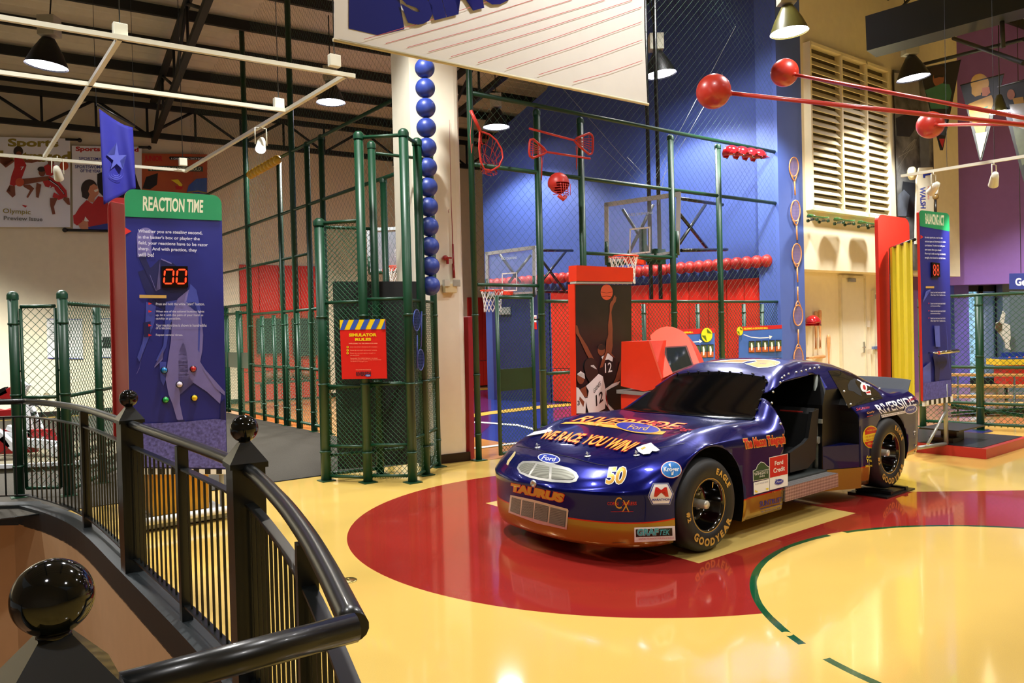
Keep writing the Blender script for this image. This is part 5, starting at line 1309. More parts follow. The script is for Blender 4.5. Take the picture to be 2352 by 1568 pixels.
# ---- blue flag
fA, fB = at(222, 240, 9.0), at(310, 290, 9.35); ft = thing('hanging_flag', (fA + fB) / 2, 'blue cloth flag with a pale star, hanging from a black bar above the quiz board', 'flag')
MB().tube(fA, fB, .012, 8).build('flag_bar', blk, ft)
fc_ = wallcast(fA, fB); H = homog([(238, 470), (312, 432), (305.5, 292), (228, 250)])
V = []; F = []; N_ = 20
for j in range(N_ + 1):
    for i in range(N_ + 1):
        u, v = i / N_, j / N_; x, y = H(u, v); sag = 6 * sin(pi * u) * (v); V.append(fc_(x, y + sag, .03 * sin(u * 8 + v * 2) * (1.1 - v * .6)))
for j in range(N_):
    for i in range(N_): a = j * (N_ + 1) + i; F.append((a, a + 1, a + N_ + 2, a + N_ + 1))
mbf = MB(); mbf.add(V, F, 0, True); fcl = mbf.build('cloth', M('flag_blue', (38, 40, 150), .75, noise=.08), ft)
sd_ = fcl.modifiers.new('s', 'SOLIDIFY'); sd_.thickness = .003
star = []
for k in range(10):
    a = -pi / 2 + k * pi / 5; r_ = (26, 38) if k == 0 else (24, 30) if k % 2 == 0 else (8, 11); star.append((268 + r_[0] * cos(a), 365 + r_[1] * sin(a)))
stm = M('flag_star', (84, 92, 190), .8, noise=.1)
marks('star', fc_, [(stm, star)] + [(stm, pline(ell(267, 398, r_, r_ * .8, 16, 0)[:9], 1.5)) for r_ in (7, 12, 17)], ft, base=.045)
# ---- wall posters (magazine covers)
skin = M('print_skin', (132, 72, 44), .5, noise=.1); skin2 = M('print_skin_light', (206, 140, 108), .5, noise=.05); pred = M('print_red', (190, 34, 36), .5, noise=.05); pblk = M('print_black', (18, 16, 18), .5, noise=0); pwh = M('print_white', (236, 240, 250), .45, noise=.01); olv = M('print_olive', (150, 136, 50), .5, noise=.04)
pball = M('print_ball', (206, 84, 48), .5, noise=.05); hair = M('print_hair', (46, 34, 28), .5, noise=.1)
def s5(x, y): return (x / 4.523, 300 + y / 4.523)
def S(*P): return [s5(*p) for p in P]
def wposter(name_lb, q, items, mat):
    pc_ = wallcast(WA, WB, .10); t = thing('wall_poster', pc_(*q[0]), name_lb, 'poster', 'magazine cover posters high on the left wall')
    slab('panel', pc_, q, .02, mat, t)
    marks('print', pc_, items, t, base=.003)
    return t, pc_
t, pw_ = wposter('white magazine poster with red basketball players and gold title, leftmost on the wall', [(-20, 521), (161.5, 521.5), (161, 318), (-20, 314)], [
    T('Sports', S((80, 190), (608, 195), (608, 85), (80, 80)), olv, .04), T('Illustrated', S((-100, 322), (735, 328), (735, 215), (-100, 205)), olv, .04),
    (pred, S((150, 265), (220, 280), (245, 300), (275, 360), (235, 470), (215, 520), (150, 575), (100, 560), (118, 470), (150, 380))), (skin, S((0, 240), (20, 330), (55, 370), (140, 300), (150, 320), (60, 385), (0, 330))), (skin, S((250, 300), (330, 305), (440, 290), (445, 310), (330, 335), (260, 330))), (hair, ell(*s5(190, 215), 11, 12)), (skin, ell(*s5(195, 250), 7, 8)),
    (skin, S((100, 565), (155, 575), (160, 670), (130, 695), (65, 630), (70, 620), (115, 640))), (skin, S((235, 560), (310, 560), (355, 600), (290, 700), (275, 690), (310, 620), (250, 585))), (pwh, pline(S((115, 450), (100, 520), (100, 565)), 3)), T('7', S((212, 410), (250, 405), (250, 370), (212, 375)), pwh, .03),
    (skin, ell(*s5(437, 430), 8, 10)), (hair, ell(*s5(432, 400), 9.5, 6)), (pred, S((440, 520), (510, 470), (620, 535), (690, 620), (700, 690), (640, 700), (560, 600), (470, 580))), (skin, S((200, 520), (230, 500), (440, 480), (500, 470), (520, 510), (450, 525), (250, 560), (200, 560))), (pball, ell(*s5(205, 535), 10, 10)),
    (pblk, pline(S((505, 505), (600, 570), (670, 660)), 5)), (pwh, pline(S((515, 515), (600, 575), (665, 655)), 1.6)), T('10', S((505, 600), (560, 620), (570, 590), (520, 570)), pwh, .03),
    (pred, S((455, 370), (500, 345), (590, 360), (590, 440), (530, 470), (480, 460))), (skin, S((590, 380), (630, 500), (645, 530), (620, 520), (570, 420))), (skin, ell(*s5(530, 330), 7, 8)), (skin, S((380, 540), (430, 560), (400, 700), (375, 690), (372, 600))), (pred, S((560, 640), (660, 700), (610, 720), (545, 690))), (skin, S((520, 700), (600, 700), (560, 790), (575, 865), (545, 870), (520, 770))), (skin, S((670, 690), (720, 700), (728, 775), (700, 765), (655, 715))),
    (pball, ell(*s5(665, 365), 10, 10.5)), (pwh, S((225, 735), (290, 750), (290, 800), (240, 800))), (pred, S((225, 770), (285, 780), (262, 800))),
    T('Olympic', S((30, 870), (318, 882), (318, 820), (30, 806)), olv, .01), T('Preview Issue', S((38, 928), (442, 940), (442, 900), (38, 885)), M('print_grey', (110, 112, 110), .5, noise=0), .02)], pwh)
MB().tube(pw_(150, 320) , pw_(181, 321.5), .03, 8).sphere(pw_(183, 321.8), .05).build('pole_finial', blk, t)
t, _ = wposter('white magazine poster with a smiling figure in red, partly behind the blue flag', [(168, 530), (326, 531), (325.5, 337), (165, 334.5)], [
    T('Sports Illustrated', S((785, 225), (1440, 232), (1440, 175), (785, 165)), pred, .04), T('SPORTSMAN', S((820, 305), (1085, 310), (1085, 280), (820, 272)), bluev, .01), T('AND', S((905, 345), (970, 346), (970, 322), (905, 320)), bluev, .01), T('SPORTSWOMAN', S((780, 390), (1095, 395), (1095, 362), (780, 355)), bluev, .01), T('OF THE YEAR', S((835, 432), (1045, 436), (1045, 405), (835, 402)), bluev, .01),
    (pblk, S((1010, 560), (1010, 450), (1060, 430), (1400, 430), (1440, 560), (1475, 640), (1475, 700), (1090, 700), (1030, 640))), (hair, ell(*s5(928, 605), 19, 22)), (hair, S((845, 600), (855, 690), (900, 712), (930, 690), (920, 600))), (skin2, S((935, 575), (975, 552), (1008, 575), (1030, 620), (1022, 660), (985, 700), (975, 745), (915, 735), (915, 700), (930, 660), (915, 630))), (white, S((975, 620), (1020, 600), (1020, 625), (990, 640))),
    (pred, S((760, 900), (830, 790), (900, 720), (960, 760), (1020, 680), (1120, 700), (1130, 960), (1000, 990), (890, 1000), (800, 980))), (white, S((885, 890), (925, 940), (870, 945))), (skin2, S((805, 960), (860, 930), (915, 950), (920, 1040), (880, 1045), (830, 1010))), (bluev, S((915, 1000), (1130, 960), (1130, 1035), (920, 1040))), (pred, S((760, 880), (800, 860), (860, 940), (800, 985), (765, 960)))], pwh)
MB().tube(pw_(318, 338), pw_(342, 339), .03, 8).sphere(pw_(343, 339), .05).tube(pw_(150, 528), pw_(250, 530), .035, 8).sphere(pw_(149, 528), .055).build('pole_finial', blk, t)
nb = NB('sunset_print', rough=.5); nb.out(nb.mix(nb.noise(1.2), (150, 52, 36), (206, 110, 50)))
wposter('dark red and orange sunset magazine poster, rightmost, behind the quiz board top', [(326, 470), (476, 474), (476, 354.5), (326, 352)], [
    T('JUNIOR', S((1500, 330), (1690, 335), (1690, 260), (1500, 255)), pred, .05), (pblk, S((1755, 275), (1765, 268), (2140, 272), (2150, 285), (2140, 302), (1765, 302))), T('A GIANT SIZE ACTIVITY BOOK', S((1775, 300), (2130, 302), (2130, 282), (1775, 280)), pwh, .01), (M('print_teal', (40, 70, 60), .5, noise=0), S((1540, 365), (2105, 372), (2110, 425), (1540, 420))), T('QUEST FOR OLYMPIC GOLD', S((1550, 415), (2090, 420), (2090, 380), (1550, 375)), cream_t, .01),
    (pblk, S((1480, 600), (1520, 480), (1640, 440), (1630, 560), (1560, 610))), (yellowv, S((1775, 510), (1850, 505), (1895, 560), (1880, 600), (1850, 560))), (pred, S((1820, 570), (1900, 580), (1890, 610), (1830, 610))), (M('print_sea', (50, 90, 170), .5, noise=.1), S((1940, 640), (1960, 570), (2040, 500), (2150, 490), (2150, 660))), (olv, pline(S((1950, 640), (2060, 628), (2150, 650)), 3))], nb.mt)
# ---- coloured ball tube on the cage rail
yb = M('ball_yellow', (206, 160, 26), .35, noise=.08); p0, p1 = at(576, 401, 15.6), at(636, 367, 14.7)
for i in range(9):
    p = p0 + (p1 - p0) * i / 8; MB().sphere(p, .085, nu=18, nv=12).build('yellow_ball', yb, label='yellow ball in the slanting row fixed on the left cage rail', cat='ball', group='row of yellow balls on the cage rail')
# ---- garland of blue balls down the column
bb = M('ball_blue', (42, 62, 140), .4, noise=.12, scale=25)
_c0 = at(975.5, 157, 9.62); _c1 = at(988.5, 656, 9.62)
for i in range(12):
    p = _c0 + (_c1 - _c0) * i / 11
    if i == 0: b0_ = MB().sphere(p, .121, nu=32, nv=20).build('blue_ball', bb, label='blue ball at the very top of the string on the white column', cat='ball', group='string of blue balls down the white column'); base_ = b0_
    else:
        o = base_.copy(); COL.objects.link(o); o.location = base_.location + (p - _c0); 
        o['label'] = 'blue ball in the hanging string on the column, ' + ['', 'second from the top', 'third from the top', 'fourth from the top', 'fifth, at the booth rail', 'sixth from the top', 'seventh from the top', 'sixth from the bottom', 'fifth from the bottom', 'third from the bottom', 'second from the bottom', 'lowest of all'][i]
# fixes wording for the counted ones
for o in [o for o in COL.objects if o.name.startswith('blue_ball')]: pass
# ---- fishing rod and emergency light on the column
cc_ = lambda x, y, o=0: colcast(x, y, o)
rr_ = M('rod_red', (150, 26, 30), .35); t = thing('fishing_rod', cc_(1043, 640), 'dark red fishing rod standing upright on the white column', 'fishing rod')
MB().path([cc_(1032, 275, .03), cc_(1036, 450, .03), cc_(1040, 560, .03)], .003, 6, rs=[.002, .0035, .006]).build('blank', rr_, t)
MB().tube(cc_(1040, 560, .03), cc_(1043, 638, .03), .012, 10).tube(cc_(1041, 605, .03), cc_(1043, 638, .03), .017, 10).build('grip', rr_, t)
MB().lathe(cc_(1022, 592, .05), colcast.n, [(0, -.03), (.03, -.03), (.036, 0), (.03, .03), (0, .03)], 16).box(cc_(1030, 592, .05), (.09, .02, .02), ux=ud).box(cc_(1028, 600, .04), (.03, .02, .07), ux=ud).build('reel', rr_, t)
MB().path([cc_(1032, 480, .04), cc_(1029, 484, .05), cc_(1031, 489, .04)], .003, 5).build('line_guide', rr_, t)
t = thing('emergency_light', cc_(1035, 668), 'two-headed cream emergency light on the white column below the fishing rod', 'emergency light')
MB().box(cc_(1033, 662, .05), (.17, .09, .12), ux=ud, bev=.008).build('housing', M('cream_plastic', (216, 204, 160), .5), t)
for x, a in ((1025, -.3), (1049, .5)): MB().box(cc_(x, 650, .10), (.10, .05, .09), ux=ud + colcast.n * a, bev=.008).build('lamp_head', M('lens_grey', (196, 196, 184), .15), t)

# ---- hooks of red sports gear hung on the cage
RD = M('gear_red', (190, 46, 36), .4, noise=.05)
fcs = wallcast(F0, FE, .12)
t = thing('landing_net', fcs(1120, 400), 'red landing net with looped handle hung on the first green mast', 'landing net')
loop = [(1102, 301), (1100, 340), (1104, 370), (1112, 388), (1128, 392), (1146, 382), (1155, 362), (1152, 342), (1140, 322), (1125, 309), (1108, 303)]
MB().path([fcs(*p) for p in loop], .012, 8, closed=True).build('hoop', RD, t); MB().tube(fcs(1081, 253), fcs(1104, 303), .022, 10).build('handle', RD, t)
mb = MB(); P_ = [fcs(*p) for p in loop]; ctr_ = fcs(1127, 350) ; bt = fcs(1127, 400, -.25)
for k in range(0, 22):
    a = P_[k % 11].lerp(P_[(k + 1) % 11], .5 * (k // 11)); q = fcs(1128 + 14 * cos(k), 398 + 6 * sin(k), -.12); mb.path([a, a.lerp(q, .5) - fcs.n * .10, q], .0035, 3)
for s_ in (.25, .5, .75, .95):
    mb.path([a.lerp(fcs(1128, 396, -.12), s_) - fcs.n * .10 * sin(pi * s_) for a in P_], .0035, 3, closed=True)
mb.build('net_bag', RD, t)
MB().path([fcs(1085, 265), fcs(1080, 310), fcs(1083, 352), fcs(1085, 330)], .004, 4).build('cord_loop', RD, t)
def lacrosse(a, b, h, tip, label):
    t = thing('lacrosse_stick', fcs(*b), label, 'lacrosse stick', None); MB().tube(fcs(*a), fcs(*b), .016, 10).build('shaft', RD, t)
    A_ = fcs(*b); C_ = fcs(*h); d = (C_ - A_).normalized(); y = d.cross(fcs.n).normalized(); L_ = (C_ - A_).length * 2
    P = [A_ + d * L_ * u + y * L_ * v for u, v in ((0, 0), (.2, .14), (.5, .28), (.8, .42), (.95, .36), (1.0, .2), (1.0, -.2), (.95, -.36), (.8, -.42), (.5, -.28), (.2, -.14))]
    MB().path(P, .018, 8, closed=True).build('head_frame', RD, t); mb = MB()
    for k in range(1, 6): mb.tube(P[k], P[11 - k], .006, 4)
    for k in range(-2, 3): mb.tube(A_ + d * L_ * .15 + y * L_ * .03 * k, A_ + d * L_ * .98 + y * L_ * .12 * k, .006, 4)
    mb.build('pocket_strings', RD, t); q = fcs(*tip); MB().path([q, q - Zv * .12 + UD * .01, q - Zv * .30], .008, 5).path([q + UD * .04, q - Zv * .2, q - Zv * .34], .005, 5).build('laces', RD, t)
lacrosse((1216, 295), (1318, 322), (1340, 327), (1323, 335), 'upper red lacrosse stick with its head to the right')
lacrosse((1355, 364), (1256, 349), (1236, 344), (1243, 358), 'lower red lacrosse stick with its head to the left')
# goalie mask
p = fcs(1283, 428, .10); t = thing('goalie_mask', p, 'red goalie mask with wire cage hanging below the upper rail', 'helmet')
V = []; mb = MB(); mb.sphere(p + Zv * .04, .155, nu=24, nv=14, sc=(1, 1, 1)); mb.v = [v if v.z > p.z - .01 else Vector((p.x + (v.x - p.x) * .9, p.y + (v.y - p.y) * .9, v.z * .9 + p.z * .1)) for v in mb.v]
fs2 = []
for f, mi_, s_ in zip(mb.f, mb.m, mb.sm):
    c_ = sum((mb.v[i] for i in f), Vector()) / len(f)
    if (c_ - p).dot(fcs.n) > .02 and c_.z < p.z + .03 and abs((c_ - p).dot(UD)) < .11: continue
    fs2.append(f)
mb.f = fs2; mb.m = [0] * len(fs2); mb.sm = [True] * len(fs2); mb.build('shell', RD, t)
mb = MB()
for k in range(5): z = .01 - k * .035; mb.path([p + UD * (.13 * cos(a)) + fcs.n * (.15 * sin(a)) + Zv * z for a in [radians(10 + 160 * j / 8) for j in range(9)]], .005, 5)
for k in range(-2, 3): mb.path([p + UD * (.045 * k) + fcs.n * .15 + Zv * .02, p + UD * (.04 * k) + fcs.n * .155 - Zv * .14], .005, 5)
mb.build('wire_cage', RD, t); MB().path([p + UD * -.08 + fcs.n * .08 - Zv * .14, p + fcs.n * .12 - Zv * .20 + UD * -.02, p + UD * .05 + fcs.n * .08 - Zv * .15], .03, 8).build('chin_guard', RD, t)
# batting helmets
hr = M('helmet_red', (176, 24, 34), .12, coat=1, noise=0)
def helmet(p, label, face, grp=None, r=.125):
    t = thing('batting_helmet', p, label, 'helmet', grp); face = Vector(face).normalized(); sd = Vector((-face.y, face.x, 0))
    mb = MB(); V = []; n1, n2 = 24, 9
    for j in range(n2 + 1):
        for k in range(n1):
            a = 2 * pi * k / n1; th = j / n2 * (pi * .5 + (.45 if cos(a) < .25 else 0)); V.append(p + face * (sin(th) * cos(a) * r * 1.12) + sd * (sin(th) * sin(a) * r) + Zv * (cos(th) * r))
    F = [(j * n1 + k, j * n1 + (k + 1) % n1, (j + 1) * n1 + (k + 1) % n1, (j + 1) * n1 + k) for j in range(n2) for k in range(n1)]
    mb.add(V, F, 0, True); o = mb.build('shell', hr, t); s_ = o.modifiers.new('s', 'SOLIDIFY'); s_.thickness = .008
    mb = MB(); P = []; 
    for k in range(9):
        a = radians(-55 + 110 * k / 8); P.append((p + face * (cos(a) * r * 1.10) + sd * (sin(a) * r * .98), p + face * (cos(a) * r * 1.12 + .075 * cos(a * 1.4)) + sd * (sin(a) * r * .85) - Zv * .012))
    mb.add([v for q in P for v in q], [(2 * k, 2 * k + 1, 2 * k + 3, 2 * k + 2) for k in range(8)], 0, True); o = mb.build('brim', hr, t); s_ = o.modifiers.new('s', 'SOLIDIFY'); s_.thickness = .006
    for s2 in (-1, 1): MB().lathe(p + sd * s2 * r * .97 - Zv * .05 - face * .01, sd * s2, [(.02, 0), (.02, .004), (.012, .004), (.012, 0)], 12).build('ear_hole', blk, t)
hp = [at(x, y, Y) for x, y, Y in ((1679, 352, 13.25), (1702, 354, 13.45), (1723, 357, 13.65), (1741, 360, 13.85))]
for i, p in enumerate(hp): helmet(p, 'glossy red batting helmet in the tight row under the top rail, ' + ['first on the left', 'second from left', 'third from left', 'last on the right'][i], (UD - Zv * 0 + fcs.n * .5), 'row of red batting helmets on the cage', .135)
# ---- blue badminton rackets on the booth
bcs = wallcast(B3, B5, .06); rb = M('racket_blue', (60, 84, 170), .4, noise=0)
def racket(cast, c, rx, ry, g0_, g1_, label, frame_m, string_m, cat='racket', group=None, gw=.014, fr=.009, nst=7, head=None):
    P = [cast(c[0] + rx * cos(a), c[1] + ry * sin(a)) for a in [2 * pi * k / 24 for k in range(24)]]
    t = thing('tennis_racket' if gw > .012 else 'badminton_racket', cast(*c), label, cat, group)
    MB().path(P, fr, 8, closed=True).build('frame', frame_m, t); mb = MB()
    for k in range(1, nst * 2):
        y = -1 + k / nst; w_ = sqrt(max(0, 1 - y * y)); mb.tube(cast(c[0] - rx * w_, c[1] + ry * y), cast(c[0] + rx * w_, c[1] + ry * y), .0016, 3)
        mb.tube(cast(c[0] + rx * y, c[1] - ry * w_), cast(c[0] + rx * y, c[1] + ry * w_), .0016, 3)
    mb.build('strings', string_m, t)
    a = cast(*g0_); b = cast(*g1_); mb = MB(); s_ = 1 if g0_[1] > c[1] else -1
    if gw > .012:
        for e in (-1, 1): mb.path([cast(c[0] + e * rx * .62, c[1] + s_ * ry * .80), cast((c[0] + g0_[0]) / 2 + e * rx * .30, (c[1] + s_ * ry + g0_[1]) / 2), a], fr, 8)
    else: mb.tube(cast(c[0], c[1] + s_ * ry), a, .005, 6)
    mb.build('throat', frame_m, t); MB().tube(a.lerp(b, .0), b, gw, 10).build('handle', frame_m, t)
racket(bcs, (957, 735), 8, 24.5, (958, 770), (958, 846), 'blue badminton racket with head up, tied inside the booth mesh', rb, rb, gw=.010, fr=.007)
racket(bcs, (966, 826), 7.5, 24, (967, 795), (968, 715), 'blue badminton racket with head down, tied inside the booth mesh', rb, rb, gw=.010, fr=.007)
# ---- wooden rackets on the blue pier
wd = M('racket_wood', (206, 140, 84), .35, noise=.12, scale=30); wst = M('racket_string', (176, 140, 160), .5, noise=0)
rpc = wallcast(RA, RB, .03)
def c3(x, y): return (1552 + x / 2.904, y / 2.904)
for c, ry, g0_, g1_, lb in (((1823.5, 383), 22, (1825, 416), (1826.5, 448), 'topmost wooden tennis racket, head up'), ((1827, 484), 24, (1829.5, 518), (1831, 551), 'second wooden tennis racket from the top, head up'), ((1830, 583), 23.5, (1831, 614), (1832, 648), 'third wooden tennis racket from the top, head up'),
    ((1833, 724), 23.5, (1832.5, 690), (1832, 658), 'fourth wooden tennis racket from the top, head down'), ((1834, 822), 24, (1833.5, 789), (1833.5, 756), 'lowest wooden tennis racket, half hidden by the car roof')):
    racket(rpc, c, 10.5, ry, g0_, g1_, lb + ', on the blue pier', wd, wst, group='wooden rackets in a column on the blue pier', gw=.015, fr=.012)

# ---- court wall: pads, red balls, backboards
cw = wallcast(CA, CB)
def Cp(px): p = cw(px, 700); return Vector((p.x, p.y, 0))
padm = M('pad_red', (206, 36, 20), .45, noise=.03); seam = M('pad_seam', (120, 14, 10), .6)
def pads(cst, xs, z0, z1, th, label, A=None):
    t = thing('wall_padding', cst(xs[0], 700) * 1, label, 'wall padding', None); 
    for a, b in zip(xs[:-1], xs[1:]):
        p, q = cst(a, 700), cst(b, 700); p.z = q.z = 0; d = (q - p).normalized(); mb = MB()
        for lo_, hi_ in ((z0, .80), (.815, z1)): mb.box((p + q) / 2 + cst.n * (th / 2 + .005) + Zv * ((lo_ + hi_) / 2), ((q - p).length - .008, th, hi_ - lo_), ux=d, bev=.012)
        mb.build('pad', padm, t)
    return t
pads(cw, [1788, 1752, 1712, 1672, 1630, 1585, 1540, 1492, 1440, 1385, 1325, 1268], .05, 2.62, .05, 'long run of red wall pads along the blue court wall')
db = M('door_navy', (26, 34, 92), .5)
t = thing('court_door', Cp(1200), 'dark blue door at the back of the court seen through the open gate', 'door'); a, b = Cp(1262), Cp(1132)
MB().box((a + b) / 2 + cw.n * .02 + Zv * 1.3, ((a - b).length, .03, 2.6), ux=(b - a)).build('leaf', db, t)
MB().box(cw(1160, 714, .07), (.35, .05, .18), ux=(b - a), bev=.01).build('door_closer', M('closer_grey', (150, 156, 160), .3, metal=.5), t)
marks('exit_notice', cw, [(white, [(1224, 723), (1232.5, 724), (1232, 740), (1224, 739)]), (redv, [(1224, 739), (1232, 740), (1233, 756), (1224.5, 755)]), T('EXIT', rq(1225, 727, 1232, 734), redv, .02)], t, base=.04)
wl = wallcast(WA, WB)
pads(wl, [1140, 1105, 1072], .05, 2.75, .06, 'red wall pads seen between the white column and open gate')
pads(wl, [736, 690, 640, 595, 551], .05, 3.6, .06, 'red wall pads on the far left wall behind the low green cage')
# chalk-coloured target panels
dgp = M('panel_darkgreen', (30, 42, 40), .6, noise=.1)
for q, lb in ((((592, 812), (648, 811), (645, 731), (590, 731)), 'left dark mesh panel on the red wall pads'), (((675, 818), (734, 816), (733, 731), (671, 731)), 'right dark mesh panel on the red wall pads')):
    slab('mesh_panel', wallcast(WA, WB, .16), q, .05, dgp, label=lb, cat='panel')
p = at(660, 858, 19.0); tb_ = Vector((p.x, p.y, 0)); t = thing('ball_table', tb_, 'low bench with a pile of brown balls behind the left cage', 'bench')
MB().box(tb_ + Zv * .62, (1.5, .5, .04), ux=UD).build('top', grd, t)
for s_ in (-.65, .65): MB().tube(tb_ + UD * s_, tb_ + UD * s_ + Zv * .6, .025, 8).build('leg', grn, t)
bbr = M('ball_brown', (140, 70, 40), .5)
for k in range(5): MB().sphere(tb_ + UD * (-.45 + .23 * k) + Zv * .765, .12, nu=16, nv=10).build('brown_ball', bbr, label='brown ball lying on the low bench behind the left cage', cat='ball', group='brown balls on the low bench')
rbm = M('ball_red', (170, 36, 28), .45, noise=.08)
b1_ = cw(1762, 599, .16); b2_ = cw(1128, 651, .16); nb_ = 36; base_ = None
for i in range(nb_):
    p = b1_ + (b2_ - b1_) * i / (nb_ - 1)
    if base_ is None: base_ = MB().sphere(p, .123, nu=24, nv=16).build('red_ball', rbm, label='red ball in the long row fixed along the blue court wall above the pads', cat='ball', group='row of red balls on the blue court wall')
    else: o = base_.copy(); COL.objects.link(o); o.location = base_.location + (p - b1_)
gls = M('backboard_glass', (190, 210, 235), .05, alpha=.16, noise=0); alum = M('backboard_frame', (186, 192, 196), .35, metal=.3); netw = M('net_white', (232, 230, 222), .8, noise=0); hoopm = M('hoop_orange', (226, 60, 26), .35)
def backboard(q, inner, hoopc, hr_, Y0, Y1, label, arms=(), text=None, facing=None, pad=None):
    """q: bl br tr tl in pixels"""
    A_ = at(q[0][0], q[0][1], Y0); B_ = at(q[1][0], q[1][1], Y1); bc_ = wallcast(A_, B_); t = thing('basketball_hoop', bc_(*q[0]), label, 'basketball hoop', None)
    P = [bc_(*p) for p in q]; mb = MB()
    for a, b in zip(P, P[1:] + P[:1]): mb.box((a + b) / 2, ((b - a).length + .06, .05, .07), ux=(b - a), uy=bc_.n)
    mb.build('board_frame', alum, t); mb = MB(); mb.prism(P, -bc_.n * .012); mb.build('glass', gls, t)
    if inner: marks('target_square', bc_, [(white, pline(inner + inner[:1], 3.0))] if False else [(white, [inner[i], inner[(i + 1) % 4], tuple(np.array(inner[(i + 1) % 4]) * .88 + np.array(inner[(i + 3) % 4]) * .06 + np.array(inner[i]) * .06 if False else (np.array(inner[(i + 1) % 4]) + (np.mean(inner, axis=0) - np.array(inner[(i + 1) % 4])) * .12)), tuple(np.array(inner[i]) + (np.mean(inner, axis=0) - np.array(inner[i])) * .12)]) for i in range(4)] + ([T(text[0], text[1], M('etch_white', (200, 214, 220), .5, noise=0), .02)] if text else []), t, base=.006)
    hc = at(*hoopc); 
    ring_ = [hc + Vector((cos(a), sin(a), 0)) * .225 for a in [2 * pi * k / 28 for k in range(28)]]
    MB().path(ring_, .013, 8, closed=True).build('rim', hoopm, t)
    mc = (P[0] + P[1]) / 2; mc.z = hc.z - .03; d_ = (mc - hc); 
    MB().box(hc + d_.normalized() * (.225 + max(.02, d_.length - .225) / 2) - Zv * .02, (max(.04, d_.length - .225), .14, .07), ux=(d_.x, d_.y, 0)).build('bracket', hoopm, t)
    mb = MB(); nn_ = 14
    for k in range(nn_):
        for sg in (1, -1):
            mb.path([hc + Vector((cos(a), sin(a), 0)) * r_ + Zv * z for a, r_, z in [(2 * pi * (k + sg * j * .5) / nn_, .222 - .025 * j + .003 * j * j, -.085 * j) for j in range(6)]], .005, 4)
    mb.build('net', netw, t)
    if arms:
        mb = MB()
        for (x0, y0, Ya), (x1, y1, Yb) in arms: mb.tube(at(x0, y0, Ya), at(x1, y1, Yb), .03, 6)
        mb.build('wall_arms', blk, t)
    if pad: MB().tube(P[0] - Zv * .04, P[1] - Zv * .04, .045, 8).tube(P[0] - Zv * .04, P[0] + Zv * .35, .04, 8).tube(P[1] - Zv * .04, P[1] + Zv * .35, .04, 8).build('edge_padding', grn, t)
def c9(x, y): return (1100 + x / 3.136, 560 + y / 3.136)
backboard([c9(62, 372), c9(400, 355), c9(400, 25), c9(60, 70)], [c9(165, 342), c9(275, 338), c9(275, 203), c9(165, 212)], (c9(95, 335)[0], c9(95, 335)[1], 15.6), 0, 16.6, 15.9, 'glass backboard and hoop seen above the open green gate',
    arms=[((*c9(405, 45), 16.2), (*c9(675, 48), 17.6)), ((*c9(405, 340), 16.2), (*c9(640, 348), 17.6)), ((*c9(455, 120), 16.4), (*c9(625, 348), 17.6)), ((*c9(625, 55), 17.6), (*c9(455, 265), 16.4)), ((*c9(150, 75), 17), (*c9(300, 280), 17)), ((*c9(375, 80), 17), (*c9(215, 280), 17))],
    text=('NO DUNKING', [c9(162, 118), c9(272, 106), c9(272, 90), c9(162, 98)]), pad=True)
def c10(x, y): return (1300 + x / 1, y)
backboard([(1394, 603), (1556, 580), (1559, 446), (1393, 470)], [(1445, 585), (1494, 580), (1494, 520), (1446, 525)], (1432, 589, 12.2), 0, 13.2, 12.9, 'larger glass backboard with orange hoop above the poster kiosk',
    arms=[((1556, 455, 13.0), (1660, 470, 14.2)), ((1560, 490, 13.0), (1625, 572, 14.5)), ((1620, 470, 14.4), (1560, 560, 13.0)), ((1565, 575, 13.0), (1670, 573, 14.8)), ((1500, 470, 13.6), (1440, 590, 13.6)), ((1430, 480, 13.6), (1500, 590, 13.6))], text=('NO DUNKING', [(1444, 497), (1500, 491), (1500, 485), (1444, 490)]), pad=True)
backboard([(849, 624), (919, 618), (922, 524), (846, 527)], [(907, 590), (922, 589), (921, 572), (907, 573)], (913, 612, 17.6), 0, 18.2, 18.0, 'glass backboard with hoop beyond the entry booth, left of the white column', arms=[((834, 535, 19.5), (850, 535, 18.4)), ((840, 610, 19.5), (850, 612, 18.4))], pad=True)
# dark steel post carrying the larger hoop
pp_ = at(1500, 500, 13.3); t = thing('hoop_mast', Vector((pp_.x, pp_.y, 0)), 'dark twin steel mast with guy wires behind the larger backboard', 'mast')
for dx in (-.06, .10): MB().tube(Vector((pp_.x + dx, pp_.y, 2.2)), Vector((pp_.x + dx - .0, pp_.y, 8.6)), .035, 8).build('pole', blk, t)
mb = MB()
for (x0, y0), (x1, y1) in (((1487, 425), (1290, 200)), ((1500, 415), (1690, 60)), ((1478, 400), (1440, 360)), ((1512, 470), (1532, 372)), ((1487, 440), (1375, 330)), ((1510, 430), (1660, 170))): mb.tube(at(x0, y0, 13.2), at(x1, y1, 13.4), .0035, 4)
mb.build('guy_wires', M('wire_grey', (150, 154, 150), .4, metal=.6), t)
MB().box(at(1507, 590, 13.1), (.25, .2, .25), ux=UD).box(at(1477, 560, 13.1), (.10, .08, .55), ux=UD).build('winch', grn, t)

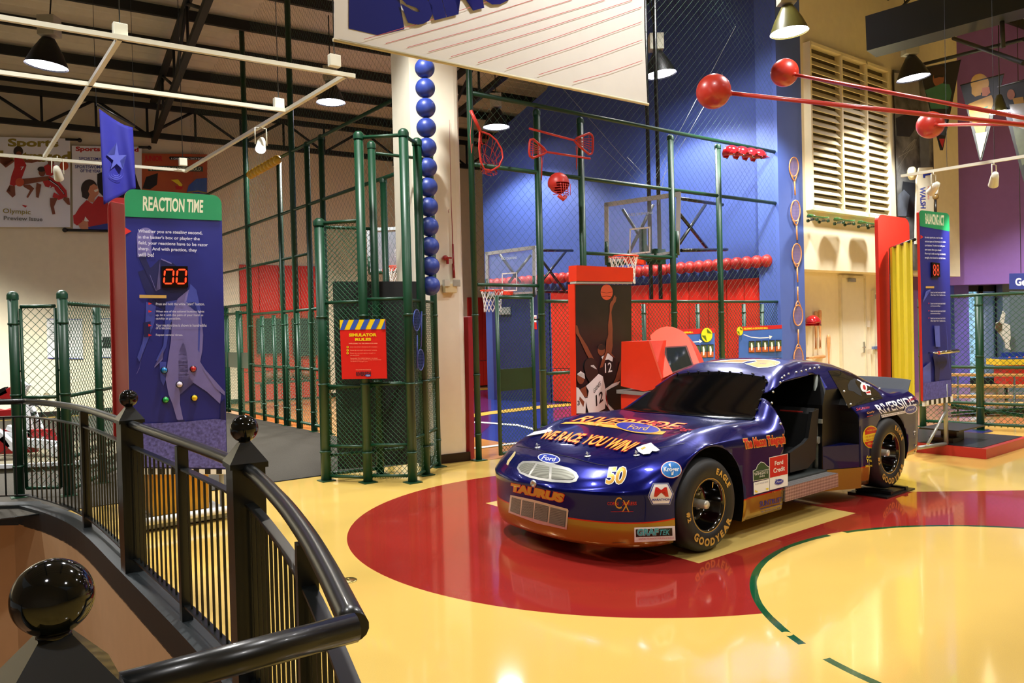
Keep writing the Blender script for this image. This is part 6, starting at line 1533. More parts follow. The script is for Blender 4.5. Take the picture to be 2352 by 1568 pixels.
# ---- poster kiosk
KR = M('kiosk_red', (222, 52, 22), .4, noise=.03); K0_, K1_ = at(1320, 700, 9.2), at(1450, 700, 9.88); kp = wallcast(K0_, K1_)
t = thing('poster_kiosk', kp(1385, 960), 'tall red kiosk with basketball photograph behind the car bonnet', 'kiosk')
def c8(x, y): return (1300 + x / 4.126, 600 + y / 4.126)
def e8(*P): return [c8(*p) for p in P]
kd_ = -kp.n * .10
f = [kp(*p) for p in ((1320, 609.5), (1450, 615.5), (1450, 646.5), (1320, 645.5))]; mb = MB(); mb.prism([p + kp.n * .03 for p in f], kd_ - kp.n * .03); mb.build('header', KR, t)
zb0 = kp(1320, 645); f = [kp(1320.5, 646), kp(1450, 647), kp(1450, 651.5), kp(1320.5, 651)]; mb = MB(); mb.prism([p + kp.n * .02 for p in f], kd_); mb.build('header_trim', M('kiosk_trim', (176, 178, 164), .4), t)
a, b = kp(1320, 700), kp(1450, 700); zt = kp(1320, 652).z; mb = MB(); mb.box(((a + b) / 2) * 1 + kd_ / 2 - Zv * ((a + b) / 2).z + Zv * zt / 2, ((b - a).length, .10, zt), ux=(b - a)); mb.build('cabinet', KR, t)
nb = NB('photo_dark', rough=.4); nb.out(nb.mix(nb.m('MULTIPLY_ADD', nb.noise(3), 1.6, -.5), (24, 24, 26), (48, 42, 42)))
face = [(1321.8, 654), (1450, 654.5), (1452, 975), (1324, 975)]
items = [(nb.mt, face), (pball, ell(*c8(386, 292), 14, 18)), (hair, pline(e8((330, 290), (386, 300), (442, 290)), .7)), (hair, pline(e8((340, 335), (386, 328), (432, 335)), .7)),
    (skin, e8((415, 410), (425, 385), (440, 370), (455, 330), (465, 320), (470, 340), (480, 335), (470, 385), (455, 400), (440, 440), (430, 480), (442, 640), (440, 700), (442, 800), (430, 870), (465, 915), (440, 900), (385, 850), (380, 790), (400, 690), (398, 600), (415, 480))),
    (skin, ell(*c8(335, 840), 8.5, 13)), (hair, ell(*c8(338, 815), 9, 6)), (pblk, e8((320, 960), (340, 900), (400, 870), (470, 920), (470, 980), (480, 1080), (440, 1150), (370, 1190), (310, 1050))), (white, e8((335, 905), (400, 870), (445, 910), (440, 950), (400, 930), (350, 940))), T('12', e8((370, 1058), (438, 1045), (432, 955), (368, 965)), white, .01),
    (skin, e8((90, 600), (108, 610), (130, 690), (200, 800), (245, 890), (285, 960), (290, 1010), (240, 960), (195, 880), (120, 720), (92, 680))), (skin, e8((385, 730), (395, 770), (430, 780), (400, 850), (350, 1000), (320, 1010), (340, 940), (375, 860))), (skin, e8((510, 960), (522, 940), (520, 1020), (510, 1120), (440, 1170), (470, 1110))),
    (white, e8((370, 1210), (440, 1160), (512, 1135), (500, 1160), (430, 1200), (385, 1225), (380, 1290), (400, 1360), (455, 1415), (420, 1415), (375, 1350))), (pred, pline(e8((376, 1215), (376, 1300), (405, 1410)), 1.3)),
    (pblk, e8((385, 1225), (430, 1200), (512, 1160), (520, 1400), (460, 1410), (400, 1350), (385, 1290))),
    (hair, ell(*c8(235, 1000), 15, 21)), (hair, e8((190, 1000), (280, 1010), (310, 1040), (300, 1070), (225, 1150), (185, 1080))), (white, pline(e8((235, 990), (262, 985), (290, 1020)), 2)), (white, e8((190, 1180), (225, 1150), (310, 1065), (350, 1090), (372, 1200), (375, 1300), (370, 1395), (300, 1430), (220, 1455), (200, 1380), (180, 1280), (215, 1260))), (skin, e8((100, 1230), (190, 1180), (215, 1230), (200, 1290), (150, 1270), (100, 1280))), (pblk, pline(e8((190, 1185), (215, 1230), (205, 1290), (180, 1290)), 1.6)), T('GAINES', e8((265, 1255), (330, 1170), (325, 1130), (258, 1215)), pblk, .0), T('12', e8((285, 1375), (352, 1320), (350, 1220), (280, 1270)), pblk, .02),
    (skin, ell(*c8(140, 1105), 8.5, 14)), (white, pline(e8((108, 1070), (140, 1045), (175, 1070), (180, 1110)), 2.6)), (white, e8((98, 1190), (120, 1200), (190, 1310), (185, 1440), (100, 1440))), (skin, e8((130, 1280), (175, 1330), (165, 1380), (125, 1310))), T('3', e8((108, 1365), (130, 1365), (130, 1320), (108, 1320)), pblk, .02)]
marks('photograph', kp, items, t, base=.004, step=.0008)
# ---- red computer kiosk
zf = 8.95
def kq(x, y, Y): return at(x, y, Y)
t = thing('touch_screen_kiosk', G(1500, 1075), 'red computer kiosk with round-topped screen surround behind the windscreen', 'kiosk')
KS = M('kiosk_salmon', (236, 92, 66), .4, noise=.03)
s0 = kq(1427, 783, 9.45); pl_ = wallcast(kq(1427, 783, 9.45), kq(1500, 783, 9.0)); 
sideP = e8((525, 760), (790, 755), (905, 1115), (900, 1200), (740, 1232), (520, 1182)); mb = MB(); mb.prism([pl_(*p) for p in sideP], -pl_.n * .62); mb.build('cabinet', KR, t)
mb = MB(); mb.prism([pl_(*p) + pl_.n * .03 for p in e8((495, 1216), (740, 1238), (900, 1210), (900, 1240), (735, 1268), (495, 1250))], -pl_.n * .68); mb.build('metal_band', M('kiosk_band', (150, 146, 140), .35, metal=.4), t)
a = pl_(*c8(520, 1260)); b = pl_(*c8(900, 1230)); mb = MB(); mb.prism([a, b, Vector((b.x, b.y, .02)), Vector((a.x, a.y, .02))], -pl_.n * .6); mb.build('plinth', KR, t)
Fp = plancast(kq(1595, 833, 8.75), kq(1545, 860, 8.85), kq(1535, 752, 9.30))
arch_ = e8((798, 705), (812, 690), (850, 655), (900, 628), (950, 616), (1010, 620), (1060, 640), (1110, 665), (1150, 700), (1200, 800), (1268, 970), (1100, 1020), (1010, 1062), (905, 1112))
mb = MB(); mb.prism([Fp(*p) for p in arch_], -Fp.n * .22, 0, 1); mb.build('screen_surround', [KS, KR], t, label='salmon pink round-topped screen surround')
Fc = lambda x, y, o=0: Fp(x, y, o); Fc.n = Fp.n
slab('screen_recess', Fc, e8((905, 812), (1145, 798), (1205, 985), (1012, 1048)), -.004, M('recess_red', (150, 30, 16), .4), t)
marks('screen', Fc, [(M('recess_dark', (90, 20, 14), .4), e8((905, 812), (1145, 798), (1210, 985), (1012, 1060))), (M('crt_glass', (38, 44, 42), .05, coat=1, noise=0), e8((918, 822), (1132, 810), (1195, 978), (1008, 1046)))], t, base=.006)
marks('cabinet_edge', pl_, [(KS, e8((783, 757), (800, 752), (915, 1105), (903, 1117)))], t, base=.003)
# ---- two baseball teaching panels on the cage
ip = wallcast(F0, FE, .10); pb_ = M('panel_blue', (60, 104, 186), .45, noise=.05); prd = M('panel_red', (190, 30, 34), .45)
def infop(q, label, items):
    t = thing('info_panel', ip(*q[0]), label, 'sign', 'baseball teaching panels on the cage'); slab('panel', ip, q, .015, pb_, t); marks('print', ip, items, t, base=.003)
photo_g = M('photo_green', (60, 84, 50), .5, noise=.3, scale=20); photo_o = M('photo_clay', (176, 90, 40), .5, noise=.1)
def strip(x0, y0, x1, y1, n_):
    o = []
    w_ = (x1 - x0) / n_
    for k in range(n_):
        a = x0 + k * w_ + 1; b = a + w_ - 2; dy = -(k * .7); o += [(pblk, [(a, y0 + dy), (b, y0 + dy), (b, y1 + dy), (a, y1 + dy)]), (photo_g, [(a, y0 + 2 + dy), (b, y0 + 2 + dy), (b, (y0 + y1) / 2 + dy), (a, (y0 + y1) / 2 + dy)]), (photo_o, [(a, (y0 * .45 + y1 * .55) + dy), (b, (y0 * .45 + y1 * .55) + dy), (b, y1 - 1 + dy), (a, y1 - 1 + dy)]), (white, [(a + w_ * .3, y0 + 5 + dy), (a + w_ * .5, y0 + 4 + dy), (a + w_ * .62, y0 + 12 + dy), (a + w_ * .55, y1 - 6 + dy), (a + w_ * .35, y1 - 5 + dy), (a + w_ * .32, y0 + 16 + dy)])]
    return o
grb = M('ball_seam', (110, 140, 30), .5, noise=0)
def bballs(cx_, cy_, rx, ry): return [(grb, ell(cx_, cy_, rx + .8, ry + .8)), (yellowv, ell(cx_, cy_, rx, ry)), (grb, pline([(cx_ - rx * .9, cy_ + ry * .1), (cx_ - rx * .2, cy_ + ry * .1), (cx_, cy_ + ry * .9)], 1.0)), (grb, pline([(cx_, cy_ - ry * .9), (cx_ + rx * .1, cy_ - ry * .3), (cx_ + rx * .9, cy_ - ry * .2)], 1.0))]
infop([(1560, 832), (1642.5, 829), (1641, 753), (1560, 756)], 'blue and red baseball panel half hidden by the computer kiosk', [(prd, [(1560, 756), (1641, 753), (1641, 764), (1560, 769)]), T('BASEBALL', [(1562, 766), (1592.5, 764.5), (1592.5, 760.5), (1562, 762)], yellowv, .05)] + strip(1592, 792, 1640, 822, 3) + bballs(1623.5, 769, 12.5, 16) + [(white, pline([(1590, 785.5), (1606, 784)], 2.2)), (white, [(1606, 779), (1613, 783.5), (1607, 788)])])
infop([(1698, 823), (1797.5, 821), (1796, 745.5), (1698.5, 750)], 'blue and red FIELDING A GROUND BALL panel beside the blue pier', [(prd, [(1698.5, 750), (1796, 745.5), (1796, 754), (1698.6, 760)]), T('FIELDING A GROUND BALL', [(1708.5, 757), (1764, 755), (1764, 750.5), (1708.5, 752.5)], yellowv, .05)] + strip(1719, 783, 1796, 810, 5) + bballs(1699.5, 760, 7, 10) + [(white, pline([(1708, 768), (1725, 774), (1745, 776), (1766, 775)], 2.0)), (white, [(1766, 770), (1774, 772), (1768, 779)])])

# ================================================================== RIGHT-HAND SIDE
# louvred vent in the upper wall
lc = wallcast(RA, RB, .0); slat = M('louvre_cream', (226, 216, 180), .55, noise=.03); gapm = M('louvre_gap', (84, 72, 50), .8)
t = thing('louvred_vent', lc(1850, 482), 'large cream louvred vent in three bays high on the right-hand wall', 'vent')
pA, pB = lc(1849, 300), lc(2029, 300); zlo, zhi = lc(1849, 480).z, lc(1849, 104).z; pA.z = pB.z = 0; dv = (pB - pA); L_ = dv.length; du = dv.normalized()
MB().box((pA + pB) / 2 - rcast.n * 0 + rcast.n * .004 + Zv * ((zlo + zhi) / 2), (L_, .006, zhi - zlo), ux=du).build('backing', gapm, t)
ns = 21
for k in range(ns):
    z = zlo + .08 + k * (zhi - zlo - .12) / ns; mb = MB(); c_ = (pA + pB) / 2 + rcast.n * .07 + Zv * z
    mb.box(c_, (L_ - .02, .015, .15), ux=du, uy=(rcast.n * .80 + Zv * .60)); mb.build('slat', slat, t)
for s_ in (0, .37, .69, 1.0): MB().box(pA + dv * s_ + rcast.n * .07 + Zv * ((zlo + zhi) / 2), (.05, .16, zhi - zlo + .05), ux=du).build('mullion', slat, t)
for z in (zlo, zhi): MB().box((pA + pB) / 2 + rcast.n * .07 + Zv * z, (L_, .16, .06), ux=du).build('frame_rail', slat, t)
# green skateboards under the vent
sk = M('skate_green', (46, 120, 60), .25, coat=.8, noise=.15); wh = M('skate_wheel', (30, 60, 34), .4)
for (x, y), lb in (((1879, 501), 'green skateboard fixed under the louvred vent, left of three'), ((1939, 508), 'green skateboard fixed under the louvred vent, middle of three'), ((1993, 515), 'green skateboard fixed under the louvred vent, right of three')):
    p = lc(x, y, .22); t = thing('skateboard', p, lb, 'skateboard', 'green skateboards under the vent'); V = []
    P = []
    for k in range(13):
        s_ = -1 + k / 6; P.append((s_ * .31, .045 * max(0, abs(s_) - .7) * 3, .10 * sqrt(max(.05, 1 - max(0, abs(s_) - .55) ** 2 * 4.4))))
    for (x_, z_, w_) in P: V += [p + du * x_ + Zv * z_ + rcast.n * w_, p + du * x_ + Zv * z_ - rcast.n * w_]
    mb = MB(); mb.add(V, [(2 * k, 2 * k + 1, 2 * k + 3, 2 * k + 2) for k in range(12)], 0, True); o = mb.build('deck', sk, t); md = o.modifiers.new('s', 'SOLIDIFY'); md.thickness = .014
    for s_ in (-.19, .19):
        MB().tube(p + du * s_ - Zv * .05 - rcast.n * .09, p + du * s_ - Zv * .05 + rcast.n * .09, .008, 6).box(p + du * s_ - Zv * .03, (.05, .06, .03), ux=du).build('truck', M('truck_grey', (130, 140, 130), .4, metal=.6), t)
        for e in (-1, 1): MB().tube(p + du * s_ - Zv * .05 + rcast.n * .075 * e, p + du * s_ - Zv * .05 + rcast.n * .11 * e, .030, 14).build('wheel', wh, t)
# bats and a helmet on the lower wall
lw = wallcast(RA - nR * .45, RB - nR * .45); batm = M('bat_wood', (214, 158, 104), .35, noise=.12, scale=20)
def bat(a, b, label):
    A_ = lw(*a, .05); B_ = lw(*b, .05); t = thing('baseball_bat', A_, label, 'bat', 'wooden bats on the wall')
    L_ = (B_ - A_).length; P = [A_ + (B_ - A_) * s_ for s_ in (0, .02, .04, .30, .55, .75, .92, .98, 1)]
    MB().path(P, .03, 12, rs=[.024, .026, .013, .014, .022, .034, .036, .030, .008]).build('bat', batm, t) if False else None
    mb = MB(); mb.path(P, .03, 12, rs=[.024, .026, .015, .016, .024, .036, .038, .032, .010]); mb.build('barrel', batm, t); MB().tube(P[1], P[3], .018, 10).build('grip', M('grip_tan', (176, 120, 76), .7), t)
bat((1874, 802), (1873.5, 714), 'upright wooden bat partly behind the red wall helmet, barrel at the top')
bat((1884, 800), (1883, 711), 'upright wooden bat just right of the red wall helmet, barrel at the top')
bat((1904, 850), (1903, 768), 'lower upright wooden bat nearest the doors')
bat((1840, 823), (1895, 818), 'wooden bat lying level, just above the car roof')
helmet(lw(1867, 741, .17), 'red batting helmet hung on the right wall beside two bats', (lw.n * .3 - du * 1), None, .155)
# doors
dm = M('door_cream', (228, 222, 196), .5, noise=.02); fm = M('door_frame_cream', (210, 202, 172), .5)
for n_, (x0, x1, yt, lb) in enumerate(((1929, 1984, 637, 'a'), (2004, 2075, 672, 'b'))):
    a, b = lw(x0, 800, .0), lw(x1, 800, .0); zt = lw(x0, yt).z; a.z = b.z = 0; d_ = (b - a)
    t = bpy.data.objects.new('door_%d' % (n_ + 1), None); COL.objects.link(t); t.location = a; WL[t.name] = Vector(a); t['kind'] = 'structure'
    MB().box((a + b) / 2 + lw.n * .02 + Zv * zt / 2, (d_.length, .04, zt), ux=d_).build('leaf', dm, t)
    mb = MB()
    for p in (a, b): mb.box(p + lw.n * .03 + Zv * zt / 2, (.05, .07, zt), ux=d_)
    mb.box((a + b) / 2 + lw.n * .03 + Zv * (zt + .02), (d_.length + .05, .07, .05), ux=d_).build('door_frame', fm, t)
    hz = lw(x1 - 5, 797).z if n_ == 0 else lw(2010, 793).z
    mb = MB()
    if n_ == 0:
        p = lw(1984, 797, .05); mb.box(p, (.05, .02, .24), ux=d_).tube(p + lw.n * .04, p + lw.n * .04 + d_.normalized() * -.13, .012, 8).build('door_handle', M('chrome'), t)
        p = lw(1957, 643, .09); MB().box(p, (.24, .06, .08), ux=d_, bev=.008).tube(p + Zv * .03, p + Zv * .05 + d_.normalized() * .22 - lw.n * .05, .008, 6).build('door_closer', M('closer_grey'), t)
        for z in (.4, 1.4, 2.4): MB().box(a + lw.n * .05 + Zv * z, (.03, .02, .12), ux=d_).build('hinge', M('closer_grey'), t)
    else:
        MB().box(lw(2014, 798, .08), (.35, .05, .06), ux=d_).build('push_bar', M('bar_blue_grey', (120, 140, 190), .3, metal=.5), t)
        MB().box(lw(2012, 681, .05), (.2, .01, .10), ux=d_).build('vent_panel', M('panel_grey', (160, 156, 140), .5), t)
slab('wall_plate', wallcast(RA - nR * .42, RB - nR * .42), [(1992, 736), (1999, 736), (1999, 751), (1992, 751)], .01, M('plate_white', (236, 232, 220), .5), label='small white plate on the wall between the two cream doors', cat='plate')

# red balls on long rods
rs_ = M('sculpt_red', (176, 44, 30), .35, coat=.3, noise=.03)
for (x, y, Y, r_), (xe, ye, Ye), lb in (((1639, 210, 8.2, .178), (2430, 295, 7.0), 'largest red ball on a long red rod, left of the other two'), ((1802, 167, 9.9, .171), (2430, 285, 7.2), 'highest red ball on a long red rod, beside the lamp'), ((2137, 287, 10.4, .173), (2430, 283, 7.6), 'red ball on a level red rod in front of the photo banner')):
    p = at(x, y, Y); q = at(xe, ye, Ye); t = thing('rod_ball', p, lb, 'ball sculpture', 'red balls on long rods'); d = (q - p).normalized()
    MB().sphere(p, r_, nu=40, nv=24).build('ball', rs_, t); MB().tube(p + d * (r_ - .01), q, .022, 12).lathe(p + d * (r_ - .012), d, [(.032, 0), (.03, .02), (.022, .03)], 12).build('rod', rs_, t)
hub = at(2440, 289, 7.25); MB().sphere(hub, .12).tube(hub, hub + Vector((0, 0, 5.2)), .05, 12).build('rod_hub', rs_, label='red hub off the right edge from which the long rods fan out', cat='hub')

# tall photo banner, white/purple pennants
gph = NB('photo_grey', rough=.5); f_ = gph.noise(2.2, 8); gph.out(gph.mix(gph.m('MULTIPLY_ADD', f_, 2.6, -.85), (34, 36, 40), (150, 152, 150)))
pcb = wallcast(RA, RB, .06)
t = thing('photo_banner', pcb(2100, 560), 'tall black-and-white photograph banner on the wall behind the right-hand lamp', 'banner')
slab('cloth', pcb, [(2066, 620), (2150, 622), (2140, 172), (2052, 160)], .02, gph.mt, t, back=pblk)
gl_ = M('photo_light', (186, 186, 180), .5, noise=.1); gd2 = M('photo_dark2', (44, 48, 54), .5, noise=.2); gb = M('photo_bluegrey', (98, 106, 120), .5, noise=.15)
def s6(x, y): return (2020 + x / 3.732, 100 + y / 3.732)
marks('photograph', pcb, [(gl_, [s6(*p) for p in ((128, 250), (330, 270), (350, 480), (240, 440), (130, 400))]), (gd2, [s6(*p) for p in ((140, 640), (330, 560), (330, 700), (260, 800), (150, 790))]), (gb, [s6(*p) for p in ((340, 780), (425, 760), (430, 1060), (350, 1060))])] +
      [(gl_, pline([s6(*p) for p in ((320 - k * 6, 820), (290 - k * 30, 900 + k * 10), (160, 975 + k * 85 - (k > 1) * 20))], 1.0)) for k in range(4)] + [(gd2, [s6(*p) for p in ((200, 1180), (330, 1200), (320, 1480), (170, 1470))]), (gb, [s6(*p) for p in ((160, 1300), (210, 1250), (260, 1300), (230, 1480), (160, 1480))])], t, base=.004)
def pennant(q, Y0, Y1, label, items, mat):
    pc_ = wallcast(at(q[0][0], q[0][1], Y0), at(q[1][0], q[1][1], Y1)); t = thing('pennant', pc_(*q[2]), label, 'banner', 'triangular photo pennants')
    slab('cloth', pc_, q, .008, mat, t); marks('photograph', pc_, items, t, base=.003)
    a, b = pc_(*q[0]), pc_(*q[1]); MB().tube(a, b, .012, 8).build('top_bar', blk, t)
pdark = M('pennant_dark', (26, 30, 30), .6, noise=.3, scale=4); pgreen = M('shirt_green', (60, 120, 98), .6, noise=.1); pyel = M('shirt_yellow', (150, 112, 30), .5, noise=.1); pskin = M('print_skin3', (150, 92, 64), .6, noise=.1)  # yellow darkened: dimness above the lamps' reach is put into the print colour
pennant([(2112, 158), (2207, 138), (2166, 345), (2160, 345)], 16.5, 17.6, 'dark pennant showing a person in green shirt and sunglasses at the white wall end', [
    (pskin, ell(*s6(505, 300), 13, 19)), (hair, ell(*s6(505, 235), 19, 12)), (pblk, [s6(*p) for p in ((465, 275), (550, 265), (548, 290), (510, 288), (470, 300))]), (pgreen, [s6(*p) for p in ((390, 400), (470, 370), (540, 340), (600, 350), (620, 420), (590, 560), (440, 560), (420, 480))]), (M('print_jeans', (60, 84, 110), .6), [s6(*p) for p in ((455, 600), (580, 600), (560, 790), (520, 780))]), (pred, [s6(*p) for p in ((510, 815), (560, 815), (540, 895))])], pdark)
pennant([(2206, 196), (2306, 170), (2255, 368), (2250, 368)], 15.5, 14.6, 'dark pennant with a yellow helmeted batter against the purple wall', [
    (pyel, ell(*s6(860, 340), 21, 22)), (pyel, [s6(*p) for p in ((790, 380), (870, 360), (870, 440), (820, 455), (790, 430))]), (pskin, [s6(*p) for p in ((880, 380), (940, 370), (950, 420), (920, 450), (880, 450))]), (pyel, [s6(*p) for p in ((760, 520), (830, 490), (960, 440), (980, 500), (940, 620), (900, 760), (830, 770), (800, 680), (770, 600))]), (pgreen, pline([s6(*p) for p in ((820, 540), (880, 560), (930, 540))], 3)), (M('pennant_tip', (140, 134, 108), .6), [s6(*p) for p in ((822, 770), (925, 755), (870, 975), (862, 975))])], pdark)
pennant([(2292, 200), (2400, 170), (2368, 420), (2352, 420)], 13.6, 12.6, 'dark pennant with a crouching player, cut by the right edge of the picture', [
    (pskin, ell(2322, 217, 9, 12)), (pyel, [(2325, 226), (2350, 222), (2352, 236), (2330, 240)]), (M('print_grey2', (130, 128, 116), .6, noise=.2), [(2318, 240), (2360, 236), (2362, 300), (2330, 290)]), (M('print_moss', (84, 92, 64), .6, noise=.2), [(2326, 290), (2362, 300), (2362, 370), (2348, 380), (2334, 330)])], pdark)
# ski, disc and gear hanging at the wall end
scs = wallcast(RA, RB, .35); sk_w = M('ski_white', (214, 208, 186), .4, noise=.03)
t = thing('ski_board', scs(2125, 560), 'white board lettered WALSH standing upright in front of the photo banner', 'ski')
slab('blade', scs, [(2103, 560), (2145, 560), (2145, 395), (2143, 384), (2112, 385), (2106, 410)], .03, sk_w, t)
marks('lettering', scs, [T('WALSH', [s6(345, 1228), s6(352, 1412), s6(398, 1412), s6(394, 1228)], bluev, .03), (bluev, [s6(372, 1110), s6(446, 1104), s6(446, 1125), s6(392, 1132), s6(392, 1150), s6(375, 1150)]), T('WATER SKIS', [s6(412, 1218), s6(414, 1335), s6(428, 1335), s6(426, 1218)], redv, 0)], t, base=.003)
p = scs(2096, 398, .1); MB().lathe(p, scs.n, [(0, -.05), (.135, -.05), (.14, 0), (.135, .03), (0, .035)], 32).lathe(p, scs.n, [(0, .036), (.015, .036), (.014, .045), (0, .046)], 12, mi=1).build('round_drum', [M('drum_cream', (206, 196, 156), .5, noise=.05), blk], label='round cream drum mounted on the photo banner at the track end', cat='drum')
p = scs(2149, 452, .15); t = thing('hanging_club', p, 'brown ball-ended club hanging right of the white WALSH board', 'club'); MB().sphere(p, .065).build('head', M('club_brown', (110, 84, 40), .4), t); MB().tube(p - Zv * .05, p - Zv * .45, .02, 8).build('shaft', blk, t); MB().tube(p + Zv * .06, p + Zv * .30, .06, 12).build('sleeve', pwh, t)
# right track with two spotlights
rA, rB = at(2071, 404, 10.6), at(2440, 345, 8.6); d_ = (rB - rA).normalized()
MB().box((rA + rB) / 2, ((rB - rA).length, .035, .035), ux=d_).build('lighting_track', trk, label='white lighting track on the right crossing in front of the purple wall', cat='lighting track', group='white lighting tracks')
MB().tube(rA + d_ * .7, rA + d_ * .7 + Zv * 4.0, .003, 4).tube(rB - d_ * .8, rB - d_ * .8 + Zv * 4.0, .003, 4).build('track_cable', cord, label='pair of thin cables holding the right-hand lighting track', cat='cable')
spot(at(2283, 374, 9.3), 'cream spotlight on the right track against the purple wall', ax=(.4, 1, -.95), wat=170)
spot(at(2144, 397, 10.1), 'cream spotlight on the right track beside the white WALSH board', ax=(-.1, 1, -.6), wat=120)
p = at(2296, 250, 13.4); t = thing('far_ceiling_lamp', p, 'small square glowing lamp between the second and third pennants', 'lamp'); MB().lathe(p - Zv * .05, Zv, [(.15, 0), (.13, .06), (.05, .28), (0, .30)], 4).build('shade', olive, t); MB().box(p - Zv * .06, (.22, .22, .02)).build('lens', glow, t); MB().tube(p + Zv * .25, p + Zv * 2.4, .008, 5).build('hanger', blk, t)
# dark rods under the deck at the right
for a, b, lb in (((2190, 88, 15), (2352, 145, 11), 'x'), ((2110, 150, 17), (2352, 90, 13), 'y'), ((2300, 0, 13), (2304, 110, 13), 'z')):
    MB().tube(at(*a), at(*b), .035, 8).build('trim_conduit', dark, kind='structure')

# sign, bleachers, game table, player panel, armature
sgp = wallcast(at(2318, 645, 14.6), at(2430, 640, 13.6)); slab('hanging_sign', sgp, [(2318, 664), (2420, 664), (2420, 626), (2318, 628)], .06, M('sign_navy', (34, 50, 120), .4), label='blue sign reading Ge, cut off by the right edge', cat='sign')
so = [o for o in COL.objects if o.name == 'hanging_sign'][0]; marks('sign_lettering', sgp, [T('Geo', [(2332, 656), (2368, 656), (2368, 638), (2332, 638)], white, .03)], so, base=.004)
MB().tube(sgp(2345, 627, -.03), sgp(2345, 627, -.03) + Zv * 5, .006, 5).tube(sgp(2405, 627, -.03), sgp(2405, 627, -.03) + Zv * 5, .006, 5).build('hanger_rods', cord, so)
pc2 = wallcast(at(2310, 800, 17.5), at(2420, 800, 17.5)); t = thing('player_panel', Vector((pc2(2340, 870).x, 17.5, 0)), 'grey panel with a cut-out photo of a leaping player in white, right edge', 'panel')
slab('panel', pc2, [(2321, 900), (2420, 900), (2420, 668), (2321, 668)], .04, M('panel_slate', (92, 110, 124), .5, noise=.05), t)
slab('cut_out', wallcast(at(2310, 800, 17.35), at(2420, 800, 17.35)), [c7(*p) for p in ((2185, 620), (2200, 640), (2190, 700), (2230, 715), (2235, 800), (2225, 840), (2235, 880), (2205, 870), (2200, 830), (2170, 780), (2135, 740), (2140, 700), (2165, 690))], .03, M('figure_white', (206, 206, 200), .5, noise=.15, scale=6), t)
slab('helmet_cut_out', wallcast(at(2310, 800, 17.33), at(2420, 800, 17.33)), [c7(*p) for p in ((2138, 705), (2160, 695), (2178, 710), (2175, 750), (2155, 765), (2138, 745))], .03, M('figure_brown', (80, 62, 44), .5), t)
# bleachers
bwood = M('bench_wood', (200, 150, 84), .4, noise=.12, scale=8); t = thing('bleachers', at(2250, 900, 14.5) * 1, 'wooden bleacher benches behind the right-hand fence', 'bleachers')
for i, (y, Yd, ) in enumerate(((856, 15.6), (881, 15.0), (905, 14.4), (922, 13.9))):
    a, b = at(2150, y + 2, Yd), at(2480, y + 4, Yd); MB().box((a + b) / 2 - Zv * .02, ((b - a).length, .28, .045), ux=(b - a)).build('bench_plank', bwood, t)
mb = MB()
for x in (2200, 2330, 2420):
    for (y0, Y0), (y1, Y1) in (((858, 15.6), (940, 15.6)), ((883, 15.0), (948, 15.0)), ((907, 14.4), (960, 14.4)), ((858, 15.6), (922, 13.9))): mb.tube(at(x, y0 + 4, Y0), at(x, y1, Y1) if y1 > 930 else at(x, y1 + 4, Y1), .02, 6)
for k in range(2): mb.tube(at(2185, 936 + k * 20, 14.0), at(2420, 950 - k * 14, 14.2), .022, 6)
mb.build('frame', M('bleacher_frame', (30, 40, 34), .5), t)
# red and yellow game cabinet
g0_ = at(2300, 960, 16.4); g0_.z = 0; gx = Vector((1, -.12, 0)).normalized(); t = thing('game_cabinet', g0_ + gx * .3, 'red and yellow game cabinet with a blue rim, at the right edge behind the fence', 'game cabinet')
zt = at(2310, 825, 16.4).z; zm_ = at(2310, 838, 16.4).z; zb_ = .02
MB().box(g0_ + gx * .35 + Zv * ((zm_ + .25) / 2 + .1), (.74, .5, zm_ - .25), ux=gx).build('body', M('cabinet_red', (186, 40, 30), .4), t)
MB().box(g0_ + gx * .32 + Zv * (zt - .05), (.94, .58, .12), ux=gx).build('top_band', M('cabinet_yellow', (222, 190, 40), .4), t)
MB().box(g0_ + gx * .36 + Zv * (zt + .02), (.86, .52, .03), ux=gx).box(g0_ + gx * .40 + Zv * (zt + .06) + Vector((0, .15, 0)), (.6, .04, .16), ux=gx).build('blue_rim', M('cabinet_blue', (34, 54, 130), .4), t)
mb = MB(); 
for k in range(5): mb.sphere(g0_ + gx * (.05 + k * .14) + Zv * (zt + .045) - Vector((0, .22, 0)), .022, nu=10, nv=6)
mb.build('light_row', M('bulb_multi', (226, 110, 40), .3), t)
for s_ in (.10, .60): MB().tube(g0_ + gx * s_ + Zv * .0, g0_ + gx * s_ + Zv * .28, .03, 8).build('leg', blk, t)

# ================================================================== LEFT-HAND SIDE SMALL THINGS
nbp = wallcast(WA, WB, .03)
for q, lb, extra in (((((109, 822), (191, 824), (189, 733), (107, 732))), 'white notice sheet on the left wall seen through the fence panel', [(M('print_grey'), pline([(113, 742), (130, 742.5)], 1.5))] + [(M('print_grey'), pline([(113, 752 + k * 5), (165, 753 + k * 5)], .6)) for k in range(6)]),
                     (((222, 820), (290, 822), (288, 731), (220, 732)), 'white notice sheet with a dark photo beside the red board edge', [(pblk, [(235, 774), (256, 774), (257, 799), (236, 799)])])):
    t = thing('wall_notice', nbp(*q[0]), lb, 'notice'); slab('sheet', nbp, q, .01, M('sheet_white', (226, 228, 224), .5), t); marks('print', nbp, [(bluev, pline([q[0], q[1]], 1.5)), (bluev, pline([q[3], q[2]], 1.2))] + extra, t, base=.003)
slab('wall_outlet', nbp, [(102, 915), (114, 915), (113, 902), (101, 902)], .02, M('outlet_steel', (170, 160, 130), .4, metal=.4), label='small steel socket plate low on the left wall', cat='socket')
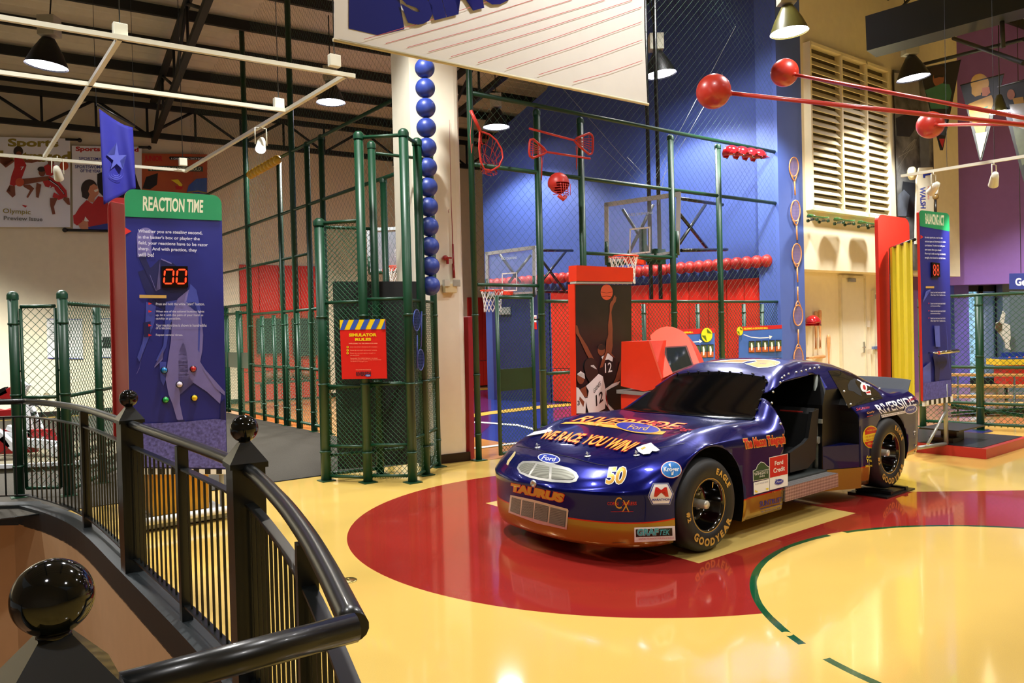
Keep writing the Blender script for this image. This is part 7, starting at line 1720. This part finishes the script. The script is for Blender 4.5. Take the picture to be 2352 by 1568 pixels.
# rowing trainer on a raised plinth
O = at(60, 1040, 11.2); O.z = 0; RX = Vector((.985, .17, 0)).normalized(); RY = Vector((-RX.y, RX.x, 0))
def rw(x, y, z): return O + RX * x + RY * y + Zv * z
t = thing('exercise_machine', O, 'red and white seated exercise machine at the far left behind the railing', 'exercise machine')
rdm = M('machine_red', (150, 20, 24), .4, noise=.05); whm = M('machine_white', (216, 220, 224), .35)
def P2w(x, y, Y=11.2): return at(x, y, Y)
def cA7(x, y, Y=11.2): return at(x / 4.9, 860 + y / 4.9, Y)
def bar7(name, a, b, w_, m_, Y=11.2, Y2=None): 
    a = cA7(*a, Y); b = cA7(*b, Y2 or Y); d = b - a; return MB().box((a + b) / 2, (d.length, .08, w_), ux=d, uy=Vector((0, 1, 0)) - d.normalized() * d.normalized().y, bev=.006).build(name, m_, t)
bar7('seat_rail', (0, 665), (600, 660), .12, rdm); bar7('seat_rail_cover', (-100, 680), (290, 690), .10, whm, 11.0)
bar7('base_beam', (280, 760), (690, 800), .12, whm, 11.1); bar7('base_beam_dark', (-60, 860), (420, 830), .10, rdm, 11.3)
bar7('upright', (270, 330), (360, 700), .07, whm); bar7('upright', (340, 350), (470, 640), .07, whm, 11.4)
bar7('diagonal_strut', (-40, 640), (180, 830), .10, whm, 10.9); bar7('diagonal_strut', (90, 590), (260, 660), .07, whm, 11.0); bar7('diagonal_strut', (500, 690), (560, 780), .06, whm)
bar7('front_foot', (640, 800), (645, 920), .14, whm, 11.0)
bar7('handle_bar', (-60, 440), (180, 420), .09, rdm, 11.1); bar7('seat_back', (60, 180), (130, 290), .22, rdm, 11.5); bar7('seat_back_white', (140, 130), (290, 210), .28, whm, 11.9); bar7('head_cushion', (-40, 230), (90, 170), .10, blk, 11.5)
bar7('red_housing', (545, 650), (590, 770), .14, rdm, 11.2); bar7('red_side', (-60, 760), (20, 880), .35, rdm, 10.9)
w0 = cA7(370, 440, 11.3); MB().path([w0 + Vector((cos(a) * .13, 0, sin(a) * .13)) for a in [2 * pi * k / 20 for k in range(20)]], .012, 6, closed=True).tube(w0 - Vector((0, .05, 0)), w0 + Vector((0, .05, 0)), .03, 8).build('pulley_wheel', blk, t)
for k in range(3): MB().path([cA7(-60, 380 + 20 * k), cA7(60, 400 + 15 * k), cA7(160, 370 + 10 * k)], .008, 5).build('cable', rdm, t)
a, b = cA7(-300, 985, 10.6), cA7(200, 960, 10.9); pl_z = .36
pg = G(95, 1095); mb = MB(); cpt = Vector((-8.3, 11.4, 0)); mb.box(cpt + Zv * .055, (5.0, 2.4, .11), ux=(.985, .17, 0)); 
t2 = thing('plinth', cpt, 'low carpeted plinth with a white edge under the red exercise machine', 'plinth'); mb.build('block', M('plinth_carpet', (92, 86, 66), .95, noise=.2, scale=50), t2)
ex_ = Vector((.985, .17, 0)).normalized(); MB().box(cpt + Zv * .09 + Vector((ex_.y, -ex_.x, 0)) * 1.2, (5.0, .05, .05), ux=ex_).build('edge_strip', whm, t2)
# brass floor cover
p = G(800, 1332, .003); MB().lathe(p, Zv, [(0, .006), (.05, .006), (.058, .004), (.062, 0)], 28).lathe(p, Zv, [(0, .016), (.008, .015), (.01, .006)], 10).build('floor_cover', M('brass', (170, 150, 90), .25, metal=.9), label='round brass cover set in the yellow floor right of the railing corner', cat='floor cover')
# air diffuser wires: thin suspension lines up left
# cardboard box by the rear tyre mat: small red notice edge on the column side
a = G(1083, 1056); slab('partition_edge', wallcast(G(1081, 1056), G(1090, 1052)), [(1078.5, 1056), (1090, 1055), (1086, 726), (1075.5, 728)], .35, M('partition_red', (146, 18, 22), .5), label='narrow dark red partition edge between the white column and first mast', cat='partition')
